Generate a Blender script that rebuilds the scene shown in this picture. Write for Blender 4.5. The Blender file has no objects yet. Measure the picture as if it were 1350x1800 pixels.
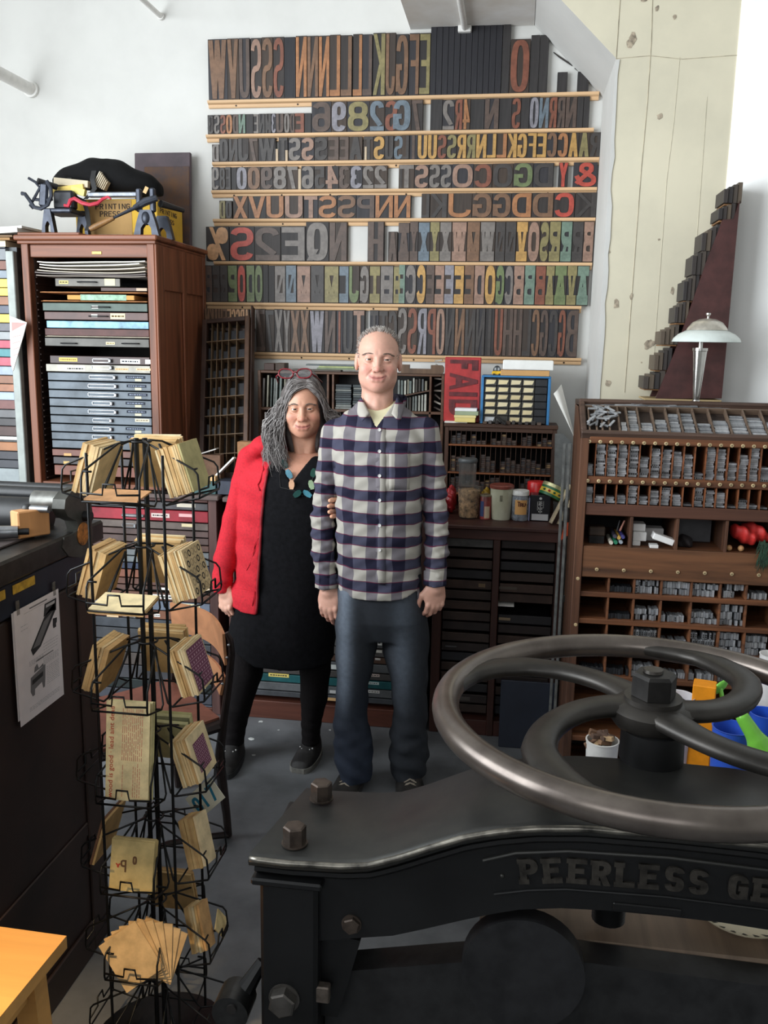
import bpy, bmesh, math, random
import numpy as np
from mathutils import Matrix, Vector
random.seed(7)
SC = bpy.context.scene
COL = SC.collection
PI = math.pi

# ------------------------------------------------------------------ camera
YAW, PITCH, ROLL, FPX, CAMZ = math.radians(8.2625), math.radians(10.85), math.radians(.9608), 1552.4, 1.71
_cy, _sy, _cp, _sp = math.cos(YAW), math.sin(YAW), math.cos(PITCH), math.sin(PITCH)
FWD = Vector((-_sy*_cp, _cy*_cp, -_sp))
_r = Vector((_cy, _sy, 0)); _u = _r.cross(FWD)
RGT = math.cos(ROLL)*_r + math.sin(ROLL)*_u
UPV = -math.sin(ROLL)*_r + math.cos(ROLL)*_u
cd = bpy.data.cameras.new('camera'); cam = bpy.data.objects.new('camera', cd); COL.objects.link(cam)
cam.matrix_world = Matrix(((RGT.x, UPV.x, -FWD.x, 0), (RGT.y, UPV.y, -FWD.y, 0), (RGT.z, UPV.z, -FWD.z, CAMZ), (0, 0, 0, 1)))
cd.sensor_fit = 'VERTICAL'; cd.sensor_height = 36.0; cd.sensor_width = 27.0
cd.lens = 36.0*FPX/1800.0; cd.clip_start = .02
SC.camera = cam

# ------------------------------------------------------------------ light and exposure
vs = SC.view_settings
vs.view_transform = 'Standard'; vs.look = 'None'; vs.exposure = 0.22; vs.gamma = 1.0
try: vs.use_curve_mapping = False
except Exception: pass
W = bpy.data.worlds.new('world'); SC.world = W; W.use_nodes = True
W.node_tree.nodes['Background'].inputs['Color'].default_value = (.80, .90, 1.0, 1)
W.node_tree.nodes['Background'].inputs['Strength'].default_value = .14

def area(name, loc, aim, sx, sy, power, col):
    l = bpy.data.lights.new(name, 'AREA'); l.shape = 'RECTANGLE'; l.size = sx; l.size_y = sy
    l.energy = power; l.color = col
    o = bpy.data.objects.new(name, l); COL.objects.link(o); o.location = loc
    o.rotation_euler = (Vector(aim)-Vector(loc)).to_track_quat('-Z', 'Y').to_euler()
    return o
# daylight through assumed tall windows of the left wall, and through assumed windows behind the photographer
area('assumed_window_daylight_left', (-3.08, 1.0, 2.05), (0.1, 2.9, 1.4), 3.0, 2.6, 215, (.90, .96, 1.0))
area('assumed_window_daylight_rear', (-.9, -2.6, 2.7), (-.2, 3.5, 1.7), 3.4, 1.6, 40, (.95, .98, 1.0))

# ------------------------------------------------------------------ pixels of the photograph to points of the room
def ray(x, y): return FWD + RGT*((x-675)/FPX) + UPV*((900-y)/FPX)
def PY(x, y, v):
    d = ray(x, y); t = v/d.y; return Vector((d.x*t, v, CAMZ+d.z*t))
def PX(x, y, v):
    d = ray(x, y); t = v/d.x; return Vector((v, d.y*t, CAMZ+d.z*t))
def PZ(x, y, v):
    d = ray(x, y); t = (v-CAMZ)/d.z; return Vector((d.x*t, d.y*t, v))

# ------------------------------------------------------------------ materials
def lin(c):
    r = []
    for v in c[:3]:
        v /= 255.0
        r.append(v/12.92 if v <= .04045 else ((v+.055)/1.055)**2.4)
    return (r[0], r[1], r[2], 1)
_mats = {}
def mat(c, rough=.6, metal=0.0, kind='plain', amt=.18, scale=30.0, bump=0.0, c2=None, trans=0.0, alpha=1.0, spec=.5, coat=0.0, axis='Z', emit=None):
    key = (tuple(c), rough, metal, kind, amt, scale, bump, tuple(c2) if c2 else None, trans, alpha, spec, coat, axis)
    if key in _mats: return _mats[key]
    m = bpy.data.materials.new('%s_%d' % (kind, len(_mats))); m.use_nodes = True
    nt = m.node_tree; N = nt.nodes; L = nt.links
    b = N['Principled BSDF']
    b.inputs['Roughness'].default_value = rough; b.inputs['Metallic'].default_value = metal
    b.inputs['Specular IOR Level'].default_value = spec
    if coat: b.inputs['Coat Weight'].default_value = coat; b.inputs['Coat Roughness'].default_value = .15
    if trans: b.inputs['Transmission Weight'].default_value = trans; b.inputs['IOR'].default_value = 1.3
    if alpha < 1: b.inputs['Alpha'].default_value = alpha
    col = lin(c)
    if kind == 'flat':
        b.inputs['Base Color'].default_value = col
        _mats[key] = m; return m
    tc = N.new('ShaderNodeTexCoord'); mp = N.new('ShaderNodeMapping'); L.new(tc.outputs['Object'], mp.inputs['Vector'])
    n = N.new('ShaderNodeTexNoise'); n.inputs['Scale'].default_value = scale; n.inputs['Detail'].default_value = 6; n.inputs['Roughness'].default_value = .6
    L.new(mp.outputs['Vector'], n.inputs['Vector'])
    if kind == 'wood':
        s = {'X': (.06, 1, 1), 'Y': (1, .06, 1), 'Z': (1, 1, .06)}[axis]
        mp.inputs['Scale'].default_value = s; n.inputs['Distortion'].default_value = .6
    rp = N.new('ShaderNodeValToRGB'); L.new(n.outputs['Fac'], rp.inputs['Fac'])
    d = lin(c2) if c2 else tuple(col[i]*(1-2.2*amt) for i in range(3))+(1,)
    h = tuple(min(1, col[i]*(1+amt)) for i in range(3))+(1,)
    d = tuple(max(0, x) for x in d)
    rp.color_ramp.elements[0].position = .3; rp.color_ramp.elements[0].color = d
    rp.color_ramp.elements[1].position = .62; rp.color_ramp.elements[1].color = h
    L.new(rp.outputs['Color'], b.inputs['Base Color'])
    if bump:
        bp = N.new('ShaderNodeBump'); bp.inputs['Strength'].default_value = bump; bp.inputs['Distance'].default_value = .004
        L.new(n.outputs['Fac'], bp.inputs['Height']); L.new(bp.outputs['Normal'], b.inputs['Normal'])
    _mats[key] = m; return m
def wood(c, rough=.5, amt=.2, scale=26., axis='Z', c2=None, bump=.15, spec=.4): return mat(c, rough, kind='wood', amt=amt, scale=scale, axis=axis, c2=c2, bump=bump, spec=spec)
def paper(c): return mat(c, .85, amt=.04, scale=12)
INK = mat((28, 26, 26), .7, kind='flat')

# ------------------------------------------------------------------ mesh builder
class MB:
    def __init__(s): s.v = []; s.f = []; s.m = []; s.M = None; s.cm = 0
    def add(s, vs, fs):
        o = len(s.v)
        if s.M is not None: vs = [s.M @ Vector(p) for p in vs]
        s.v.extend([tuple(p) for p in vs]); s.f.extend([tuple(i+o for i in f) for f in fs]); s.m.extend([s.cm]*len(fs))
        return s
    def box(s, x0, x1, y0, y1, z0, z1, b=0.0):
        if x1 < x0: x0, x1 = x1, x0
        if y1 < y0: y0, y1 = y1, y0
        if z1 < z0: z0, z1 = z1, z0
        if b <= 0:
            vs = [(x0,y0,z0),(x1,y0,z0),(x1,y1,z0),(x0,y1,z0),(x0,y0,z1),(x1,y0,z1),(x1,y1,z1),(x0,y1,z1)]
            return s.add(vs, [(0,3,2,1),(4,5,6,7),(0,1,5,4),(1,2,6,5),(2,3,7,6),(3,0,4,7)])
        b = min(b, (x1-x0)*.49, (y1-y0)*.49, (z1-z0)*.49)
        vs = []; idx = {}
        X, Y, Z = (x0, x1), (y0, y1), (z0, z1)
        for i in (0, 1):
            for j in (0, 1):
                for k in (0, 1):
                    sx, sy, sz = (b if i == 0 else -b), (b if j == 0 else -b), (b if k == 0 else -b)
                    idx[(i,j,k,0)] = len(vs); vs.append((X[i], Y[j]+sy, Z[k]+sz))
                    idx[(i,j,k,1)] = len(vs); vs.append((X[i]+sx, Y[j], Z[k]+sz))
                    idx[(i,j,k,2)] = len(vs); vs.append((X[i]+sx, Y[j]+sy, Z[k]))
        g = lambda *a: idx[a]
        fs = []
        for i in (0, 1):
            fs.append((g(i,0,0,0), g(i,1,0,0), g(i,1,1,0), g(i,0,1,0)))
            fs.append((g(0,i,0,1), g(1,i,0,1), g(1,i,1,1), g(0,i,1,1)))
            fs.append((g(0,0,i,2), g(1,0,i,2), g(1,1,i,2), g(0,1,i,2)))
            for j in (0, 1):
                fs.append((g(i,j,0,0), g(i,j,1,0), g(i,j,1,1), g(i,j,0,1)))
                fs.append((g(i,0,j,0), g(i,1,j,0), g(i,1,j,2), g(i,0,j,2)))
                fs.append((g(0,i,j,1), g(1,i,j,1), g(1,i,j,2), g(0,i,j,2)))
                for k in (0, 1): fs.append((g(i,j,k,0), g(i,j,k,1), g(i,j,k,2)))
        return s.add(vs, fs)
    def quad(s, *p): return s.add(p, [tuple(range(len(p)))])
    def prism(s, poly, plane, a, b):
        n = len(poly)
        mk = {'xz': lambda p, t: (p[0], t, p[1]), 'xy': lambda p, t: (p[0], p[1], t), 'yz': lambda p, t: (t, p[0], p[1])}[plane]
        vs = [mk(p, a) for p in poly]+[mk(p, b) for p in poly]
        fs = [tuple(range(n))[::-1], tuple(range(n, 2*n))]+[(i, (i+1) % n, n+(i+1) % n, n+i) for i in range(n)]
        return s.add(vs, fs)
    def tube(s, pts, r, seg=8, closed=False, cap=True):
        pts = [Vector(p) for p in pts]; n = len(pts)
        rr = r if hasattr(r, '__len__') else [r]*n
        T = []
        for i in range(n):
            if closed: t = pts[(i+1) % n]-pts[i-1]
            else: t = pts[min(i+1, n-1)]-pts[max(i-1, 0)]
            T.append(t.normalized() if t.length > 1e-9 else Vector((0, 0, 1)))
        a = Vector((0, 0, 1)) if abs(T[0].z) < .9 else Vector((1, 0, 0))
        u = T[0].cross(a).normalized(); vs = []
        for i in range(n):
            u = (u-T[i]*u.dot(T[i]))
            u = u.normalized() if u.length > 1e-6 else T[i].orthogonal().normalized()
            w = T[i].cross(u)
            for k in range(seg):
                an = 2*PI*k/seg; vs.append(pts[i]+(u*math.cos(an)+w*math.sin(an))*rr[i])
        fs = []
        for i in range(n if closed else n-1):
            j = (i+1) % n
            for k in range(seg):
                l = (k+1) % seg; fs.append((i*seg+k, i*seg+l, j*seg+l, j*seg+k))
        if cap and not closed: fs += [tuple(range(seg))[::-1], tuple(range((n-1)*seg, n*seg))]
        return s.add(vs, fs)
    def cyl(s, p0, p1, r0, r1=None, seg=20): return s.tube([p0, p1], [r0, r0 if r1 is None else r1], seg)
    def lathe(s, prof, c=(0, 0, 0), seg=28, cap=True, sx=1.0, sy=1.0):
        vs = []; fs = []; n = len(prof)
        for r, z in prof:
            for k in range(seg):
                a = 2*PI*k/seg; vs.append((c[0]+r*sx*math.cos(a), c[1]+r*sy*math.sin(a), c[2]+z))
        for i in range(n-1):
            for k in range(seg):
                l = (k+1) % seg; fs.append((i*seg+k, i*seg+l, (i+1)*seg+l, (i+1)*seg+k))
        if cap: fs += [tuple(range(seg))[::-1], tuple(range((n-1)*seg, n*seg))]
        return s.add(vs, fs)
    def ball(s, c, r, seg=16, rings=10):
        rx, ry, rz = r if hasattr(r, '__len__') else (r, r, r)
        vs = [(c[0], c[1], c[2]-rz)]; fs = []
        for i in range(1, rings):
            t = -PI/2+PI*i/rings
            for k in range(seg):
                a = 2*PI*k/seg; vs.append((c[0]+rx*math.cos(t)*math.cos(a), c[1]+ry*math.cos(t)*math.sin(a), c[2]+rz*math.sin(t)))
        vs.append((c[0], c[1], c[2]+rz)); N = len(vs)-1
        for k in range(seg):
            l = (k+1) % seg
            fs.append((0, 1+l, 1+k)); fs.append((N, N-seg+k, N-seg+l))
            for i in range(rings-2):
                a = 1+i*seg; fs.append((a+k, a+l, a+seg+l, a+seg+k))
        return s.add(vs, fs)
    def sheet(s, fn, nu, nv, t=0.0):
        P = [[Vector(fn(i/nu, j/nv)) for j in range(nv+1)] for i in range(nu+1)]
        vs = [p for row in P for p in row]
        fs = [(i*(nv+1)+j, (i+1)*(nv+1)+j, (i+1)*(nv+1)+j+1, i*(nv+1)+j+1) for i in range(nu) for j in range(nv)]
        if t:
            n0 = len(vs); nr = []
            for i in range(nu+1):
                for j in range(nv+1):
                    a = P[min(i+1, nu)][j]-P[max(i-1, 0)][j]; b = P[i][min(j+1, nv)]-P[i][max(j-1, 0)]
                    c = a.cross(b); nr.append(c.normalized() if c.length > 1e-12 else Vector((0, 0, 1)))
            vs = vs+[p-n*t for p, n in zip(vs, nr)]
            fs = fs+[tuple(q+n0 for q in f)[::-1] for f in fs]
            I = lambda i, j: i*(nv+1)+j
            for i in range(nu):
                for j in (0, nv): fs.append((I(i, j), I(i+1, j), I(i+1, j)+n0, I(i, j)+n0))
            for j in range(nv):
                for i in (0, nu): fs.append((I(i, j), I(i, j+1), I(i, j+1)+n0, I(i, j)+n0))
        return s.add(vs, fs)

_org = {}
def tag(o, label=None, cat=None, group=None, kind=None):
    if label: o['label'] = label
    if cat: o['category'] = cat
    if group: o['group'] = group
    if kind: o['kind'] = kind
    return o
def thing(name, label, cat, loc, group=None):
    o = bpy.data.objects.new(name, None); COL.objects.link(o); o.location = loc
    o.empty_display_size = .05; _org[o.name] = Vector(loc)
    return tag(o, label, cat, group)
def build(mb, name, mats, parent=None, label=None, cat=None, group=None, kind=None, smooth=35, loc=None, attr=None):
    me = bpy.data.meshes.new(name)
    if parent is not None: off = _org[parent.name]
    elif loc is not None: off = Vector(loc)
    else:
        a = np.array(mb.v); off = Vector(((a[:, 0].min()+a[:, 0].max())/2, (a[:, 1].min()+a[:, 1].max())/2, a[:, 2].min()))
    me.from_pydata([(p[0]-off.x, p[1]-off.y, p[2]-off.z) for p in mb.v], [], mb.f)
    bm = bmesh.new(); bm.from_mesh(me); bmesh.ops.recalc_face_normals(bm, faces=bm.faces); bm.to_mesh(me); bm.free()
    if not isinstance(mats, (list, tuple)): mats = [mats]
    for m in mats: me.materials.append(m)
    if len(mats) > 1: me.polygons.foreach_set('material_index', mb.m)
    if attr is not None:
        for an, vals in attr.items():
            at = me.color_attributes.new(an, 'FLOAT_COLOR', 'POINT')
            arr = np.ones((len(vals), 4), dtype=np.float32); arr[:, :3] = vals; at.data.foreach_set('color', arr.ravel())
    if smooth:
        me.polygons.foreach_set('use_smooth', [True]*len(me.polygons))
        if smooth < 180: me.set_sharp_from_angle(angle=math.radians(smooth))
    o = bpy.data.objects.new(name, me); COL.objects.link(o)
    if parent is not None: o.parent = parent
    else: o.location = off
    _org[o.name] = off
    return tag(o, label, cat, group, kind)
def struct(mb, name, m, smooth=35): return build(mb, name, m, kind='structure', smooth=smooth, loc=(0, 0, 0))

# ------------------------------------------------------------------ letters cut as strokes (wood type shapes)
def _arc(cx, cy, rx, ry, a0, a1, n=14, e=2.6):
    out = []
    for i in range(n+1):
        a = math.radians(a0+(a1-a0)*i/n); c, s_ = math.cos(a), math.sin(a)
        out.append((cx+rx*math.copysign(abs(c)**(2/e), c), cy+ry*math.copysign(abs(s_)**(2/e), s_)))
    return out
_D = lambda a, b, c, d, k=1.0: ('d', a, b, c, d, k)
_H = lambda a, b, v: ('h', a, b, v)
_P = lambda *p: ('p', list(p))
_A = lambda *a, **k: ('p', _arc(*a, **k))
_S = ('p', _arc(.5, .75, .5, .25, 15, 270, 12)+_arc(.5, .25, .5, .25, 90, -165, 12)[1:])
GL = {
 'A': [_D(0,0,.5,1), _D(1,0,.5,1), _H(.22,.78,.28)],
 'B': [_D(0,0,0,1), ('p', [(0,1)]+_arc(.45,.77,.5,.23,90,-90,10)+[(0,.54)]), ('p', [(0,.54)]+_arc(.45,.27,.55,.27,90,-90,10)+[(0,0)])],
 'C': [_A(.5,.5,.5,.5,22,338,n=26,e=3)],
 'D': [_D(0,0,0,1), ('p', [(0,1)]+_arc(.4,.5,.6,.5,90,-90,18,e=3)+[(0,0)])],
 'E': [_D(0,0,0,1), _H(0,1,0), _H(0,.85,.52), _H(0,1,1)],
 'F': [_D(0,0,0,1), _H(0,.85,.52), _H(0,1,1)],
 'G': [_A(.5,.5,.5,.5,22,338,n=26,e=3), _D(1,.05,1,.48), _H(.5,1,.46)],
 'H': [_D(0,0,0,1), _D(1,0,1,1), _H(0,1,.5)],
 'I': [_D(.5,0,.5,1)],
 'J': [_D(1,.3,1,1), _A(.5,.28,.5,.28,0,-180,n=14)],
 'K': [_D(0,0,0,1), _D(.1,.42,1,1,.9), _D(.3,.5,1,0,.9)],
 'L': [_D(0,0,0,1), _H(0,1,0)],
 'M': [_D(0,0,0,1), _D(1,0,1,1), _D(0,1,.5,.15,.8), _D(1,1,.5,.15,.8)],
 'N': [_D(0,0,0,1,.85), _D(1,0,1,1,.85), _D(0,1,1,0,.85)],
 'O': [('c', _arc(.5,.5,.5,.5,0,360,32,e=3)[:-1])],
 'P': [_D(0,0,0,1), ('p', [(0,1)]+_arc(.45,.74,.55,.26,90,-90,10)+[(0,.48)])],
 'Q': [('c', _arc(.5,.5,.5,.5,0,360,32,e=3)[:-1]), _D(.6,.3,1,0,.8)],
 'R': [_D(0,0,0,1), ('p', [(0,1)]+_arc(.45,.75,.55,.25,90,-90,10)+[(0,.5)]), _D(.5,.5,1,0)],
 'S': [_S],
 'T': [_D(.5,0,.5,1), _H(0,1,1)],
 'U': [_D(0,.25,0,1), _D(1,.25,1,1), _A(.5,.3,.5,.3,0,-180,n=14,e=3)],
 'V': [_D(0,1,.5,0), _D(1,1,.5,0)],
 'W': [_D(0,1,.25,0,.75), _D(.5,1,.25,0,.75), _D(.5,1,.75,0,.75), _D(1,1,.75,0,.75)],
 'X': [_D(0,0,1,1), _D(0,1,1,0)],
 'Y': [_D(0,1,.5,.45), _D(1,1,.5,.45), _D(.5,0,.5,.5)],
 'Z': [_H(0,1,0), _H(0,1,1), _D(0,0,1,1)],
 '1': [_D(.6,0,.6,1), _D(.1,.8,.6,1,.7)],
 '2': [('p', _arc(.5,.72,.5,.28,165,-40,14)+[(.1,.12)]), _H(0,1,0)],
 '3': [('p', _arc(.5,.76,.45,.24,160,-90,12)), ('p', _arc(.5,.26,.5,.26,90,-165,12))],
 '4': [_D(.75,0,.75,1), _D(0,.3,.75,1,.8), _H(0,1,.25)],
 '5': [_H(.1,1,1), _D(.05,.5,.05,1), ('p', _arc(.45,.3,.55,.3,130,-160,14))],
 '6': [('c', _arc(.5,.27,.5,.27,0,360,22)[:-1]), ('p', [(0,.3)]+_arc(.5,.72,.5,.28,180,25,10))],
 '7': [_H(0,1,1), _D(.3,0,1,1)],
 '8': [('c', _arc(.5,.76,.45,.24,0,360,20)[:-1]), ('c', _arc(.5,.26,.5,.26,0,360,20)[:-1])],
 '9': [('c', _arc(.5,.73,.5,.27,0,360,22)[:-1]), ('p', [(1,.7)]+_arc(.5,.28,.5,.28,0,-155,10))],
 '&': [('p', [(1,.05),(.25,.66)]+_arc(.45,.8,.28,.2,200,-20,12)+[(.15,.42)]+_arc(.4,.22,.4,.22,150,340,10)+[(1,.45)])],
 '%': [('c', _arc(.18,.8,.18,.2,0,360,16)[:-1]), ('c', _arc(.82,.2,.18,.2,0,360,16)[:-1]), _D(.15,0,.85,1,.6)],
 '-': [_H(0,1,.5)], '.': [_D(.5,0,.5,.1)], ' ': [],
}
GL['0'] = GL['O']
def glyph(mb, ch, w, h, px, py, F, d, mirror=False, slab=False):
    """letter of w x h metres at frame F (Matrix: x along, y up, z out), thickness d"""
    out = []
    ix, iy = max(w-px, 1e-4), max(h-py, 1e-4)
    def poly(pts):
        if mirror: pts = [(w-p[0], p[1]) for p in pts]
        out.append(pts)
    st = list(GL.get(ch, []))
    if slab:
        if ch in 'AHIKMNRTUVWXYFPEBDL':
            if ch not in 'U': st += [_H(0,1,0)]
            st += [_H(0,1,1)]
    for s in st:
        if s[0] == 'h':
            c = py/2+s[3]*iy
            poly([(s[1]*w, c-py/2), (s[2]*w, c-py/2), (s[2]*w, c+py/2), (s[1]*w, c+py/2)])
        elif s[0] == 'd':
            k = px*s[5]/2; x0 = k+s[1]*(w-2*k); x1 = k+s[3]*(w-2*k)
            poly([(x0-k, s[2]*h), (x0+k, s[2]*h), (x1+k, s[4]*h), (x1-k, s[4]*h)])
        else:
            cl = s[0] == 'c'; p = [((px/2+a*ix)/px, (py/2+b*iy)/py) for a, b in s[1]]
            n = len(p); L_, R_ = [], []
            for i in range(n):
                a = p[i-1] if (cl or i) else None; c = p[(i+1) % n] if (cl or i < n-1) else None
                ds = []
                for q0, q1 in ((a, p[i]), (p[i], c)):
                    if q0 and q1:
                        l = math.hypot(q1[0]-q0[0], q1[1]-q0[1])
                        if l > 1e-6: ds.append(((q1[0]-q0[0])/l, (q1[1]-q0[1])/l))
                if not ds: ds = [(1, 0)]
                if len(ds) == 2:
                    mx, my = ds[0][0]+ds[1][0], ds[0][1]+ds[1][1]; l = math.hypot(mx, my)
                    if l < .3: t = ds[0]; sc = 1
                    else:
                        t = (mx/l, my/l); sc = min(1.6, 1/max(.5, l/2))
                else: t = ds[0]; sc = 1
                nx, ny = -t[1]*.5*sc, t[0]*.5*sc
                L_.append(((p[i][0]+nx)*px, (p[i][1]+ny)*py)); R_.append(((p[i][0]-nx)*px, (p[i][1]-ny)*py))
            for i in range(n if cl else n-1):
                j = (i+1) % n; poly([R_[i], R_[j], L_[j], L_[i]])
    oldM = mb.M
    mb.M = F if oldM is None else oldM @ F
    for qi, q in enumerate(out):
        n = len(q); d += 2e-5
        mb.add([(a, b, d) for a, b in q]+[(a, b, 0) for a, b in q], [tuple(range(n))]+[(i, n+i, n+(i+1) % n, (i+1) % n) for i in range(n)])
    mb.M = oldM
def frame(o, x, y):
    x = Vector(x).normalized(); y = Vector(y); y = (y-x*y.dot(x)).normalized(); z = x.cross(y)
    return Matrix(((x.x, y.x, z.x, o[0]), (x.y, y.y, z.y, o[1]), (x.z, y.z, z.z, o[2]), (0, 0, 0, 1)))
def word(mb, txt, F, w, h, d=.0006, px=.28, py=.16, gap=.16, slab=False):
    """a line of lettering w long, h tall"""
    n = len(txt); cw = w/(n+gap*(n-1)) if n > 1 else w
    for i, ch in enumerate(txt):
        k = .62 if ch in 'I1.' else 1.0
        glyph(mb, ch.upper(), cw*k, h, cw*px, h*py, F @ Matrix.Translation((i*cw*(1+gap)+(cw-cw*k)/2, 0, 0)), d, slab=slab)
FRONT = lambda x, y, z: frame((x, y, z), (1, 0, 0), (0, 0, 1))   # faces the camera (-y)
_txt = {}
def smalltext(mb, txt, F, w, h, d=.0004):
    """typeset line in the built-in font, scaled to w x h, appended to mb"""
    if txt not in _txt:
        cu = bpy.data.curves.new('t', 'FONT'); cu.body = txt; cu.resolution_u = 2
        o = bpy.data.objects.new('t', cu); COL.objects.link(o)
        dg = bpy.context.evaluated_depsgraph_get(); me = o.evaluated_get(dg).to_mesh()
        _txt[txt] = ([tuple(v.co) for v in me.vertices], [tuple(p.vertices) for p in me.polygons])
        o.evaluated_get(dg).to_mesh_clear(); bpy.data.objects.remove(o); bpy.data.curves.remove(cu)
    V, Fc = _txt[txt]
    if not V: return
    xs = [v[0] for v in V]; ys = [v[1] for v in V]; x0, x1, y0, y1 = min(xs), max(xs), min(ys), max(ys)
    old = mb.M; mb.M = F if old is None else old @ F
    mb.add([((v[0]-x0)/(x1-x0)*w, (v[1]-y0)/(y1-y0)*h, d) for v in V], Fc); mb.M = old

def nets(fn, lo, hi, h):
    """isosurface of fn(x,y,z)=0 (negative inside) as verts, quads"""
    lo = np.array(lo); hi = np.array(hi); n = np.maximum(2, np.ceil((hi-lo)/h).astype(int))+1
    ax = [(lo[i]+h*np.arange(n[i])).astype(np.float32) for i in range(3)]
    X, Y, Z = np.meshgrid(*ax, indexing='ij')
    V = fn(X, Y, Z).astype(np.float32); S = V < 0
    c = tuple(k-1 for k in n); acc = np.zeros(c+(3,), np.float32); cnt = np.zeros(c, np.int16)
    def sl(o): return tuple(slice(o[i], o[i]+c[i]) for i in range(3))
    for a in range(3):
        for p in (0, 1):
            for q in (0, 1):
                o0 = [0, 0, 0]; b, d = [i for i in range(3) if i != a]; o0[b] = p; o0[d] = q
                o1 = list(o0); o1[a] = 1
                v0, v1 = V[sl(o0)], V[sl(o1)]; m = (v0 < 0) != (v1 < 0)
                t = np.where(m, v0/np.where(m, v0-v1, 1), 0)
                for i in range(3): acc[..., i] += np.where(m, (t if i == a else o0[i]), 0)
                cnt += m
    act = cnt > 0; idx = -np.ones(c, np.int64); ids = np.argwhere(act); idx[act] = np.arange(len(ids))
    P = lo+h*(ids+acc[act]/cnt[act][:, None]); F = []
    for a in range(3):
        b, d = [i for i in range(3) if i != a]
        s0 = [slice(None)]*3; s1 = [slice(None)]*3; s0[a] = slice(0, -1); s1[a] = slice(1, None)
        m = S[tuple(s0)] != S[tuple(s1)]
        e = np.argwhere(m); e = e[(e[:, b] > 0) & (e[:, d] > 0) & (e[:, b] < c[b]) & (e[:, d] < c[d])]
        q = []
        for ob, od in ((-1, -1), (0, -1), (0, 0), (-1, 0)):
            k = e.copy(); k[:, b] += ob; k[:, d] += od; q.append(idx[k[:, 0], k[:, 1], k[:, 2]])
        F.append(np.stack(q, 1))
    return P, np.concatenate(F)
# sdf pieces
def sm(a, b, k):
    h = np.clip(.5+.5*(b-a)/k, 0, 1); return b+(a-b)*h-k*h*(1-h)
def scap(X, Y, Z, a, b, ra, rb, fy=1.0):
    a = np.array(a, float); b = np.array(b, float); d = b-a; L2 = max(1e-9, d@d)
    px, py, pz = X-a[0], (Y-a[1]), Z-a[2]
    t = np.clip((px*d[0]+py*d[1]+pz*d[2])/L2, 0, 1)
    return np.sqrt((px-t*d[0])**2+((py-t*d[1])/fy)**2+(pz-t*d[2])**2)-(ra+(rb-ra)*t)
def sell(X, Y, Z, c, r):
    k = np.sqrt(((X-c[0])/r[0])**2+((Y-c[1])/r[1])**2+((Z-c[2])/r[2])**2)
    return (k-1)*min(r)
def sloft(X, Y, Z, rows, e=2.0):
    """rows: (z, cx, cy, a, b) ascending z: stack of ellipses"""
    R = np.array(rows, float); z = R[:, 0]
    g = [np.interp(Z, z, R[:, i]) for i in (1, 2, 3, 4)]
    if e == 2.0: k = np.sqrt(((X-g[0])/g[2])**2+((Y-g[1])/g[3])**2)
    else: k = (np.abs((X-g[0])/g[2])**e+np.abs((Y-g[1])/g[3])**e)**(1/e)
    d = (k-1)*np.minimum(g[2], g[3])
    return np.maximum(d, np.maximum(z[0]-Z, Z-z[-1]))
def addnp(mb, P, F): mb.add([tuple(p) for p in P.tolist()], [tuple(f) for f in F.tolist()])
# ------------------------------------------------------------------ the room
WY = 4.35                      # back wall
white = mat((209, 208, 204), .75, amt=.03, scale=3, bump=.06)
def column_mat():
    m = mat((222, 214, 190), .7, amt=.045, scale=2.2, c2=(209, 202, 180), bump=.1)
    return m
cream = column_mat()
floor_m = mat((104, 106, 109), .55, amt=.18, scale=3.5, c2=(78, 80, 83), bump=.05)
b = MB().box(-3.4, 3.0, -3.2, WY+.2, -.06, 0); struct(b, 'floor', floor_m)
b = MB().box(-3.4, 3.0, WY, WY+.15, 0, 3.75); struct(b, 'wall_back', white)
b = MB().box(-3.4, 3.0, -3.2, WY+.2, 3.75, 3.85); struct(b, 'ceiling', white)
# left wall with an assumed tall window opening (out of frame), rear wall with an assumed window opening
b = MB()
b.box(-3.4, -3.25, -3.2, -.6, 0, 3.75); b.box(-3.4, -3.25, 2.6, WY, 0, 3.75)
b.box(-3.4, -3.25, -.6, 2.6, 0, .7); b.box(-3.4, -3.25, -.6, 2.6, 3.45, 3.75); struct(b, 'wall_left', white)
b = MB()
b.box(-3.25, -2.7, -3.2, -3.05, 0, 3.75); b.box(1.1, 3.0, -3.2, -3.05, 0, 3.75)
b.box(-2.7, 1.1, -3.2, -3.05, 0, 1.4); b.box(-2.7, 1.1, -3.2, -3.05, 3.55, 3.75); struct(b, 'wall_rear', white)
b = MB().box(2.85, 3.0, -3.05, 3.6, 0, 3.75); struct(b, 'wall_right', white)
# concrete pier with a haunch reaching up to the beam
CX = PY(1068, 350, 3.79).x
xl = lambda px, py: PY(px, py, 3.79)
kz = PY(1083, 100, 3.79)
k2 = PY(940, 45, WY)
poly = [(CX, 0), (.78, 0), (.78, 3.75), (PY(722, 48, WY).x, 3.75), (PY(722, 48, WY).x, k2.z), (k2.x+.0, k2.z), (CX, kz.z)]
# pier and haunch
b = MB().prism([(CX, 0), (.78, 0), (.78, 3.75), (k2.x, 3.75), (k2.x, k2.z), (CX, kz.z-.005)], 'xz', 3.79, WY-.002)
pier = struct(b, 'trim_1', [cream, white]); 
me = pier.data
for p in me.polygons:
    if p.normal.y > -.5: p.material_index = 1
# beam soffit
soffit_m = mat((226, 225, 223), .75, amt=.04, scale=4, c2=(212, 206, 198))
b = MB().box(PY(722, 48, WY).x, k2.x-.002, 3.3, WY-.002, k2.z, 3.75); struct(b, 'trim_2', soffit_m)
# white wall right of the pier, slant added so it catches more window light
b = MB().prism([(.78, 3.785), (1.17, 3.625), (3.0, 3.625), (3.0, WY), (.78, WY)], 'xy', 0, 3.75); struct(b, 'wall_side', mat((250, 250, 248), .7, amt=.01, scale=3))
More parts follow.
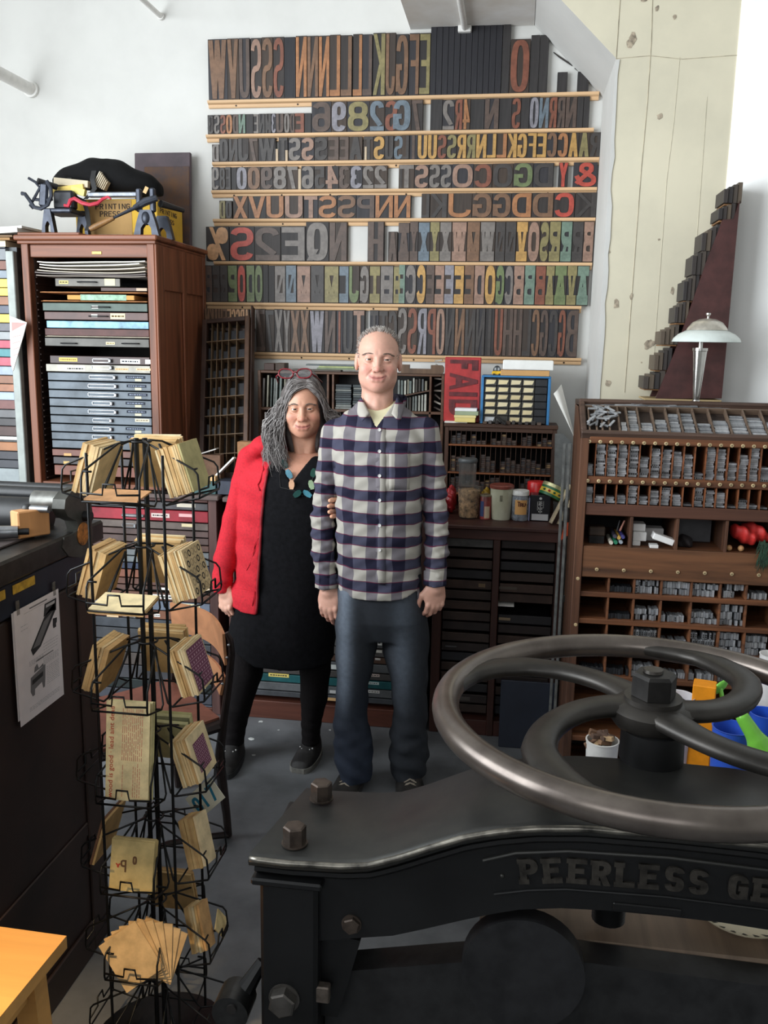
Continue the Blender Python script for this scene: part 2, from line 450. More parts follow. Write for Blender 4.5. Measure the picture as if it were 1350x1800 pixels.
# board-form seams on the pier: thin raised fins, and plaster chips
seam = mat((186, 176, 154), .9, amt=.25, scale=14)
b = MB()
def seamline(pts, r):
    b.tube([PY(x, y, 3.789) for x, y in pts], r, 5)
seamline([(1147, 0), (1145, 72), (1138, 180), (1127, 300), (1112, 500), (1098, 690)], .0012)
seamline([(1090, 0), (1086, 60), (1083, 104)], .0013)
seamline([(1083, 103), (1143, 98), (1200, 104), (1296, 97)], .0012)
struct(b, 'trim_3', seam)
b = MB()
seamline([(1195, 100), (1184, 220), (1172, 316), (1160, 480), (1150, 622), (1146, 700)], .0006)
seamline([(1243, 170), (1233, 313), (1222, 456), (1214, 600)], .0006)
struct(b, 'trim_4', mat((212, 206, 186), .9))
chip = mat((178, 164, 144), .95, amt=.3, scale=60, bump=.3)
rnd = random.Random(3)
b = MB()
for x, y, rx, ry in [(1083, 534, 5, 9), (1110, 521, 3, 6), (1069, 673, 5, 6), (1111, 69, 7, 10), (1107, 76, 5, 7), (1138, 607, 6, 8), (1144, 604, 6, 7), (1182, 512, 3, 7), (1160, 204, 5, 5), (1186, 30, 3, 4), (1158, 421, 2, 2), (1127, 637, 1.5, 1.5), (1207, 478, 2, 2), (1071, 443, 2, 3), (1132, 0, 5, 4), (1155, 15, 3, 5)]:
    c = PY(x, y, 3.789); k = 3.79/FPX; n = 11
    ring = []
    for i in range(n):
        a = 2*PI*i/n; r_ = rnd.uniform(.65, 1.15)
        ring.append((c.x+math.cos(a)*rx*k*r_, 3.7885, c.z+math.sin(a)*ry*k*r_))
    b.add([(c.x, 3.7875, c.z)]+ring, [(0, i+1, (i+1) % n+1) for i in range(n)])
struct(b, 'trim_5', chip)
# ragged paint edge down the left arris of the pier
b = MB(); pts = []
for i in range(22):
    y = 105+600*i/21; t = i/21
    x = 1083+(1050-1083)*t
    p = PY(x, y, 3.789); pts.append((p.x+rnd.uniform(.000, .010), 3.786, p.z))
for i in range(len(pts)-1):
    p, q = pts[i], pts[i+1]
    b.quad((CX-.001, p[1], p[2]), (p[0]+.006, p[1], p[2]), (q[0]+.006, q[1], q[2]), (CX-.001, q[1], q[2]))
struct(b, 'trim_6', white)
# dark crack where the haunch meets the wall
b = MB()
for seg in ([(975, 92), (985, 100), (1000, 110), (1008, 116)], [(1012, 120), (1024, 128), (1030, 134)]):
    b.tube([PY(x-2, y, WY-.003) for x, y in seg], [.002]+[.004]*(len(seg)-2)+[.0015], 5)
struct(b, 'trim_7', mat((60, 56, 54), .9))
# pipes running into the wall and along the soffit
pipe = mat((226, 224, 220), .45, amt=.04)
def pipe_thing(px, py, r, label, back=WY, z=None):
    p = PY(px, py, back); t = thing('ceiling_pipe', label, 'pipe', (p.x, back, p.z))
    build(MB().cyl((p.x, 3.2, p.z), (p.x, back, p.z), r, seg=18), 'pipe_run', pipe, t)
    build(MB().cyl((p.x, back-.018, p.z), (p.x, back-.001, p.z), r*1.35, seg=18), 'flange', pipe, t)
pipe_thing(56, 158, .028, 'thick white pipe running into the back wall at the far left')
pipe_thing(284, 30, .012, 'thin white conduit ending at the back wall above the black bag')
p = PY(818, 50, WY)
t = thing('ceiling_pipe', 'white conduit fixed under the concrete beam above the wood type', 'pipe', (p.x, WY, k2.z))
build(MB().cyl((p.x, 3.3, k2.z-.013), (p.x, WY-.001, k2.z-.013), .014, seg=14), 'pipe_run', pipe, t)
build(MB().box(p.x-.03, p.x+.03, 4.30, 4.34, k2.z-.03, k2.z-.0005, .004), 'clip', pipe, t)
# ------------------------------------------------------------------ wooden rails of poster type on the back wall
PAL = {'b': (112, 82, 60), 'o': (154, 104, 66), 'g': (176, 136, 76), 'k': (58, 53, 51), 'd': (82, 66, 58), 'y': (112, 105, 100), 'l': (126, 123, 130),
       'u': (96, 108, 118), 'r': (170, 68, 54), 'e': (100, 112, 74), 't': (102, 122, 108), 'p': (142, 112, 96), 'n': (42, 40, 46), 'i': (126, 116, 76), 'x': (120, 70, 52), 'w': (196, 186, 168), 'c': (184, 140, 100)}
CNAME = {'b': 'brown', 'o': 'orange brown', 'g': 'golden', 'k': 'near-black', 'd': 'dark brown', 'y': 'grey', 'l': 'lavender grey', 'u': 'blue grey', 'r': 'red', 'e': 'green', 't': 'teal green', 'p': 'pinkish brown', 'n': 'black', 'i': 'olive', 'x': 'red-brown', 'w': 'pale', 'c': 'tan'}
rail_m = wood((216, 178, 136), .5, .08, 18, 'X', bump=.05)
screw_m = mat((52, 40, 30), .5, .6)
ORD = ['first', 'second', 'third', 'fourth', 'fifth', 'sixth', 'seventh', 'eighth', 'ninth', 'tenth', 'eleventh', 'twelfth', 'thirteenth', 'fourteenth', 'fifteenth', 'sixteenth', 'seventeenth', 'eighteenth', 'nineteenth', 'twentieth',
       '21st', '22nd', '23rd', '24th', '25th', '26th', '27th', '28th', '29th', '30th', '31st', '32nd', '33rd', '34th', '35th', '36th', '37th', '38th', '39th', '40th', '41st', '42nd', '43rd', '44th', '45th', '46th', '47th', '48th', '49th', '50th']
RAILS = [((364.7, 177), (1053.5, 159.8)), ((362, 236.8), (1044, 224)), ((372.9, 284.7), (1053.5, 276.2)), ((371.5, 333.8), (1049.4, 329.1)),
         ((374.3, 384.3), (1046.7, 382.6)), ((375.6, 459.4), (1041, 461)), ((362, 530), (1022, 538.8)), ((446.3, 618.3), (1022, 630))]
RNAME = ['top', 'second', 'third', 'fourth', 'fifth', 'sixth', 'seventh', 'lowest']
SCREWS = [[.075, .24, .39, .53, .69, .81], [.07, .19, .32, .49, .64, .91], [.08, .2, .33, .49, .65, .87], [.06, .19, .32, .52, .7, .88], [.07, .19, .33, .53, .7, .88], [.05, .2, .36, .53, .7, .87], [.1, .28, .46, .63, .82, .95], [.15, .3, .5, .62, .8, .95]]
RAILZ = []
FY = WY-.026
for i, (a, c) in enumerate(RAILS):
    p, q = PY(a[0], a[1], WY-.03), PY(c[0], c[1], WY-.03); z = (p.z+q.z)/2; RAILZ.append(z)
    t = thing('type_rail', '%s pale wooden rail of the eight holding poster type on the wall' % RNAME[i], 'rail', ((p.x+q.x)/2, WY, z-.032), 'wall rails of wood type')
    y = WY-.0005
    prof = [(y, z-.032), (y-.012, z-.032), (y-.016, z-.026), (y-.017, z-.018), (y-.030, z-.013), (y-.034, z-.007), (y-.034, z-.001), (y-.028, z), (y, z)]
    build(MB().prism(prof, 'yz', p.x, q.x), 'moulding', rail_m, t)
    for s in SCREWS[i]:
        x = p.x+(q.x-p.x)*s
        build(MB().cyl((x, y-.0155, z-.023), (x, y-.0178, z-.0235), .0042, seg=10), 'screw', screw_m, t)
SLAB = {6, 7}
ROWS = {
0: [('a', 120, "W:90:215:b V:215:290:b U:290:362:d S:365:437:p S:437:510:b S:510:582:x -:582:655:n N:655:730:o N:730:803:b N:803:875:o L:875:945:o L:945:1020:b L:1023:1085:o L:1085:1150:d K:1153:1235:i J:1235:1300:b"),
    ('b', 108, "G:-14:70:b F:72:139:b E:139:210:i"),
    ('b', 92, "-:210:248:n -:248:286:n -:286:324:n -:324:362:n -:362:400:n -:400:438:n -:438:476:n -:476:514:n -:514:552:n -:552:590:n -:590:630:n -:630:670:n -:672:722:k"),
    ('b', 150, "O:722:850:x"), ('b', 140, "-:852:910:k -:910:968:k"), ('b', 330, "-:1022:1088:k -:1152:1225:k")],
1: [('a', 606, "3:90:130:k S:130:170:y S:170:208:x O:208:250:o D:250:290:d N:290:335:t -:335:385:k E:385:418:y N:418:460:k M:460:500:k 3:500:530:l U:530:580:d O:580:618:y D:618:650:d E:650:712:x -:712:757:k"),
    ('a', 533, "6:757:885:d 9:885:985:l 8:985:1130:i 2:1130:1228:u S:1228:1312:x"), ('b', 525, "G:-36:85:u 7:85:160:d"),
    ('b', 512, "-:208:285:k 2:285:365:y R:365:415:x 4:415:465:o -:465:555:k N:555:650:d -:650:730:k S:730:790:x -:790:845:k O:845:905:l N:905:970:u R:970:1022:x R:1022:1075:d N:1075:1150:d -:1150:1190:k -:1190:1230:k")],
2: [('a', 790, "D:118:165:y"), ('a', 758, "O:165:225:k N:225:285:k J:285:355:k 7:355:415:d W:415:527:k T:545:605:k S:608:690:y S:690:775:p S:775:862:k E:862:935:d E:935:998:d A:998:1085:k T:1090:1155:k S:1155:1228:g U:1228:1285:k S:1285:1345:u"),
    ('b', 740, "L:20:72:k I:72:125:d U:125:190:g U:190:252:g S:252:313:x S:313:378:i R:378:440:g R:440:500:i N:500:570:g L:570:632:g L:632:700:o K:700:765:g G:765:830:g F:830:890:g E:890:955:g C:955:1022:b C:1022:1093:o A:1093:1160:g A:1160:1230:i R:1230:1305:k")],
3: [('a', 942, "9:115:165:y 8:165:205:k E:205:240:k -:240:275:k O:275:345:l O:345:430:b 9:430:510:d 8:510:600:y 7:600:672:y 6:692:775:y 5:775:845:k 4:845:932:p 3:932:1005:d 3:1005:1085:l 2:1085:1160:y 2:1160:1245:y I:1317:1347:k"),
    ('b', 930, "T:5:105:y S:105:198:p S:198:272:y S:272:345:y O:345:485:p C:485:605:x O:605:740:k G:740:868:e D:868:1000:k Y:1030:1092:r &:1125:1280:r")],
4: [('c', 95, "D:165:205:i O:205:248:k"), ('c', 66, "X:252:350:o V:350:465:o U:465:583:o U:583:705:p T:708:800:p S:800:922:o S:922:1045:b P:1045:1165:d N:1165:1285:o N:1285:1397:o"),
    ('d', 58, "L:150:203:k K:205:318:k J:318:475:o G:475:605:b G:605:728:b D:728:860:o D:860:1000:b C:1000:1135:r K:1137:1278:k")],
5: [('c', 274, "%:80:228:c S:230:392:r 2:392:560:d E:560:720:y"), ('c', 252, "Q:722:870:y N:870:988:d"), ('c', 244, "H:1118:1225:d"), ('c', 305, "A:1250:1310:d"), ('d', 254, "A:2:75:d"),
    ('d', 246, "Y:75:130:d X:130:205:u Y:205:268:i X:268:345:y W:345:443:p M:443:528:b W:528:625:y N:625:690:k N:690:760:k V:760:835:g O:835:912:p S:912:972:i R:972:1046:i R:1046:1120:t R:1120:1192:k B:1192:1258:p")],
6: [('c', 520, "B:70:120:d E:120:170:k R:170:220:k P:220:282:e O:282:335:r D:338:393:e O:393:445:e -:445:480:k -:480:520:k N:520:592:y N:592:662:u M:662:752:p M:752:840:k M:840:935:i L:935:998:u J:998:1066:e G:1068:1130:y I:1130:1200:i H:1200:1285:y H:1285:1330:i"),
    ('d', 527, "E:5:46:t C:46:118:y C:118:180:g F:180:235:d F:235:298:p E:298:360:l E:360:425:g E:425:490:b D:490:558:p O:558:628:g G:628:685:e C:685:742:y B:742:812:p B:812:882:t B:882:950:x A:950:1006:i A:1006:1085:e V:1085:1150:i A:1150:1228:t")],
7: [('c', 803, "Z:400:460:d 7:460:518:k X:518:575:y Y:575:622:y X:622:685:b X:685:745:b W:745:842:l N:842:915:d I:915:960:x U:960:1025:k T:1025:1100:p T:1132:1190:k T:1190:1250:k C:1250:1310:k"),
    ('d', 810, "S:-2:60:y S:60:125:x R:125:187:l P:187:245:x O:245:303:p N:303:365:k N:365:430:b N:430:500:k N:500:560:k I:560:620:k U:620:675:x H:675:740:d H:740:800:d L:800:858:k C:858:912:b G:912:968:d C:968:1030:k G:1030:1080:x B:1080:1160:d")],
}
TR = {'a': (340, 40), 'b': (700, 40), 'c': (340, 330), 'd': (700, 330)}
BODYC = [(50, 44, 42), (44, 40, 40), (58, 48, 42), (46, 44, 48), (62, 50, 42)]
BLOCK_MAT = {}
def type_block(x0, x1, z0, z1, yb, yf, ch, col, label, group, body=None, rnd=random, fat=None, slab=False):
    b = MB().box(x0+.0004, x1-.0004, yf, yb, z0, z1, .0012)
    bc = body or rnd.choice(BODYC)
    if col == 'n': bc = (34, 33, 38)
    if col == 'k' and ch == '-': bc = (48, 45, 45)
    o = build(b, 'type_block', wood(bc, .55, .16, 60), label=label, cat='wood type', group=group)
    w, h = (x1-x0), (z1-z0)
    if ch != '-':
        m = MB(); mw = w*.04; px = w*.27 if slab else (min(w*.34, h*.2) if not fat else w*fat)
        glyph(m, ch, w-2*mw, h*.96, px, max(h*(.30 if slab else .10), min(px*.8, h*.16)) if not slab else h*.24, FRONT(x0+mw, yf+.0002, z0+h*.02), .0032, mirror=True, slab=slab)
        build(m, 'letter_face', mat(PAL[col], .5, amt=.16, scale=38, bump=.05), o)
    return o
rnd = random.Random(11)
for ri, groups in ROWS.items():
    n = 0
    for zc, ztop, s in groups:
        ox, oy = TR[zc]
        for tok in s.split():
            ch, x0, x1, c = tok.split(':'); x0, x1 = int(x0), int(x1)
            pxm = ox+(x0+x1)/2/3.649
            za = PY(pxm, oy+ztop/3.649, FY).z
            if zc in 'ac' : pass
            p0, p1 = PY(ox+x0/3.649, oy+ztop/3.649, FY), PY(ox+x1/3.649, oy+ztop/3.649, FY)
            # tops measured at one spot of each group; tall types of one fount share one height
            z0 = RAILZ[ri]+.0008; H = {0: {120: .270, 108: .268, 92: .300, 150: .226, 140: .243, 330: .085}, 1: {606: .088, 533: .136, 525: .136, 512: .134}, 2: {790: .080, 758: .106, 740: .108},
                                      3: {942: .105, 930: .107}, 4: {95: .084, 66: .105, 58: .110}, 5: {274: .162, 252: .184, 244: .187, 305: .138, 254: .180, 246: .184}, 6: {520: .178, 527: .184}, 7: {803: .208, 810: .225}}[ri][ztop]
            H *= rnd.uniform(.985, 1.006)
            n += 1
            what = ('blank-faced %s wood type block' % CNAME[c]) if ch == '-' else ('mirrored %s wood type %s' % (CNAME[c], {'&': 'ampersand', '%': 'percent sign'}.get(ch, ('figure ' if ch.isdigit() else 'letter ')+ch)))
            type_block(p0.x, p1.x, z0, z0+H, WY-.002+rnd.uniform(-.0015, .0005), FY+rnd.uniform(-.002, .002), ch, c,
                       '%s, %s from the left on the %s rail' % (what, ORD[n-1], RNAME[ri]), 'poster type on the %s rail' % RNAME[ri], rnd=rnd,
                       slab=(ri == 6 or (ri == 5 and zc == 'd')), fat=(.30 if ri in (0, 7) else None))
    # pale wooden spacers standing between some letters
for i, (x, y0, y1, w, lab) in enumerate([(487, 262, 284, 4, 'short pale wooden spacer between the W and T on the third rail'), (504, 264, 283, 4, 'short pale wooden spacer right of the T on the third rail'),
                                   (643, 258, 282, 4, 'short pale wooden spacer before the golden S on the third rail'), (527, 297, 333, 5, 'tall pale wooden spacer between figures 7 and 6')]):
    a = PY(x-w/2, y1, FY); c = PY(x+w/2, y0, FY); ri = 3 if i == 3 else 2
    build(MB().box(a.x, c.x, FY-.004, FY+.004, RAILZ[ri]+.0008, c.z, .001), 'type_spacer', wood((196, 176, 150), .6), label=lab, cat='spacer')
# ------------------------------------------------------------------ helpers for cabinets
def R(x0, y0, x1, y1, v):
    """pixel box at depth v -> X0, X1, Z0, Z1"""
    ym = (y0+y1)/2; xm = (x0+x1)/2
    return PY(x0, ym, v).x, PY(x1, ym, v).x, PY(xm, y1, v).z, PY(xm, y0, v).z
walnut = wood((124, 74, 50), .45, .26, 22, 'Z')
walnut_h = wood((124, 74, 50), .45, .26, 22, 'X')
darkwood = wood((62, 42, 34), .55, .25, 30, 'Z'); darkwood_h = wood((62, 42, 34), .55, .25, 30, 'X')
blackish = mat((30, 27, 26), .7, amt=.2)
steel = mat((150, 152, 155), .35, .9, amt=.15)
brass = mat((160, 126, 70), .4, .8, amt=.2)
cardm = paper((222, 210, 180)); whitem = paper((236, 234, 228)); brownpaper = paper((196, 164, 118))
blacksteel = mat((34, 35, 38), .42, .5, amt=.2)
def pull(mb, x, y, z, w, h=.016, d=.014):
    """label-holder pull: a thin frame with a cup knob at its right end"""
    t = .0022
    mb.box(x-w/2, x+w/2, y-.0025, y, z+h/2-t, z+h/2); mb.box(x-w/2, x+w/2, y-.0025, y, z-h/2, z-h/2+t)
    mb.box(x-w/2, x-w/2+t, y-.0025, y, z-h/2, z+h/2); mb.box(x+w/2-.014, x+w/2, y-d, y, z-h/2, z+h/2, .003)
def barpull(mb, x, y, z, w, r=.0028, d=.018):
    mb.tube([(x-w/2, y, z), (x-w/2+.003, y-d*.8, z), (x-w/2+.012, y-d, z), (x+w/2-.012, y-d, z), (x+w/2-.003, y-d*.8, z), (x+w/2, y, z)], r, 6)
def dashes(mb, x0, x1, z, y, rnd, h=.004):
    x = x0
    while x < x1:
        w = rnd.uniform(.004, .012); mb.box(x, min(x1, x+w), y-.0004, y, z-h/2, z+h/2); x += w+.003

# ------------------------------------------------------------------ grey cabinet at the far left with coloured drawers
rnd = random.Random(5)
FYC = 3.70
gx0, gx1 = -2.85, PY(25, 440, FYC).x
gtop = PY(18, 433, FYC).z
grey = mat((150, 156, 152), .5, .1, amt=.12, scale=10)
t = thing('drawer_cabinet', 'grey steel drawer cabinet with many coloured drawer fronts at the left edge', 'cabinet', ((gx0+gx1)/2, FYC, 0))
post0 = PY(11, 440, FYC).x
b = MB(); b.box(gx0, gx1, FYC+.02, WY-.03, 0, gtop-.002); build(b, 'carcass', mat((70, 74, 76), .5, .2), t)
build(MB().box(post0, gx1, FYC-.012, FYC+.019, 0, gtop-.02, .003), 'corner_post', grey, t)
DR = [(433, 436, (70, 74, 80)), (437, 457, (120, 124, 128)), (458, 474, (112, 72, 58)), (475, 489, (130, 140, 150)), (490, 505, (226, 200, 92)), (506, 520, (226, 200, 92)), (521, 536, (150, 104, 76)), (537, 551, (86, 90, 104)),
      (552, 567, (224, 196, 88)), (568, 582, (104, 104, 110)), (583, 597, (150, 154, 156)), (598, 612, (176, 78, 96)), (613, 627, (70, 130, 136)), (628, 643, (176, 84, 100)), (644, 659, (150, 162, 176)), (660, 674, (140, 98, 76)), (675, 688, (164, 112, 84)),
      (689, 703, (164, 178, 196)), (703, 719, (112, 72, 68)), (720, 734, (104, 104, 106)), (735, 748, (66, 64, 66)), (749, 766, (76, 54, 50)), (767, 773, (232, 230, 226)), (777, 792, (158, 108, 72)), (793, 807, (60, 60, 66)), (808, 822, (60, 62, 68)), (823, 846, (140, 148, 150))]
for y0, y1, c in DR:
    z1, z0 = PY(15, y0+.5, FYC).z, PY(15, y1, FYC).z
    build(MB().box(gx0+.03, post0-.002, FYC-.004, FYC+.019, z0, z1, .0015), 'drawer', mat(c, .5, amt=.1, scale=14), t)
# folded tags hung at the corner post
p = [PY(18, 555, 3.66), PY(48, 567, 3.66), PY(42, 590, 3.66), PY(24, 652, 3.66), PY(20, 640, 3.66)]
b = MB().prism([(q.x, q.z) for q in p], 'xz', 3.655, 3.660); b.cm = 1
q = [PY(20, 566, 3.654), PY(47, 568, 3.654), PY(21, 582, 3.654)]
b.quad(*[(a.x, 3.6545, a.z) for a in q])
for k in range(4):
    a, c = PY(22, 592+k*11, 3.654), PY(38-k*2, 588+k*11, 3.654); b.quad((a.x, 3.6545, a.z), (c.x, 3.6545, c.z), (c.x, 3.6545, c.z-.003), (a.x, 3.6545, a.z-.003))
build(b, 'paper_pennant', [whitem, paper((206, 150, 146))], label='white paper pennant with pink bands hanging on the grey corner post', cat='paper', smooth=0)
# sheets lying on top
def slab_sheet(name, x0, x1, y0, y1, z, th, c, label, cat, droop=0.0, group=None):
    b = MB().sheet(lambda u, v: (x0+(x1-x0)*u, y0+(y1-y0)*v, z+th+droop*(u-.5)**2*4+.002*math.sin(5*u+3*v)*(1 if droop else 0)), 14, 6, th)
    return build(b, name, paper(c), label=label, cat=cat, group=group)
zt = gtop-.002
xr = -2.178
slab_sheet('card_stack', -2.8, xr-.04, FYC-.0, 4.25, zt+.001, .024, (236, 226, 190), 'thick cream card stack lowest on the grey cabinet', 'card')
slab_sheet('board', -2.8, xr-.01, FYC-.015, 4.25, zt+.027, .010, (150, 116, 78), 'brown board lying on the cream card stack', 'board')
slab_sheet('board', -2.8, xr-.001, FYC-.01, 4.2, zt+.040, .008, (120, 96, 72), 'dark brown board above the cream card stack', 'board')
slab_sheet('paper_sheets', -2.8, -2.16, FYC+.0, 4.2, zt+.052, .018, (214, 212, 206), 'sagging grey-white paper sheets on the boards at left', 'paper', .012)
slab_sheet('paper_sheets', -2.8, -2.155, FYC+.03, 4.22, zt+.074, .010, (232, 230, 226), 'topmost white paper sheets on the grey cabinet', 'paper', .010)

# ------------------------------------------------------------------ tall walnut case cabinet with trays
wx0, wx1 = -2.148, -1.541; wz0, wz1 = 1.045, 2.118
t = cab = thing('tray_cabinet', 'tall walnut tray cabinet with open front full of metal and wooden trays', 'cabinet', ((wx0+wx1)/2, FYC, wz0))
SW = .034
b = MB()
b.box(wx0, wx0+SW, FYC, 4.31, wz0, wz1, .003); build(b, 'side_panel', walnut, t)
b = MB(); b.box(wx1-SW, wx1, FYC, 4.31, wz0, wz1, .003)
x = wx1
for y0, y1 in ((3.70, 3.78), (4.0, 4.05), (4.27, 4.305)): b.box(x, x+.010, y0, y1, wz0+.002, wz1-.002, .003)
b.box(x, x+.009, 3.78, 4.27, wz1-.20, wz1-.002, .003); b.box(x, x+.009, 3.78, 4.27, wz0+.002, wz0+.14, .003)
build(b, 'side_panel', walnut, t)
b = MB().box(wx0-.02, wx1+.022, FYC-.025, 4.312, wz1, wz1+.022, .005); b.box(wx0-.01, wx1+.012, FYC-.012, 4.31, wz1-.014, wz1, .003); build(b, 'top_board', walnut_h, t)
b = MB().box(wx0+SW, wx1-SW, 4.28, 4.30, wz0, wz1); build(b, 'back_panel', blackish, t)
hz = PY(160, 452, FYC).z
b = MB().box(wx0+SW, wx1-SW, FYC+.012, FYC+.03, hz, wz1-.014, .003); hd = build(b, 'header_panel', walnut_h, t)
hx = PY(168, 442, FYC).x; b = MB().box(hx-.022, hx+.022, FYC+.009, FYC+.0119, PY(168, 444, FYC).z-.006, PY(168, 444, FYC).z+.006, .001); build(b, 'brass_plate', brass, hd)
b = MB().box(wx0+SW, wx1-SW, FYC+.01, 4.28, wz0+.001, wz0+.02); build(b, 'bottom_board', walnut_h, t)
# runners on both inner sides
for sx in (wx0+SW, wx1-SW-.012):
    b = MB().box(sx+(.008 if sx > -1.9 else -.001), sx+(.013 if sx > -1.9 else .004), FYC+.04, 4.27, wz0+.02, hz)
    for k in range(34):
        z = wz0+.03+k*.0278
        b.box(sx, sx+.012, FYC+.04, 4.27, z, z+.006)
    build(b, 'tray_runner', darkwood, t)
YT = FYC+.022
def tray(y0, y1, c, x0=72, x1=262, pulls=(), labels=(), metal=.3, out=0.0, name='tray', cab=t, v=YT, mk=None, back=4.22):
    X0, X1, Z0, Z1 = R(x0, y0, x1, y1, v-out)
    f = v-out
    X0 = max(X0, wx0+SW+.002) if cab is t else X0; X1 = min(X1, wx1-SW-.002) if cab is t else X1
    m = mk or mat(c, .45, metal, amt=.18, scale=9, bump=.03)
    b = MB().box(X0, X1, f, f+.012, Z0+.0012, Z1-.0012, .0015); b.box(X0+.004, X1-.004, f+.012, back, Z0+.0015, Z0+.006)
    o = build(b, name, m, cab)
    for kind, px, w, py in pulls:
        b = MB(); p = PY(px, py, f); k = f/FPX
        if kind == 'f': pull(b, p.x, f-.0002, p.z, w*k, .017)
        elif kind == 'b': barpull(b, p.x, f, p.z, w*k)
        build(b, 'pull_handle', steel if kind == 'f' else blacksteel, o)
    for px, w, py, h, lc, dark in labels:
        p = PY(px, py, f); k = f/FPX; b = MB()
        b.box(p.x-w*k/2, p.x+w*k/2, f-.0008, f-.0002, p.z-h*k/2, p.z+h*k/2); b.cm = 1
        if dark is not None: dashes(b, p.x-w*k*.42, p.x+w*k*.42, p.z, f-.0008, rnd, h*k*.3)
        build(b, 'label_card', [paper(lc), paper(dark if dark else (60, 50, 40))], o, smooth=0)
    return o
CR = (232, 220, 176); WH = (238, 236, 230); BK = (34, 40, 52); GY = (200, 204, 210)
# px rows read from the photograph (y0, y1)
tray(489, 504, (92, 88, 82), 97, 211, [('b', 154, 36, 496)], [(193, 20, 496, 12, (216, 206, 170), None), (112, 18, 496, 6, (214, 196, 130), (60, 50, 40))])
tray(505, 512.5, (58, 40, 36), 177, 258, (), [(249, 20, 509, 5, (190, 170, 150), None)])
tray(513, 515.5, (176, 120, 74), 70, 258, mk=wood((176, 120, 74), .6))
b = MB(); X0, X1, Z0, Z1 = R(118, 517, 236, 528, YT); z = PY(165, 529, YT).z
b.box(X0, X1, YT, YT+.3, z+.0046, z+.0046+.020, .002); build(b, 'flat_box', paper((196, 150, 84)), label='flat ochre box lying on a shelf in the walnut cabinet', cat='box')
b = MB(); X0, X1, _, _ = R(142, 517, 222, 528, YT); b.sheet(lambda u, v: (X0+(X1-X0)*u, YT-.003+.003*math.sin(8*u)-.0005, z+.0028+.024*v), 12, 3, .0012); build(b, 'green_wrapper', mat((112, 156, 124), .3, amt=.3, scale=40), label='crumpled pale green wrapper in front of the flat ochre box', cat='wrapper')
tray(529, 531, (176, 120, 74), 72, 258, mk=wood((176, 120, 74), .6))
tray(532.5, 547.5, (60, 74, 68), 75, 259, [('b', 178, 34, 540)], [(167, 12, 540, 5, WH, None)])
tray(548.5, 563, (80, 50, 44), 78, 260, [('b', 174, 36, 556)], [(207, 28, 556, 10, CR, (90, 70, 50)), (166, 12, 555, 5, WH, None)], metal=0)
tray(564.5, 577.5, (128, 176, 206), 82, 261, (), metal=0, mk=mat((138, 190, 222), .45, amt=.12, scale=14, c2=(86, 116, 124)))
tray(578, 591, (84, 50, 46), 79, 262, mk=mat((84, 50, 46), .6, amt=.1, scale=22, c2=(70, 42, 38)))
tray(591.5, 593.5, (200, 190, 170), 79, 262, metal=0)
tray(594.5, 610, (78, 76, 72), 79, 262, [('b', 122, 30, 603.5), ('b', 230, 32, 604)], [(194, 17, 603.5, 5, CR, (120, 90, 50))])
tray(626, 640.5, (62, 42, 40), 88, 263, [('f', 180, 38, 634)], [(120, 36, 632, 7, (214, 190, 110), (140, 110, 60)), (229, 38, 635.5, 8, WH, BK), (260, 10, 636, 8, WH, None)], metal=0)
tray(641, 655, (150, 146, 136), 81, 264, [('f', 180, 42, 646)], [(133, 39, 648, 8, (224, 216, 200), BK), (214, 26, 649, 4, (214, 190, 150), (150, 90, 60)), (252, 28, 649.5, 4, (220, 196, 160), (150, 90, 60))], out=.012)
SLATE = [(656, 670.5), (671.5, 686), (687, 701), (702, 716), (717, 731), (732, 746), (747, 761), (762, 775), (776, 790)]
for i, (y0, y1) in enumerate(SLATE):
    ym = (y0+y1)/2
    lb = [(238+(i % 3)*2, 38, ym, 5, BK, (150, 160, 180)), (243, 12, ym+5, 4, CR, None)] if i not in (5, 8) else ([(250, 28, ym, 6, (214, 204, 180), (120, 110, 90))] if i == 5 else [])
    tray(y0, y1, (82, 89, 96), 84+i, 265+i*.3, [('f', 181, [54, 58, 58, 42, 58, 40, 40, 42, 42][i], ym)] if i < 8 else (), lb, metal=.35)
tray(792, 804, (110, 66, 54), 92, 268, (), [(119, 15, 799, 5, (200, 160, 110), None), (182, 18, 799, 8, WH, BK)], metal=0)
tray(805.5, 818.5, (66, 62, 64), 94, 268, (), [(117, 12, 813, 5, (200, 170, 110), None)])
tray(820, 838, (118, 66, 50), 96, 268, metal=0)
# papers lying in the top slot
for i, (y, x0, x1, c, lab) in enumerate([(488, 66, 257, (140, 130, 122), 'lowest grey sheet of the papers in the walnut cabinet slot'), (484, 64, 257, (120, 112, 110), 'dark curled sheet in the walnut cabinet slot'), (480, 68, 258, (196, 186, 172), 'grey sheet third up in the walnut cabinet slot'),
                                     (474, 72, 256, (216, 206, 190), 'cream sheet in the middle of the walnut cabinet slot'), (468, 72, 246, (240, 238, 230), 'bright white sheets in the walnut cabinet slot'), (463, 68, 257, (226, 222, 214), 'topmost white sheet in the walnut cabinet slot')]):
    X0, X1, Z0, Z1 = R(x0, y-4, x1, y, YT)
    X0 = max(X0, wx0+SW+.014); X1 = min(X1, wx1-SW-.014)
    b = MB().sheet(lambda u, v: (X0+(X1-X0)*u, YT-.02+.02*abs(u-.4)+.4*v, Z0+.005*math.sin(4*u+i)*.6+.006*(2*u-1)**4+.0045), 16, 4, .004)
    build(b, 'paper_sheet', paper(c), label=lab, cat='paper', group='papers in the top slot')

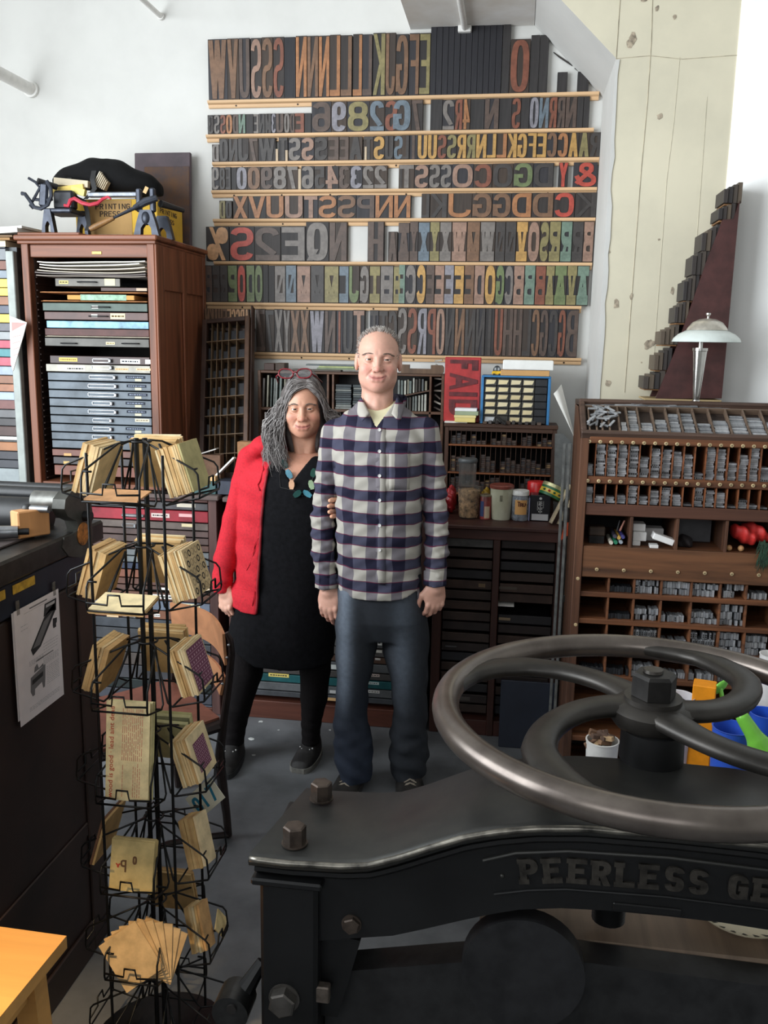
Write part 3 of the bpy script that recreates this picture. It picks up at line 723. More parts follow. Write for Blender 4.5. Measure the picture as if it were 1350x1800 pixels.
# ------------------------------------------------------------------ lower bank of drawers under it
lz = 1.035
def drawer_bank(x0, x1, zt, label, rows, stile=.04, topc=None, base=.075, v=FYC, back=4.3, wm=None):
    t = thing('drawer_cabinet', label, 'cabinet', ((x0+x1)/2, v, 0))
    wm = wm or wood((86, 60, 56), .55, .22, 26); 
    b = MB(); b.box(x0, x0+stile, v, back, 0, zt-.022, .003); build(b, 'side_panel', wm, t)
    b = MB(); b.box(x1-stile, x1, v, back, 0, zt-.022, .003); build(b, 'side_panel', wm, t)
    build(MB().box(x0-.015, x1+.015, v-.02, back, zt-.022, zt, .004), 'top_board', wood((92, 78, 74), .6, .2, 20, 'X'), t)
    build(MB().box(x0+stile, x1-stile, v+.004, back, 0, base, .003), 'plinth', wood((92, 52, 40), .5, .2, 20, 'X'), t)
    build(MB().box(x0+stile, x1-stile, back-.03, back-.012, base, zt-.022), 'back_panel', blackish, t)
    for (y0, y1, c, hd, lbs) in rows:
        xm = 270 if x1 < -1 else 600
        Z1, Z0 = min(PY(xm, y0, v).z, zt-.024), max(PY(xm, y1, v).z, base+.001)
        if Z1-Z0 < .006: continue
        b = MB().box(x0+stile+.003, x1-stile-.003, v+.006, v+.02, Z0+.0015, Z1-.0015, .0018); b.box(x0+stile+.01, x1-stile-.01, v+.02, back-.05, Z0+.002, Z0+.006)
        o = build(b, 'drawer', mat(c, .5, .1, amt=.22, scale=8, bump=.05), t)
        ym = (y0+y1)/2; f = v+.006; k = v/FPX
        if hd:
            b = MB(); p = PY(hd[0], ym, f)
            if hd[2] == 'f': pull(b, p.x, f-.0002, p.z, hd[1]*k, .018)
            else: b.box(p.x-hd[1]*k/2, p.x+hd[1]*k/2, f-.016, f, p.z-.006, p.z+.008, .005)
            build(b, 'pull_handle', steel, o)
        for px, w, h, lc, txt in lbs:
            p = PY(px, ym, f); b = MB(); b.box(p.x-w*k/2, p.x+w*k/2, f-.0009, f-.0002, p.z-h*k/2, p.z+h*k/2); b.cm = 1
            if txt and len(txt) > 3: smalltext(b, txt, FRONT(p.x-w*k*.46, f-.0009, p.z-h*k*.30), w*k*.92, h*k*.66)
            elif txt: dashes(b, p.x-w*k*.42, p.x+w*k*.42, p.z, f-.0009, rnd, h*k*.3)
            build(b, 'label_card', [paper(lc), INK], o, smooth=0)
    return t
BR, DG, RD, BG, NV = (104, 76, 70), (70, 70, 74), (150, 34, 48), (100, 104, 110), (52, 60, 74)
drawer_bank(-1.93, PY(384, 1060, FYC).x, lz, 'wooden drawer cabinet with red and grey drawer fronts under the walnut tray cabinet', [
    (872, 881, (96, 60, 54), None, []), (882, 895, (74, 72, 74), (235, 46, 'f'), [(327, 36, 7, (204, 196, 178), None)]),
    (896, 916, RD, (235, 46, 'b'), [(282, 36, 8, (214, 196, 190), '-'), (327, 28, 6, (222, 170, 170), None)]), (917, 930, (96, 84, 78), (228, 30, 'f'), [(330, 24, 6, (214, 200, 160), None)]),
    (931, 942, (84, 66, 62), None, []), (943, 955, (78, 62, 58), None, []), (956, 967, (90, 66, 58), None, [(335, 40, 5, WH, None)]), (968, 979, (108, 112, 114), None, [(344, 24, 6, (216, 210, 190), None)]), (980, 991, (110, 116, 118), None, []),
    (992, 1003, (52, 62, 84), None, []), (1004, 1018, (128, 80, 62), None, []), (1019, 1030, (96, 66, 56), None, []), (1031, 1041, (86, 62, 54), None, [(300, 40, 5, WH, None), (352, 44, 5, (220, 200, 170), None)]),
    (1042, 1056, (104, 70, 56), (238, 34, 'f'), [(205, 34, 8, WH, '-'), (286, 42, 8, WH, '-')]), (1057, 1073, (110, 120, 136), (236, 50, 'b'), [(190, 30, 7, WH, '-'), (325, 60, 9, CR, 'City Compact Bold 48')]),
    (1074, 1089, (126, 84, 64), (228, 30, 'f'), [(198, 24, 7, (220, 190, 150), None), (276, 12, 6, WH, '-'), (362, 14, 6, WH, None)]), (1090, 1107, (66, 70, 76), None, []), (1108, 1128, (64, 66, 70), None, []), (1129, 1150, (60, 62, 66), None, []),
    (1151, 1172, (74, 66, 62), None, []), (1173, 1196, (66, 66, 70), None, []), (1197, 1214, (34, 42, 42), None, [(340, 50, 8, (206, 206, 180), '-')]), (1215, 1233, (66, 68, 76), None, []), (1234, 1250, (78, 84, 96), None, [])], base=.03)
TL = (30, 92, 96)
drawer_bank(PY(402, 1060, FYC).x, -.342, lz-.004, 'wide drawer cabinet with a teal drawer standing behind the two people', [
    (872, 892, DG, None, []), (893, 912, DG, None, []), (913, 932, (80, 70, 66), None, []), (933, 952, DG, None, []), (953, 972, (80, 70, 66), None, []), (973, 992, DG, None, []), (993, 1012, DG, None, []), (1013, 1032, DG, None, []), (1033, 1052, DG, None, []), (1053, 1072, (80, 70, 66), None, []), (1073, 1092, DG, None, []),
    (1093, 1107, (84, 80, 78), None, []), (1108, 1122, (74, 58, 50), None, [(668, 12, 4, (200, 150, 100), None)]), (1123, 1137, (92, 92, 92), None, [(665, 14, 9, WH, '-')]), (1138, 1152, (84, 80, 78), None, [(664, 16, 5, (214, 210, 200), None)]), (1153, 1164, (80, 58, 46), (485, 24, 'f'), [(664, 10, 4, (200, 196, 190), None), (488, 26, 5, (190, 140, 90), None)]),
    (1165, 1180, (92, 94, 96), None, [(588, 16, 9, (200, 204, 200), None)]), (1181, 1193, (76, 72, 70), None, [(490, 40, 7, (222, 200, 110), '-'), (657, 22, 5, (200, 180, 170), '-')]), (1194, 1208, TL, None, [(657, 20, 5, (190, 204, 200), '-')]), (1209, 1223, (96, 98, 100), None, [(657, 22, 5, (214, 210, 204), '-'), (586, 14, 6, (190, 190, 188), None)]), (1224, 1234, (72, 74, 78), None, [(582, 18, 6, (200, 160, 110), None)])], stile=.03, base=.085)
# ------------------------------------------------------------------ things on top of the walnut cabinet
CT = wz1+.022                  # its top
rnd = random.Random(21)
# yellow carton
bx0, bx1 = PY(133, 380, 3.93).x, PY(277, 390, 3.93).x
yl = paper((222, 178, 52))
t = thing('carton', 'yellow printing press carton under the black bag on the walnut cabinet', 'box', ((bx0+bx1)/2, 3.93, CT))
bz = PY(205, 350, 3.93).z; ty1 = PY(190, 368, 3.93).z; ty2 = PY(190, 381, 3.93).z
b = MB().box(bx0, bx1, 3.93, 4.235, CT+.001, bz, .003); build(b, 'carton_body', mat((214, 172, 56), .8, amt=.08, scale=10), t)
b = MB()
b.box(PY(157, 380, 3.93).x, PY(232, 380, 3.93).x, 3.9285, 3.9296, CT+.02, bz-.004); build(b, 'brown_panel', paper((176, 140, 88)), t)
dk = mat((58, 44, 34), .8, kind='flat')
b = MB(); word(b, 'PRINTING', FRONT(PY(168, 368, 3.93).x, 3.9282, ty1), .165, .024); word(b, 'PRESS', FRONT(PY(176, 380, 3.93).x, 3.9282, ty2), .098, .024)
build(b, 'front_lettering', dk, t, smooth=0); b = MB()
Fr = frame((bx1+.0002, 3.96, bz-.055), (0, 1, 0), (0, 0, 1))
word(b, 'PRINTING', Fr, .20, .022); word(b, 'PRESS', frame((bx1+.0002, 4.0, bz-.09), (0, 1, 0), (0, 0, 1)), .125, .022)
build(b, 'end_lettering', dk, t, smooth=0); b = MB()
smalltext(b, '2-Color', FRONT(bx0+.27, 3.9283, CT+.03), .03, .010)
build(b, 'small_lettering', dk, t, smooth=0)
# purple-black board against the wall
a0, a1, az0, az1 = R(241, 266, 338, 425, 4.30)
t = thing('board', 'dark purple board leaning upright on the wall behind the yellow carton', 'board', ((a0+a1)/2, 4.30, CT))
old = Matrix.Rotation(math.radians(-3), 4, 'X')
b = MB(); b.M = Matrix.Translation((0, 4.262, CT+.002)) @ old; b.box(a0, a1, 0, .022, 0, az1-CT-.01, .003)
build(b, 'panel', mat((72, 58, 64), .6, amt=.2, scale=9, c2=(56, 46, 52)), t)
b = MB(); b.M = Matrix.Translation((0, 4.262, CT+.002)) @ old; b.box(a0+.05, a1-.004, -.003, .001, .02, az1-CT-.075, .002)
build(b, 'worn_patch', mat((62, 50, 50), .7, amt=.4, scale=14, c2=(104, 70, 40)), t)
# black tote bag slumped over the presses and carton
P_ = lambda x, y, v: PY(x, y, v)
t = thing('tote_bag', 'black cloth tote bag slumped on the yellow carton', 'bag', (PY(190, 320, 3.95).x, 3.95, CT+.13))
c0 = PY(188, 345, 3.97)
BT = [PY(x, y, 3.97) for x, y in [(90, 322), (98, 312), (115, 302), (140, 290), (165, 283), (195, 280), (220, 288), (250, 301), (270, 312), (284, 324)]]
BB = [PY(x, y, 3.97) for x, y in [(90, 324), (100, 328), (122, 330), (150, 332), (165, 338), (180, 344), (284, 344)]]
btx, btz = [p.x for p in BT], [p.z for p in BT]; bbx, bbz = [p.x for p in BB], [max(p.z, bz+.003) for p in BB]
def bagf(X, Y, Z):
    top = np.interp(X, btx, btz)+.005*np.sin(X*45+Y*16)+.004*np.sin(Y*34)
    base = np.interp(X, bbx, bbz); mid = (top+base)/2; hh = np.maximum((top-base)/2, .004)
    dpt = .13*np.sqrt(np.clip(1-((X-c0.x)/.262)**2, .02, 1))
    k = np.sqrt(((Z-mid)/hh)**2+np.abs((Y-3.985)/dpt)**3)
    d = (k-1)*np.minimum(hh, .05)
    return np.maximum(np.maximum(d, np.abs(X-c0.x-.002)-.252), base-Z)
P, F = nets(bagf, (c0.x-.28, 3.80, bz-.01), (c0.x+.28, 4.20, bz+.2), .009)
b = MB(); addnp(b, P, F)
build(b, 'bag_body', mat((13, 13, 14), .9, amt=.15, scale=40, bump=.3, spec=.25), t, smooth=180)
strap = mat((24, 24, 25), .7, amt=.1)
def ribbon(mb, pts, w, th=.002, wd=(1, 0, 0)):
    pts = [Vector(p) for p in pts]; wd = Vector(wd)
    def f(u, v):
        k = u*(len(pts)-1); i = min(int(k), len(pts)-2); p = pts[i].lerp(pts[i+1], k-i); return p+wd*w*(v-.5)
    mb.sheet(f, (len(pts)-1)*4, 1, th)
for pts, w in (([(122, 312, 3.855), (119, 326, 3.835), (124, 338, 3.835), (136, 347, 3.835), (147, 352, 3.84), (153, 372, 3.845), (156, 395, 3.835), (152, 405, 3.83)], .020),
               ([(165, 300, 3.835), (162, 316, 3.82), (166, 332, 3.82), (158, 342, 3.82), (150, 350, 3.83)], .022)):
    b = MB(); ribbon(b, [PY(*p) for p in pts], w, .003); build(b, 'strap', strap, t)
t2 = PY(203, 287, 3.86)
# cards and pads spilling from the bag mouth
for i, (x0, y0, x1, y1, v, c, lab, rz) in enumerate([(98, 316, 158, 328, 3.845, (196, 184, 160), 'cream pad showing in the mouth of the black bag', .1), (92, 328, 150, 341, 3.835, (224, 196, 110), 'yellow pad sticking out of the bag mouth', -.1), (128, 331, 152, 343, 3.833, (232, 220, 130), 'bright yellow card lowest in the bag mouth', .25)]):
    X0, X1, Z0, Z1 = R(x0, y0, x1, y1, v); b = MB(); cx = (X0+X1)/2; cz = (Z0+Z1)/2
    b.M = Matrix.Translation((cx, v, cz)) @ Matrix.Rotation(rz, 4, 'Y'); b.box(-(X1-X0)/2, (X1-X0)/2, -.02, .004, -(Z1-Z0)/2, (Z1-Z0)/2, .001)
    build(b, 'paper_pad', paper(c), label=lab, cat='pad')
for i in range(7):
    p = PY(166+i*2.4, 308+i*2.2, 3.835); b = MB(); b.M = Matrix.Translation((p.x+.01, 3.832+.001*i, p.z-.012)) @ Matrix.Rotation(.55, 4, 'Y')
    b.box(-.0016, .0016, 0, .03, -.032+.002*i, .032-.002*i); build(b, 'card', paper((214-4*i, 204-5*i, 184-6*i)), label='white card in the fanned bundle at the bag mouth', cat='card', group='cards fanned in the bag mouth')
# wooden board and small plate on the cabinet top
x0, x1, _, _ = R(34, 405, 143, 408, FYC+.02)
build(MB().box(x0, x1, FYC+.0, FYC+.25, CT+.0006, CT+.012, .003), 'base_board', walnut_h, label='thin reddish wooden board under the left toy press', cat='board')
x0, x1, _, _ = R(172, 401, 216, 405, FYC+.03)
build(MB().box(x0, x1, FYC+.03, FYC+.12, CT+.0006, CT+.008, .002), 'metal_plate', mat((128, 116, 96), .5, .4), label='small tan metal plate on top of the walnut cabinet', cat='plate')
# left hobby press
castm = mat((58, 62, 72), .42, .55, amt=.2, scale=30)
def L3(pts, v): return [PY(x, y, v) for x, y in pts]
t = thing('hobby_press', 'small black iron hand press with curved lever at the left of the walnut cabinet top', 'printing press', (PY(85, 400, 3.76).x, 3.78, CT+.012))
zb = CT+.0125
def leg_arch(cx, v, w, h, nm, z=zb):
    pr = [(cx-w/2, z), (cx-w*.22, z), (cx-w*.2, z+h*.3)]+[(cx-w*.2+w*.4*i/8, z+h*.3+h*.2*math.sin(PI*i/8)) for i in range(9)]+[(cx+w*.2, z+h*.3), (cx+w*.22, z), (cx+w/2, z), (cx+w*.36, z+h*.55), (cx+w*.22, z+h), (cx-w*.22, z+h), (cx-w*.36, z+h*.55)]
    b = MB().prism(pr, 'xz', v, v+.03); return build(b, nm, castm, t)
pl = PY(86, 400, 3.74).x; pr_ = PY(118, 400, 3.74).x
leg_arch(pl, 3.73, .06, .10, 'leg'); leg_arch(PY(121, 400, 3.74).x, 3.86, .06, .11, 'leg')
b = MB().box(pl-.02, PY(128, 380, 3.75).x, 3.735, 3.88, zb+.085, zb+.105, .006); build(b, 'bed', castm, t)
a = PY(75, 340, 3.74)
b = MB(); b.M = Matrix.Translation((a.x, 3.74, a.z)) @ Matrix.Rotation(.12, 4, 'Y'); b.box(-.02, .02, 0, .02, -.055, .045, .008); build(b, 'platen', castm, t)
b = MB().tube(L3([(38, 340), (44, 341), (52, 352), (60, 364), (72, 367), (84, 360), (90, 345), (89, 330), (82, 318)], 3.735), .0085, 8); build(b, 'curved_lever', castm, t)
b = MB().tube(L3([(50, 313), (62, 320), (70, 330), (62, 345), (53, 362), (58, 366)], 3.745), .006, 7); build(b, 'roller_arm', castm, t)
a, c = PY(66, 318, 3.74), PY(100, 329, 3.80); b = MB().cyl(a, c, .013, seg=14); build(b, 'roller', mat((28, 28, 30), .5), t)
b = MB().tube(L3([(58, 350), (78, 352), (92, 350)], 3.75), .007, 7); build(b, 'link', castm, t)
b = MB().tube(L3([(113, 361), (120, 362), (124, 352), (131, 349), (145, 357), (158, 360), (172, 357), (180, 350), (190, 346), (195, 350)], 3.735), [.007, .008, .009, .009, .0085, .008, .008, .007, .006, .004], 8)
b.M = None; build(b, 'red_handle', mat((178, 42, 62), .35, amt=.1), t, label='curved red lever handle')
b = MB().box(PY(92, 350, 3.78).x, PY(128, 350, 3.78).x, 3.78, 3.83, zb+.105, PY(110, 334, 3.78).z, .01); build(b, 'frame_block', mat((40, 41, 46), .5, .4), t)
# right hobby press
t = thing('hobby_press', 'grey iron bench press with long brown handle in front of the yellow carton', 'printing press', (PY(258, 405, 3.74).x, 3.76, CT))
zb2 = CT+.0006
cx = PY(258, 400, 3.745).x
leg_arch(cx, 3.735, .115, .108, 'leg', zb2); leg_arch(cx+.02, 3.86, .10, .10, 'leg', zb2)
for px, h in ((242, 331), (266, 330)):
    p = PY(px, h, 3.74); b = MB().box(p.x-.011, p.x+.011, 3.738, 3.765, zb2+.10, p.z, .005); build(b, 'upright', castm, t)
a, c = PY(236, 366, 3.73), PY(276, 348, 3.74); b = MB().tube([a, a.lerp(c, .5)+Vector((0, 0, .006)), c], [.012, .017, .013], 10); build(b, 'crank_arm', castm, t)
a, c = PY(156, 342, 3.80), PY(240, 339, 3.78); b = MB().box(a.x, c.x, 3.785, 3.815, a.z-.012, a.z+.008, .004); build(b, 'slide_bar', mat((120, 124, 132), .4, .6), t)
a, c = PY(200, 383, 3.70), PY(244, 362, 3.725); b = MB().cyl(a, c, .005, .009, 10); build(b, 'lever_rod', castm, t)
a, c = PY(158, 403, 3.69), PY(200, 383, 3.70); a.z = max(a.z, CT+.014); b = MB().tube([a, a.lerp(c, .2), a.lerp(c, .6), c], [.010, .0135, .012, .009], 12); build(b, 'brown_handle', wood((132, 96, 56), .45), t)
b = MB().ball((cx, 3.745, zb2+.075), (.022, .02, .03)); build(b, 'hub', castm, t)
a, c = PY(282, 358, 3.78), PY(322, 370, 3.9); b = MB().tube([a, a.lerp(c, .4), c], [.016, .013, .010], 10); build(b, 'ink_roller', mat((34, 34, 36), .5), t)
p = PY(256, 334, 3.735); b = MB(); b.M = Matrix.Translation(p) @ Matrix.Rotation(.5, 4, 'Y'); b.box(-.008, .008, 0, .003, -.014, .014); build(b, 'paper_scrap', brownpaper, t)

# ------------------------------------------------------------------ narrow type case leaning between cabinets
LZ = 1.035
A0 = Vector((PY(350, 845, 3.93).x, 3.93, LZ+.024)); tl = PY(357, 563, 4.22); tr = PY(440, 563, 4.22)
up = Vector((PY(357, 563, 4.22).x-A0.x, 4.22-3.93, tl.z-A0.z)); Hc = up.length; Wc = tr.x-tl.x
Fc = frame(A0, (1, 0, -up.x/up.z), up)    # x across, y up the case, z towards the room
def Fm(): b = MB(); b.M = Fc; return b
t = thing('type_case', 'tall narrow type case leaning against the wall beside the walnut cabinet', 'type case', tuple(A0))
b = Fm(); b.box(0, .022, 0, Hc, -.05, .012, .002); build(b, 'frame_stile', darkwood, t)
b = Fm(); b.box(Wc-.022, Wc, 0, Hc, -.05, .012, .002); build(b, 'frame_stile', wood((86, 58, 40), .5), t)
for a_, c_ in ((Hc-.022, Hc), (0, .03)): b = Fm(); b.box(.022, Wc-.022, a_, c_, -.05, .010, .002); build(b, 'frame_rail', darkwood_h, t)
b = Fm(); b.box(.02, Wc-.02, .01, Hc-.01, -.056, -.05); build(b, 'back_panel', mat((40, 32, 28), .8, amt=.2), t)
pale_edge = wood((112, 90, 66), .6)
NR = 8; iw = Wc-.044; rh = (Hc-.052)/NR; colx = [0, .13, .27, .40, .57, .78, 1.0]
b = Fm()
for k in range(1, NR): b.box(.022, Wc-.022, .03+k*rh-.002, .03+k*rh+.002, -.05, .006)
build(b, 'shelves', pale_edge, t)
b = Fm()
for cxx in colx[1:-1]: b.box(.022+cxx*iw-.0012, .022+cxx*iw+.0012, .03, Hc-.022, -.05, .004)
build(b, 'dividers', pale_edge, t)
cn = ['first', 'second', 'third', 'fourth', 'fifth', 'sixth']
for r_ in range(2, NR):
    for c in range(6):
        if rnd.random() < .16 or (r_ == 2 and c > 2): continue
        x0 = .022+colx[c]*iw+.003; x1 = .022+colx[c+1]*iw-.003; z0 = .03+r_*rh+.0025; h = rh*rnd.uniform(.42, .72)
        b = Fm(); b.box(x0, x1, z0, z0+h, -.045, -.012-.01*rnd.random(), .001)
        build(b, 'type_block', wood((46, 46, 50), .55, .2, 40), label='dark wood type block in the %s row up, %s column of the leaning case' % (ORD[r_], cn[c]), cat='wood type', group='type in the leaning case')
# orange letters standing on the case top
pt = PY(362, 556, 4.27); zr = Hc
word_s = 'NKIHEECCBA'
for i, ch in enumerate(word_s):
    p0 = PY(361+i*7.7, 558, 4.27); p1 = PY(361+(i+1)*7.7, 538, 4.27)
    type_block(p0.x, p1.x, RAILZ[6]-.125, RAILZ[6]-.0335, 4.29, 4.268, ch, 'c' if i > 4 else 'b', 'small mirrored %s letter %s, %s from the left in the row above the leaning case' % ('tan' if i > 4 else 'brown', ch, ORD[i]), 'small letters above the leaning case', body=(70, 52, 38))
x0 = PY(360, 560, 4.27).x; x1 = PY(441, 560, 4.27).x
build(MB().box(x0, x1, 4.24, WY-.0005, RAILZ[6]-.140, RAILZ[6]-.1255, .002), 'small_rail', darkwood_h, label='short dark rail holding small letters over the leaning case', cat='rail')
# side board right of the leaning case
p0, p1 = PY(442, 560, 4.25), PY(447, 560, 4.25)
b = MB(); b.M = Fc; b.box(Wc+.002, Wc+.009, .03, Hc+.06, -.05, -.004, .002); build(b, 'upright_board', darkwood, label='dark upright board standing right of the leaning narrow case', cat='board')

# ------------------------------------------------------------------ lead and reglet case behind the people
gx0, gx1, gz0, gz1 = R(454, 656, 779, 850, 4.16); gz0 = LZ+.001; gz1 = PY(600, 654, 4.16).z
t = thing('reglet_case', 'wide open case of strips standing behind the heads of the two people', 'case', ((gx0+gx1)/2, 4.16, gz0))
fr = wood((86, 60, 44), .55, .25, 30, 'X')
V0, V1 = 4.16, 4.285
for x in (gx0, gx1-.014): build(MB().box(x, x+.014, V0, V1, gz0, gz1, .002), 'side_panel', fr, t)
for z in (gz0, gz1-.012): build(MB().box(gx0+.014, gx1-.014, V0, V1, z, z+.012, .002), 'rail_board', fr, t)
build(MB().box(gx0+.014, gx1-.014, V1-.004, V1, gz0+.012, gz1-.012), 'back_panel', blackish, t)
zm = PY(600, 722, V0).z
px = lambda x: PY(x, 700, V0).x
divx = [px(540), px(574), px(590), px(582+4), px(686), px(758)]
divx = [px(541), px(576), px(585), px(756)]
build(MB().box(gx0+.014, gx1-.014, V0+.003, V1-.004, zm-.006, zm+.006, .001), 'middle_shelf', fr, t)
for x in divx: build(MB().box(x-.005, x+.005, V0+.003, V1-.004, gz0+.012, gz1-.012, .001), 'divider', fr, t)
zz0, zz1 = PY(700, 700, V0).z, PY(757, 688, V0).z
b = MB().prism([(px(694), zz0), (px(755), zz1), (px(755), zz1+.006), (px(694), zz0+.006)], 'xz', V0+.003, V1-.004); build(b, 'slanted_divider', fr, t)
LC = [(112, 116, 112), (84, 88, 88), (150, 152, 144), (66, 66, 64), (128, 124, 108), (96, 104, 100), (60, 54, 48), (170, 170, 160)]
n = 0
def strip(x, w, z0, z1, tilt, lab, v=V0):
    b = MB(); b.M = Matrix.Translation((x, v+.012+.012*rnd.random(), z0)) @ Matrix.Rotation(tilt, 4, 'Y'); b.box(-w/2, w/2, 0, .05, 0, z1-z0, .0008)
    build(b, 'spacing_strip', mat(rnd.choice(LC), .5, .3, amt=.15, scale=30), label=lab, cat='strip', group='upright strips in the reglet case')
xs = gx0+.022
while xs < px(538)-.01:
    w = rnd.uniform(.005, .011); n += 1; strip(xs, w, zm+.007, zm+.007+(gz1-zm)*rnd.uniform(.74, .86), .04, '%s strip from the left end of the wide reglet case' % ORD[n-1].capitalize()); xs += w+rnd.uniform(.002, .012)
n = 0; xs = px(700)
while xs < px(752):
    w = rnd.uniform(.007, .013); n += 1; f = (xs-px(694))/(px(755)-px(694)); zl = zz0+(zz1-zz0)*f
    strip(xs, w, zl+.007, gz1-.02-rnd.uniform(0, .015), .0, 'metal strip %s from the left above the slanted divider right of the man' % ORD[n-1])
    strip(xs, w*.9, zm+.007, zl-.010, .0, 'metal strip %s from the left below the slanted divider right of the man' % ORD[n-1]); xs += w+rnd.uniform(.003, .007)
n = 0; xs = gx0+.022
while xs < px(538)-.01:
    w = rnd.uniform(.006, .012); n += 1; strip(xs, w, gz0+.014, gz0+.014+.2*rnd.uniform(.8, 1), .03, '%s strip from the left in the lower bay of the reglet case' % ORD[n-1].capitalize()); xs += w+rnd.uniform(.002, .02)
n = 0; z = zm+.007
while z < PY(600, 676, V0).z:
    h = rnd.uniform(.009, .014); n += 1
    for xa, xb, s in ((px(588), px(617), 'left'), (px(619), px(652), 'right')):
        b = MB().box(xa+rnd.uniform(0, .004), xb-rnd.uniform(0, .004), V0+.012, V0+.06, z, z+h-.0012, .001)
        build(b, 'flat_slug', mat(rnd.choice([(58, 64, 66), (74, 80, 80), (48, 52, 54), (110, 112, 108)]), .5, .3, amt=.15), label='dark flat slug %s up in the %s pile beside the man\'s neck' % (ORD[n-1], s), cat='slug', group='flat slugs piled beside the man')
    z += h
for i in range(9):
    xa = px(744)+.0; z = zm+.02+i*.028; b = MB(); b.M = Matrix.Translation((px(768), V0+.03, z)) @ Matrix.Rotation(rnd.uniform(-.8, .8), 4, 'Y'); b.box(-.018, .018, 0, .02, -.004, .004, .001)
    build(b, 'furniture_piece', mat(rnd.choice([(160, 154, 144), (110, 100, 92), (72, 62, 56)]), .5, amt=.2), label='small loose spacing piece in the right-hand bay of the reglet case', cat='spacer', group='loose pieces in the right bay')
# things on its top
x0, x1, z0, z1 = R(464, 639, 482, 653, 4.17)
build(MB().box(x0, x1, 4.17, 4.25, gz1+.0006, gz1+.034, .002), 'wood_block', darkwood_h, label='left of two dark wood blocks on top of the reglet case', cat='block')
x0, x1, z0, z1 = R(483, 639, 500, 653, 4.17)
build(MB().box(x0+.001, x1, 4.172, 4.25, gz1+.0006, gz1+.036, .002), 'wood_block', wood((66, 52, 42), .6), label='right of two dark wood blocks on top of the reglet case', cat='block')
for i, (xa, xb, c, lab) in enumerate([(515, 600, (70, 62, 54), 'longest dark strip lying lowest on the reglet case top'), (557, 628, (110, 120, 96), 'green-grey strip in the pile beside the man\'s ear'), (560, 622, (150, 158, 110), 'pale green strip in the pile beside the man\'s ear'), (537, 625, (86, 92, 92), 'grey strip topmost in the pile beside the man\'s ear')]):
    z = gz1+.0006+i*.0085; build(MB().box(PY(xa, 645, 4.19).x, PY(xb, 645, 4.19).x, 4.18+.006*i, 4.23+.006*i, z, z+.008, .001), 'lying_strip', mat(c, .5, .2, amt=.1), label=lab, cat='strip')
xa, xb = PY(705, 650, 4.18).x, PY(780, 650, 4.18).x
pr = [(xa, 0), (xb-.01, 0), (xb, .008), (xb, .03), (xb-.008, .04), (xb-.06, .04), (xb-.06, .022), (xa+.04, .022), (xa+.04, .04), (xa, .04)]
build(MB().prism([(x, gz1+.0006+z) for x, z in pr], 'xz', 4.17, 4.20), 'wood_letter', wood((92, 70, 52), .5), label='brown wood letter J lying on its side on the case right of the man', cat='wood type')

# ------------------------------------------------------------------ clutter on the counter left of the woman
zc0 = 1.0356
def cbox(x0, x1, yt, v, dpt, h0, name, m, lab, cat):
    X0, X1 = PY(x0, 855, v).x, PY(x1, 855, v).x; zt = PY((x0+x1)/2, yt, v).z
    return build(MB().box(X0, X1, v, v+dpt, h0, max(zt, h0+.004), .002), name, m, label=lab, cat=cat), max(zt, h0+.004)
_, zq = cbox(338, 379, 846, 3.72, .10, zc0, 'teal_case', mat((50, 84, 84), .5, amt=.15), 'teal case on the counter left of the woman', 'case')
cbox(382, 412, 846, 3.72, .10, zc0, 'dark_case', mat((46, 52, 66), .5, amt=.15), 'dark blue case on the counter beside the woman\'s sleeve', 'case')
cbox(364, 379, 838, 3.725, .05, zq+.0005, 'wood_bit', wood((206, 170, 120), .6), 'small pale wood bit lying on the teal case', 'wood')
o, zq2 = cbox(344, 388, 800, 3.84, .055, zc0, 'brown_box', mat((104, 76, 58), .8, amt=.15), 'brown cardboard box at the foot of the leaning type case', 'box')
X0 = PY(352, 790, 3.84).x; b = MB(); b.M = Matrix.Translation((X0, 3.85, zq2+.002)) @ Matrix.Rotation(-.32, 4, 'Y'); b.box(0, .075, 0, .04, 0, .005); build(b, 'paper_sheaf', paper((196, 192, 186)), label='grey papers tilted on top of the brown cardboard box', cat='paper')
a, c = PY(379, 836, 3.76), PY(411, 804, 3.78); a.z = max(a.z, zc0+.035)
b = MB(); b.M = frame(a, c-a, (0, 1, 0)); b.box(0, (c-a).length, 0, .05, -.004, .004, .001); build(b, 'white_board', whitem, label='white-edged board leaning on the dark case by the woman', cat='board')
cbox(418, 446, 777, 3.84, .055, zc0, 'tan_box', mat((150, 108, 72), .8, amt=.12), 'tan box standing behind the woman\'s red shoulder', 'box')
# ------------------------------------------------------------------ dark cabinet right of the man
rnd = random.Random(33)
dx0, dx1 = -.318, PY(986, 1100, FYC).x; dz = PY(880, 926, FYC-.015).z
t = thing('tray_cabinet', 'low dark cabinet with two columns of shallow trays right of the man', 'cabinet', ((dx0+dx1)/2, FYC, 0))
dw = wood((64, 38, 32), .55, .22, 24); dwh = wood((70, 40, 34), .5, .22, 22, 'X')
mid0, mid1 = PY(866, 1000, FYC).x, PY(878, 1000, FYC).x
build(MB().box(dx0-.006, dx1+.012, FYC-.02, 4.30, dz-.018, dz, .004), 'top_board', dwh, t)
build(MB().box(dx0, dx1, FYC, 4.29, dz-.062, dz-.018, .002), 'top_rail', dwh, t)
for a, c in ((dx0, dx0+.04), (mid0, mid1), (dx1-.036, dx1)): build(MB().box(a, c, FYC, 4.29, 0, dz-.062, .003), 'upright', dw, t)
for a, c in ((dx0+.04, mid0), (mid1, dx1-.036)): build(MB().box(a, c, FYC+.004, 4.28, 0, .07, .002), 'plinth', dwh, t)
build(MB().box(dx0, dx1, 4.28, 4.295, .07, dz-.06), 'back_panel', blackish, t)
k = 0; zt_, zb_ = dz-.07, .08
NT = 17
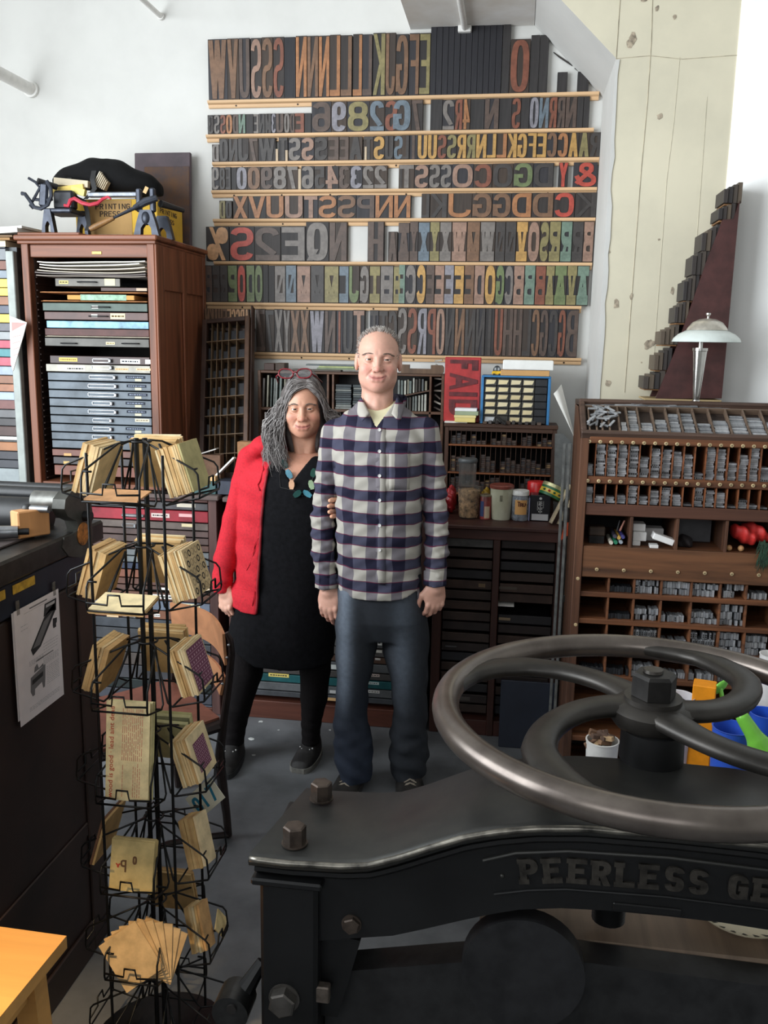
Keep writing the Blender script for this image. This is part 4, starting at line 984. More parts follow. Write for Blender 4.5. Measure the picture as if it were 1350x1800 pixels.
for ci, (a, c) in enumerate(((dx0+.043, mid0-.003), (mid1+.003, dx1-.039))):
    for i in range(NT):
        z1 = zt_-(zt_-zb_)*i/NT; z0 = z1-(zt_-zb_)/NT+.010
        if ci == 1 and i in (6, 12): continue
        y = FYC+.03+rnd.uniform(0, .02)
        cc = rnd.choice([(44, 34, 32), (36, 34, 36), (54, 40, 34), (40, 40, 44), (62, 44, 36)])
        if ci == 0 and i == 0: cc = (92, 90, 88)
        b = MB().box(a, c, y, y+.012, z0, z1, .002); b.box(a, c, y+.012, 4.26, z0, z0+.004)
        o = build(b, 'tray', mat(cc, .6, amt=.2, scale=16), t)
        for (ci_, i_, x, w, h, lc) in ((0, 4, .8, .03, .016, (120, 100, 76)), (1, 4, .15, .08, .012, (86, 78, 70)), (1, 7, .12, .05, .012, (150, 130, 104)), (1, 10, .65, .09, .014, (140, 116, 84)), (0, 10, .2, .05, .006, (90, 90, 92)), (0, 14, .45, .06, .018, (80, 74, 70)), (0, 15, .5, .06, .018, (80, 74, 70))):
            if ci == ci_ and i == i_:
                xc = a+(c-a)*x; zc = (z0+z1)/2; build(MB().box(xc-w/2, min(c-.002, xc+w/2), y-.001, y-.0002, zc-h/2, zc+h/2), 'label_card', paper(lc), o)
p = PY(884, 997, FYC+.05); 
build(MB().box(p.x-.03, p.x+.055, FYC+.02, FYC+.2, zt_-(zt_-zb_)*6/NT-.004+.0, zt_-(zt_-zb_)*6/NT-.0015), 'paper_sheet', whitem, label='thin white sheet edge lying in the right column of the low dark cabinet', cat='paper')

# ------------------------------------------------------------------ printers case of small type on that cabinet
V = 4.05
cx0, cx1, _, cz1 = R(781, 748, 977, 860, V); cz0 = dz+.001
t = thing('type_case', 'dark upright case of small type pieces behind the row of jars', 'type case', ((cx0+cx1)/2, V, cz0))
cw = wood((74, 50, 38), .55, .25, 26); cwh = wood((74, 50, 38), .55, .25, 26, 'X'); redw = wood((124, 74, 44), .5, .2, 24, 'X')
for x in (cx0, cx1-.018): build(MB().box(x, x+.018, V, V+.17, cz0, cz1-.012, .002), 'side_panel', cw, t)
build(MB().box(cx0-.004, cx1+.004, V-.006, V+.17, cz1-.012, cz1+.006, .003), 'top_board', cwh, t)
build(MB().box(cx0+.018, cx1-.018, V+.15, V+.165, cz0, cz1-.012), 'back_panel', blackish, t)
shz = [cz0+.012, PY(880, 869, V).z, PY(880, 832, V).z, PY(880, 783, V).z, PY(880, 757, V).z]
ztops = [None, PY(880, 838, V).z, PY(880, 789, V).z, PY(880, 757, V).z]
for z in (shz[1], shz[2], shz[3]): build(MB().box(cx0+.018, cx1-.018, V-.004, V+.15, z-.008, z, .0015), 'shelf', redw, t)
build(MB().box(cx0+.018, cx1-.018, V, V+.15, cz0, cz0+.012), 'bottom_board', cwh, t)
build(MB().box(cx0+.018, cx1-.018, V, V+.02, cz1-.03, cz1-.012, .001), 'top_rail', cwh, t)
cxs = [cx0+.028+(cx1-cx0-.048)*i/20 for i in range(21)]
rows = [(shz[3], cz1-.030), (shz[2], shz[3]-.008), (shz[1], shz[2]-.008)]
rn = ['top', 'middle', 'lowest']
for ri, (z0, z1) in enumerate(rows):
    for i, x in enumerate(cxs):
        b = MB().box(x-.001, x+.001, V+.004, V+.15, z0, z1); build(b, 'divider', cwh, t)
    for i in range(20):
        if rnd.random() < .10: continue
        z = z0+.0006; zl = z0+(z1-z0)*rnd.uniform(.25, .95); n = 0
        while z < zl-.004 and n < 9:
            h = rnd.uniform(.006, .0105) if ri else rnd.uniform(.007, .012)
            if z+h > z1-.002: break
            cc = rnd.choice([(58, 46, 42), (66, 50, 44), (46, 42, 44), (72, 58, 50), (54, 50, 50), (120, 96, 66) if rnd.random() < .3 else (60, 50, 46)])
            build(MB().box(cxs[i]+.0016, cxs[i+1]-.0016, V+.006+rnd.uniform(0, .004), V+.05, z, z+h-.0008, .0008), 'type_piece', mat(cc, .6, amt=.15, scale=40),
                  label='small dark type piece stacked in the %s compartment of the %s row behind the jars' % (ORD[i], rn[ri]), cat='type', group='small type stacked behind the jars')
            z += h; n += 1

# ------------------------------------------------------------------ blue parts cabinet on top of it
zt2 = cz1+.0065
V2 = 4.06
bx0, bx1, _, bz1 = R(845, 661, 967, 750, V2)
blue = mat((58, 124, 178), .4, amt=.08); darkg = mat((44, 46, 50), .45, amt=.1)
t = thing('parts_cabinet', 'blue small-parts cabinet with five columns of labelled drawers', 'parts cabinet', ((bx0+bx1)/2, V2, zt2))
for x in (bx0, bx1-.012): build(MB().box(x, x+.012, V2, V2+.15, zt2, bz1-.008, .002), 'side_panel', blue, t)
build(MB().box(bx0, bx1, V2, V2+.15, bz1-.008, bz1, .002), 'top_panel', blue, t)
build(MB().box(bx0+.012, bx1-.012, V2+.03, V2+.145, zt2, bz1-.008), 'core', darkg, t)
iw = (bx1-bx0-.028)/5; ih = (bz1-.012-zt2-.004)/6
for c in range(5):
    for r_ in range(6):
        x0 = bx0+.014+c*iw; z0 = zt2+.004+(5-r_)*ih
        o = build(MB().box(x0+.0015, x0+iw-.0015, V2+.006, V2+.029, z0+.001, z0+ih-.002, .0015), 'drawer', mat((70, 68, 64) if c < 4 else (40, 42, 46), .35, amt=.12), t)
        if c < 4 and not (c == 1 and r_ == 5):
            cc = rnd.choice([(224, 208, 164), (218, 200, 156), (228, 214, 176)]) if (c, r_) != (0, 5) else (196, 198, 200)
            b = MB(); d1, d2, d3 = rnd.uniform(.002, .007), rnd.uniform(.001, .004), rnd.uniform(.001, .003)
            b.prism([(x0+.006, z0+.006), (x0+iw-.006-d1, z0+.006+d3), (x0+iw-.005, z0+ih-.008), (x0+.006+d2, z0+ih-.007)], 'xz', V2+.0048, V2+.0058)
            build(b, 'label_card', paper(cc), o)
# books, toy car on its top
x0, x1, _, z1 = R(884, 634, 973, 651, V2+.01)
x0b, x1b, _, _ = R(880, 650, 966, 660, V2+.01)
t = thing('book', 'tan paperback lying lowest on the blue parts cabinet', 'book', ((x0b+x1b)/2, V2+.06, bz1))
build(MB().box(x0b, x1b, V2+.005, V2+.14, bz1+.0006, bz1+.026, .002), 'page_block', paper((206, 160, 104)), t)
t = thing('book', 'thick white book topmost on the blue parts cabinet', 'book', ((x0+x1)/2, V2+.06, bz1+.027))
build(MB().box(x0, x1, V2+.0, V2+.14, bz1+.0275, bz1+.070, .003), 'page_block', mat((244, 244, 240), .7, amt=.02), t)
p0, p1 = PY(864, 655, V2+.03), PY(883, 655, V2+.03)
t = thing('toy_car', 'small yellow toy car with grey roof beside the books', 'toy car', ((p0.x+p1.x)/2, V2+.03, bz1))
cxm = (p0.x+p1.x)/2; w = p1.x-p0.x-.004
build(MB().box(cxm-w/2, cxm+w/2, V2+.01, V2+.06, bz1+.004, bz1+.020, .004), 'car_body', mat((226, 178, 34), .3), t)
b = MB(); n = 14
b.prism([(cxm-w*.4, bz1+.020)]+[(cxm+w*.4*math.cos(PI-PI*i/n), bz1+.020+.024*math.sin(PI*i/n)) for i in range(n+1)], 'xz', V2+.014, V2+.056); build(b, 'cabin_roof', mat((72, 76, 80), .3, .4), t)
for s in (-1, 1):
    build(MB().box(cxm+s*w*.16-w*.09, cxm+s*w*.16+w*.09, V2+.0132, V2+.0142, bz1+.023, bz1+.035), 'window_glass', mat((176, 180, 182), .2), t)
    build(MB().cyl((cxm+s*w*.28, V2+.008, bz1+.005), (cxm+s*w*.28, V2+.014, bz1+.005), .0048, seg=12), 'wheel', mat((30, 30, 30), .6), t)

# ------------------------------------------------------------------ red block of letters
rx0, rx1, _, rz1 = R(781, 628, 844, 745, 4.10)
t = thing('letter_block', 'tall red painted block with raised dark letters standing beside the blue cabinet', 'printing block', ((rx0+rx1)/2, 4.10, zt2))
red = mat((168, 44, 44), .5, amt=.14, scale=20)
build(MB().box(rx0, rx1, 4.10, 4.13, zt2, rz1, .003), 'block', red, t)
H_ = rz1-zt2; Wd = rx1-rx0
let = [('F', .80, .16), ('A', .50, .26), ('I', .40, .065), ('D', .09, .26)]
m = mat((92, 30, 34), .6, amt=.3, scale=30)
for ch, v, h in let:
    b = MB(); Fr = frame((rx0+Wd*.14, 4.0998, zt2+H_*v+H_*h), (0, 0, -1), (1, 0, 0))
    glyph(b, ch, H_*h, Wd*.78, H_*(.055), Wd*.17, Fr, .003, mirror=False)
    if ch == 'I': b = MB().box(rx0+Wd*.14, rx0+Wd*.92, 4.0965, 4.0998, zt2+H_*v, zt2+H_*(v+h), .001)
    build(b, 'raised_letter', m, t)
# small pile of pads in front of the red block, white sheet under
x0, x1, _, _ = R(781, 746, 821, 752, V-.0)
build(MB().box(x0-.0, x1, V-.002, V+.05, zt2, zt2+.0045), 'paper_sheet', whitem, label='white sheet lying under the small pile of pads', cat='paper')
z = zt2+.0052
for (xa, xb, h, c, lab) in [(800, 836, .020, (226, 206, 130), 'yellow pad lowest in the small pile before the red block'), (799, 837, .012, (230, 214, 150), 'pale yellow pad second in the small pile before the red block'), (800, 841, .018, (156, 168, 138), 'sage green pad third in the small pile before the red block'), (800, 838, .013, (240, 240, 240), 'white paper pad topmost in the small pile before the red block')]:
    x0, x1 = PY(xa, 735, 4.06).x, PY(xb, 735, 4.06).x; x1 = min(x1, bx0-.001)
    build(MB().box(x0, x1, 4.03, 4.095, z, z+h-.0006, .001), 'note_pad', paper(c), label=lab, cat='pad'); z += h
# loose dark type lying along the top of the case
for i, xx in enumerate([852, 862, 873, 884, 893, 903, 914, 926, 937, 948]):
    x = PY(xx, 748, V).x; b = MB(); b.M = Matrix.Translation((x, V+.004, zt2)) @ Matrix.Rotation(rnd.uniform(-.3, .3), 4, 'Z'); w = rnd.uniform(.012, .02); b.box(-w/2, w/2, -.01, -.0+.0, 0, rnd.uniform(.008, .02), .001)
    build(b, 'type_piece', mat(rnd.choice([(52, 46, 44), (84, 66, 54), (70, 64, 62)]), .6), label='loose dark type piece lying in front of the blue parts cabinet', cat='type', group='loose type before the blue cabinet')
b = MB(); p = PY(880, 742, 4.03); b.M = Matrix.Translation((p.x, 4.032, zt2+.02)) @ Matrix.Rotation(.7, 4, 'Y'); b.box(-.03, .03, 0, .008, -.006, .006, .002); build(b, 'type_piece', blackish, label='black strip tilted across the front of the blue parts cabinet', cat='type')

# ------------------------------------------------------------------ jars and tins on the counter
D0 = dz+.0006
clear = mat((220, 224, 222), .12, kind='flat', trans=.9, alpha=.35, spec=.5)
def jar_at(x0, x1, v): a, c = PY(x0, 900, v), PY(x1, 900, v); return (a.x+c.x)/2, (c.x-a.x)/2
V3 = 3.86
zy = lambda y, v=V3: PY(860, y, v).z
cx, r_ = jar_at(803, 844, V3)
ztub = D0+.138
t = thing('deli_tub', 'clear plastic tub full of brown wood shavings beside the man\'s elbow', 'tub', (cx, V3, D0))
build(MB().lathe([(r_*.78, 0), (r_*.8, .002), (r_, ztub-D0-.004), (r_*1.04, ztub-D0-.003), (r_*1.04, ztub-D0), (r_*.98, ztub-D0), (r_*.78, .004)], (cx, V3, D0)), 'tub_wall', clear, t)
b = MB().lathe([(.001, .003), (r_*.76, .004), (r_*.93, ztub-D0-.016), (r_*.5, ztub-D0-.010), (.001, ztub-D0-.012)], (cx, V3, D0))
for i in range(260):
    a = rnd.uniform(0, 2*PI); z = rnd.uniform(.008, .122); rr = r_*(.77+.15*z/.13); b.M = Matrix.Translation((cx+rr*math.cos(a), V3+rr*math.sin(a), D0+z)) @ Matrix.Rotation(a, 4, 'Z') @ Matrix.Rotation(rnd.uniform(-1.5, 1.5), 4, 'X'); b.box(-.001, .001, -.009, .009, -.0025, .0025)
sh = build(b, 'wood_shavings', mat((178, 142, 104), .8, amt=.4, scale=60), t); sh['kind'] = 'stuff'
cx2, r2 = jar_at(804, 835, V3)
t = thing('storage_jar', 'empty clear jar with grey lid stacked on the tub of shavings', 'jar', (cx2, V3, ztub))
zt_j = ztub+.125
build(MB().lathe([(r2*.9, 0.001), (r2, .006), (r2, .10), (r2*.97, .112), (r2*.94, .112), (r2*.96, .10), (r2*.96, .008), (r2*.01, .004)], (cx2, V3, ztub)), 'jar_wall', clear, t)
build(MB().lathe([(r2*1.05, .108), (r2*1.1, .112), (r2*1.1, .120), (r2*1.02, .125), (.001, .125)], (cx2, V3, ztub)), 'jar_lid', mat((86, 90, 92), .4), t)
# red and yellow bags behind
for (x0, x1, ztop, c, lab) in [(783, 801, .125, (160, 40, 44), 'crumpled red packet left of the tub of shavings'), (845, 861, .12, (170, 136, 40), 'crumpled yellow packet behind the small can')]:
    cx, r_ = jar_at(x0, x1, 3.95)
    P, F = nets(lambda X, Y, Z: sell(X, Y, Z, (cx, 3.95, D0+ztop/2), (r_*1.1, .045, ztop/2))+.004*np.sin(X*160+Z*90)*np.sin(Y*120+Z*110), (cx-.08, 3.87, D0), (cx+.08, 4.02, D0+ztop+.02), .005)
    P[:, 2] = np.maximum(P[:, 2], D0); b = MB(); addnp(b, P, F); build(b, 'snack_packet', mat(c, .3, amt=.3, scale=20), label=lab, cat='packet', smooth=180)
cx, r_ = jar_at(785, 806, 3.93)
# can
cx, r_ = jar_at(843, 863, V3-.01)
t = thing('paint_can', 'small red and blue can with tan paper label beside the shavings tub', 'can', (cx, V3-.01, D0))
build(MB().lathe([(r_, 0), (r_, .10), (r_*.96, .102)], (cx, V3-.01, D0), seg=24), 'can_body', mat((150, 62, 58), .4, amt=.3, scale=14), t)
build(MB().lathe([(r_*1.03, .100), (r_*1.03, .106), (r_*.9, .108), (.001, .106)], (cx, V3-.01, D0), seg=24), 'can_rim', mat((150, 140, 122), .4, .7), t)
def wrap(mb, cx, cy, r, a0, a1, z0, z1, n=10):
    mb.sheet(lambda u, v: (cx+r*math.cos(math.radians(a0+(a1-a0)*u)), cy+r*math.sin(math.radians(a0+(a1-a0)*u)), z0+(z1-z0)*v), n, 1)
for a0, a1, z0, z1, c, nm in ((262, 318, .005, .058, (206, 184, 156), 'paper_label'), (205, 255, .012, .08, (58, 74, 116), 'blue_band')):
    b = MB(); wrap(b, cx, V3-.01, r_*1.01, a0, a1, D0+z0, D0+z1); build(b, nm, paper(c), t, smooth=180)
# tub with russet lid
cx, r_ = jar_at(860, 901, V3)
t = thing('deli_tub', 'cloudy white tub with russet lid in the row of jars', 'tub', (cx, V3, D0))
ht = .150
build(MB().lathe([(.001, 0), (r_*.80, 0), (r_*.84, .004), (r_*.98, ht-.004), (.001, ht-.004)], (cx, V3, D0)), 'tub_body', mat((206, 206, 184), .35, amt=.1, scale=9, c2=(180, 178, 150)), t)
build(MB().lathe([(r_*1.03, ht-.012), (r_*1.05, ht-.004), (r_*1.05, ht), (r_*.96, ht+.004), (.001, ht+.003)], (cx, V3, D0)), 'tub_lid', mat((130, 66, 54), .4), t)
b = MB(); wrap(b, cx, V3, r_*.955, 262, 276, D0+.085, D0+.112, 3); build(b, 'worn_mark', mat((120, 116, 96), .6), t)
# Tru- jar
cx, r_ = jar_at(899, 929, V3-.01)
t = thing('plastic_jar', 'clear jar with white lid and orange Tru- label', 'jar', (cx, V3-.01, D0))
build(MB().lathe([(.001, .001), (r_*.92, .001), (r_, .008), (r_, .104), (r_*.86, .112), (r_*.82, .112)], (cx, V3-.01, D0)), 'jar_body', mat((170, 176, 184), .15, alpha=.55, amt=.3, scale=40), t)
b = MB(); b.lathe([(.001, .004), (r_*.8, .004), (r_*.85, .03), (.001, .034)], (cx, V3-.01, D0)); build(b, 'contents', mat((86, 96, 116), .4, amt=.4, scale=50), t)
build(MB().lathe([(r_*.98, .112), (r_*1.0, .113), (r_*1.0, .130), (r_*.95, .133), (.001, .133)], (cx, V3-.01, D0)), 'jar_lid', mat((232, 232, 228), .4), t)
b = MB(); wrap(b, cx, V3-.01, r_*1.012, 232, 318, D0+.030, D0+.094, 12); lb = build(b, 'paper_label', paper((222, 168, 104)), t, smooth=180)
b = MB(); k = 3.85/FPX
for i, ch in enumerate('TRU-'):
    a = math.radians(250+i*17.5); q = (cx+r_*1.02*math.cos(a), V3-.01+r_*1.02*math.sin(a), D0+.066)
    Fr = frame(q, (-math.sin(a), math.cos(a), 0), (0, 0, 1)); h = .022 if ch == 'T' else .016
    glyph(b, ch, .013 if ch != '-' else .006, h if ch != '-' else .016, .004, .004, Fr, .0006)
build(b, 'lettering', mat((92, 46, 24), .7, kind='flat'), lb, smooth=0)
# black tea tin
x0, x1 = PY(931, 900, V3-.02).x, PY(967, 900, V3-.02).x
t = thing('tea_tin', 'black tin with white vertical characters and a pale label', 'tin', ((x0+x1)/2, V3, D0)); tv = V3-.02; th = .115
build(MB().box(x0, x1, tv, tv+.075, D0, D0+th, .003), 'tin_body', mat((26, 27, 32), .3, amt=.1), t)
build(MB().box(x0+.009, x1-.008, tv-.0008, tv-.0001, D0+.004, D0+.032), 'pale_label', paper((190, 190, 192)), t)
build(MB().box(x0-.004, x0-.0005, tv+.002, tv+.05, D0, D0+.10), 'card_edge', paper((176, 178, 214)), t)
b = MB(); wx = (x0+x1)/2+.001
def stroke(x, z, w, h): b.box(wx+x-w/2, wx+x+w/2, tv-.0007, tv-.0001, D0+z-h/2, D0+z+h/2)
zc = .079   # upright: horizontal, vertical, short bars, base
stroke(0, zc+.007, .015, .0022); stroke(.0, zc, .0022, .014); stroke(.004, zc+.001, .008, .002); stroke(-.005, zc-.002, .0022, .010); stroke(0, zc-.007, .017, .0022)
zc = .060   # mountain
stroke(0, zc+.001, .0024, .014); stroke(-.007, zc-.002, .0022, .009); stroke(.007, zc-.002, .0022, .009); stroke(0, zc-.006, .016, .0022)
zc = .043   # small
stroke(0, zc, .0024, .014); stroke(-.006, zc, .003, .006); stroke(.006, zc, .003, .006)
for i in range(8): stroke(-.012, .085-i*.005, .0025, .0028); stroke(.013, .088-i*.004, .002, .002)
b.ball((wx, tv, D0+.1005), (.006, .0009, .006), 12, 6)
build(b, 'lettering', mat((206, 206, 204), .7, kind='flat'), t, smooth=0)
# red-lidded can behind, on a wooden block, and the yellow-green tin leaning on it
cx, r_ = jar_at(925, 957, V3+.08)
zr0 = D0
t = thing('canister', 'canister with bright red lid behind the black tin', 'canister', (cx, V3+.09, D0)); cy = V3+.105; hz_ = PY(940, 846, cy).z-D0
build(MB().lathe([(.001, 0), (r_*.92, 0), (r_*.92, hz_-.06), (.001, hz_-.06)], (cx, cy, D0), seg=30), 'can_body', mat((70, 58, 54), .5), t)
build(MB().lathe([(r_*.9, hz_-.062), (r_, hz_-.06), (r_, hz_-.004), (r_*.94, hz_), (.001, hz_)], (cx, cy, D0), seg=30), 'lid', mat((206, 34, 36), .3), t)
p0 = PY(971, 867, V3+.03); ztin = p0.z+.006
b = MB(); b.M = Matrix.Translation((p0.x, V3+.03, ztin)) @ Matrix.Rotation(math.radians(24), 4, 'Y') @ Matrix.Rotation(math.radians(-14), 4, 'X')
t = thing('round_tin', 'green and yellow round tin tilted on top of the black tin', 'tin', (p0.x, V3+.03, ztin-.03))
def tl(prof): q = MB(); q.M = b.M; q.lathe(prof, (0, 0, 0), seg=32); return q
build(tl([(.001, -.028), (.053, -.028), (.054, -.026), (.054, .024), (.001, .024)]), 'tin_body', mat((222, 192, 66), .35), t)
build(tl([(.0535, .012), (.0555, .013), (.0555, .027), (.052, .029), (.001, .0275)]), 'lid_rim', mat((200, 196, 150), .3, .5), t)
build(tl([(.0543, -.028), (.0546, -.028), (.0546, -.016), (.0543, -.016)]), 'lower_band', mat((36, 104, 66), .35), t)
build(tl([(.0543, .002), (.0546, .002), (.0546, .012), (.0543, .012)]), 'upper_band', mat((36, 104, 66), .35), t)
for i, c in enumerate([(40, 96, 60), (184, 52, 40), (40, 96, 60), (60, 60, 50), (184, 52, 40)]):
    a = math.radians(222+i*26); q = MB(); q.M = b.M @ Matrix.Translation((.0547*math.cos(a), .0547*math.sin(a), -.007)); q.ball((0, 0, 0), (.006, .006, .005), 8, 6); build(q, 'painted_flower', mat(c, .5), t)
# leaning wooden strips
for i, (xb, yb, xt, yt, v0, lab) in enumerate([(968, 923, 1003, 852, 3.765, 'pale wood strip leaning left of its twin by the tea tin'), (982, 925, 1012, 866, 3.745, 'pale wood strip leaning nearest the right type cabinet')]):
    a, c = PY(xb, yb, v0), PY(xt, yt, v0+.03); a.z = D0+.009
    Fr = frame(a, c-a, (0, 1, 0)); b = MB(); b.M = Fr; b.box(0, (c-a).length, 0, .06, -.006, .003, .001)
    build(b, 'wood_strip', wood((206, 190, 160), .6, axis='X'), label=lab, cat='board')
# orange sheet hanging over the cabinet edge
q = [PY(1006, 880, 3.665), PY(1010, 930, 3.665), PY(1000, 940, 3.665), PY(984, 951, 3.665)]
b = MB().prism([(a.x, a.z) for a in q], 'xz', 3.664, 3.667); build(b, 'orange_sheet', mat((214, 84, 48), .5, amt=.05), label='orange sheet poking out beside the right type cabinet', cat='sheet')
# white folded paper and grey plastic sheet leaning by the pier
a, c = PY(972, 690, 3.95), PY(1012, 782, 3.75)
b = MB().sheet(lambda u, v: tuple(PY(970+40*u+14*v*(1-u)+3, 692+84*u-20*v*(1-u)+4*v, 3.86-.10*u+.05*v)[k]+(.0 if k != 1 else -.02*math.sin(PI*v)) for k in range(3)), 10, 6, .002)
build(b, 'folded_paper', whitem, label='white folded sheet leaning beside the blue parts cabinet', cat='paper')
q = [PY(978, 768, 3.84), PY(992, 768, 3.84), PY(1010, 786, 3.84), PY(1006, 880, 3.84), PY(975, 920, 3.84)]
b = MB().prism([(a.x, a.z) for a in q], 'xz', 3.985, 3.989); build(b, 'plastic_sheet', mat((120, 122, 122), .2, alpha=.7, amt=.1), label='grey plastic sheet standing behind the wood strips', cat='sheet')
# clear rods with clamps beside the right cabinet
for xx, v, lab in ((993, 3.56, 'left clear plastic rod standing beside the right type cabinet'), (1002, 3.53, 'right clear plastic rod standing beside the right type cabinet')):
    a, c = PY(xx, 780, v), PY(xx-12, 1290, v)
    t = thing('plastic_rod', lab, 'rod', (c.x, v, 0)); 
    build(MB().box(a.x-.006, a.x+.006, v, v+.012, .0, a.z, .002), 'rod', mat((130, 132, 130), .15, alpha=.75, spec=.8), t)
    if xx == 993:
        for yy, h in ((905, .06), (1052, .03)):
            p = PY(xx+2, yy, v-.004); build(MB().box(p.x-.012, p.x+.014, v-.008, v-.0005, p.z-h/2, p.z+h/2, .003), 'clamp', mat((90, 90, 88), .3, .5), t)
# ------------------------------------------------------------------ big type cabinet at the right
rnd = random.Random(44)
V = 3.20
rx0 = PY(1021, 770, V).x; rx1 = 1.62
redw2 = wood((112, 70, 44), .55, .34, 20, 'X', c2=(52, 32, 24)); redv = wood((92, 60, 42), .55, .32, 24, c2=(46, 30, 24))
edge = wood((124, 74, 46), .5, .3, 30, 'X')
leadc = [(158, 160, 164), (138, 140, 144), (176, 178, 182), (124, 125, 128), (166, 166, 168)]
leadm = [mat(c, .5, .25, amt=.2, scale=60) for c in leadc]
zs = lambda y, x=1180: PY(x, y, V).z
zf = zs(772)                         # front top edge
t = rc = thing('type_cabinet', 'big worn type cabinet with brass number plates at the right edge', 'type cabinet', ((rx0+rx1)/2, V, 0))
VB = 3.60
# side panel with sloped top
zb2 = PY(1020, 711, 3.40).z
build(MB().prism([(V, 0), (VB, 0), (VB, zb2-.01), (3.40, zb2), (V, zf+.004)], 'yz', rx0, rx0+.02), 'side_panel', redv, t)
build(MB().box(rx0, rx0+.03, V-.012, V, 0, zf-.005, .002), 'front_post', redv, t)
build(MB().box(rx0+.02, rx1, VB-.03, VB-.015, 0, zf), 'back_panel', blackish, t)
S_ = [(780, 764, 'rail'), (853, 842, 'rail'), (898, 886, 'shelf'), (918, 899, 'rail2'), (1019, 965, 'drawer_front'), (1043, 1034, 's'), (1084, 1076, 's'), (1150, 1142, 's'), (1196, 1188, 's'), (1230, 1220, 's')]
zz = {}
b = MB().box(rx0+.03, rx1, V-.010, V+.02, zs(783), zs(762), .003); build(b, 'number_rail', redw2, t)
b = MB().box(rx0+.03, rx1, V-.006, VB-.03, zs(855), zs(842), .003); build(b, 'number_rail', redw2, t)
b = MB().box(rx0+.03, rx1, V-.006, V+.02, zs(911), zs(890), .003); build(b, 'plain_rail', wood((84, 54, 42), .5, .26, 20, 'X'), t)
b = MB().box(rx0+.03, rx1, V, VB-.03, zs(893), zs(890)); build(b, 'shelf', redw2, t)
b = MB().box(rx0+.03, rx1, V-.008, V+.02, zs(1021), zs(966), .003); build(b, 'broad_rail', wood((106, 70, 46), .55, .34, 16, 'X', c2=(50, 34, 26)), t)
b = MB().box(rx0+.03, rx1, V, VB-.03, zs(970), zs(967)); build(b, 'shelf', redw2, t)
for y in (1052, 1100, 1150, 1200, 1250, 1310):
    build(MB().box(rx0+.03, rx1, V-.003, VB-.03, zs(y+4.5), zs(y-4.5), .002), 'shelf', redw2, t)
build(MB().box(rx0+.03, rx1, V, VB-.03, .0, .06, .002), 'plinth', redw2, t)
xe = PY(1350, 900, V).x+.06
# brass number plates
xi = [1036+18.9*i for i in range(18)]
def plates(y0, n, x0, dx, slope=.03):
    for i in range(n):
        p = PY(x0+dx*i, y0+slope*dx*i, V-.011)
        if p.x > xe: break
        b = MB().lathe([(.0062, 0), (.0062, .0012), (.0052, .0018), (.001, .0014)], seg=14); 
        b2 = MB(); b2.M = Matrix.Translation((p.x, V-.0095, p.z)) @ Matrix.Rotation(PI/2, 4, 'X'); b2.lathe([(.0066, 0), (.0066, .0014), (.0054, .002), (.001, .0016)], seg=14)
        b2.cm = 1; b2.box(-.0018, -.0006, -.002, .002, .0016, .0021); b2.box(.0006, .0018, -.002, .002, .0016, .0021)
        build(b2, 'number_plate', [mat((206, 182, 140), .4, .4, amt=.2, scale=40), INK], rc)
plates(776, 18, 1036, 19.3); plates(845, 18, 1033, 19.4)
plates(1001, 7, 1049, 47.5, .035)
for y in (1017, 1098): 
    p = PY(1014 if y < 1050 else 1010, y, V-.013); b2 = MB(); b2.M = Matrix.Translation((p.x+.004, V-.012, p.z)) @ Matrix.Rotation(PI/2, 4, 'X'); b2.lathe([(.0066, 0), (.0066, .0014), (.0054, .002), (.001, .0016)], seg=14); build(b2, 'number_plate', mat((206, 182, 140), .4, .4, amt=.2, scale=40), rc)
# narrow compartments of the two upper rows, with stacks of cast pieces
def row(ya0, ya1, x0, dx, n, names, slope, rowname, dep=.10):
    for i in range(n+1):
        px_ = x0+dx*i; x = PY(px_, (ya0+ya1)/2, V).x
        if x > xe: break
        z0, z1 = zs(ya1), zs(ya0)
        build(MB().box(x-.0016, x+.0016, V+.001, V+.2, z0, z1), 'divider', edge, rc)
heights1 = [.33, .92, .9, .97, .90, .62, .88, .88, .78, .72, .18, .97, .92, .5, .75, 1.0, .4, .6]
heights2 = [.72, .28, .32, .4, .95, .4, .65, .86, .52, .14, .95, .82, .78, .05, .36, .16, .12, .3]
pieces = 0
rest = MB()
def stack(x0, x1, z0, z1, rowname, i, wob=.003, hmin=.0042, hmax=.0062):
    global pieces
    z = z0+.0005; k = 0
    while z < z1-.003:
        h = rnd.uniform(hmin, hmax); jx = rnd.uniform(-wob, wob)
        w = (x1-x0)-.006
        b = MB().box((x0+x1)/2-w/2+jx, (x0+x1)/2+w/2+jx, V+.014+rnd.uniform(0, .004), V+.06, z, z+h-.0006)
        if rnd.random() < .10:
            b.cm = 1
            for q in (-1, 0, 1): b.box((x0+x1)/2+jx+q*w*.27-.0022, (x0+x1)/2+jx+q*w*.27+.0022, V+.0130, V+.0139, z+h*.2, z+h*.75)
        o_ = len(rest.v); mi_ = rnd.randrange(5); rest.v += b.v; rest.f += [tuple(q+o_ for q in f) for f in b.f]; rest.m += [mi_ if m_ == 0 else 5 for m_ in b.m]
        z += h; k += 1; pieces += 1
for (ya0, ya1, x0, dx, hs, nm) in ((783, 842, 1027, 19.45, heights1, 'upper'), (855, 890, 1025, 19.5, heights2, 'second')):
    row(ya0, ya1, x0, dx, 18, None, 0, nm)
    for i in range(18):
        a, c = PY(x0+dx*i, (ya0+ya1)/2, V).x, PY(x0+dx*(i+1), (ya0+ya1)/2, V).x
        if a > PY(1352, 820, V).x: break
        z0, z1 = zs(ya1), zs(ya0)
        stack(a+.002, c-.002, z0, z0+(z1-z0)*hs[i], nm, i, hmin=.0058, hmax=.0085)
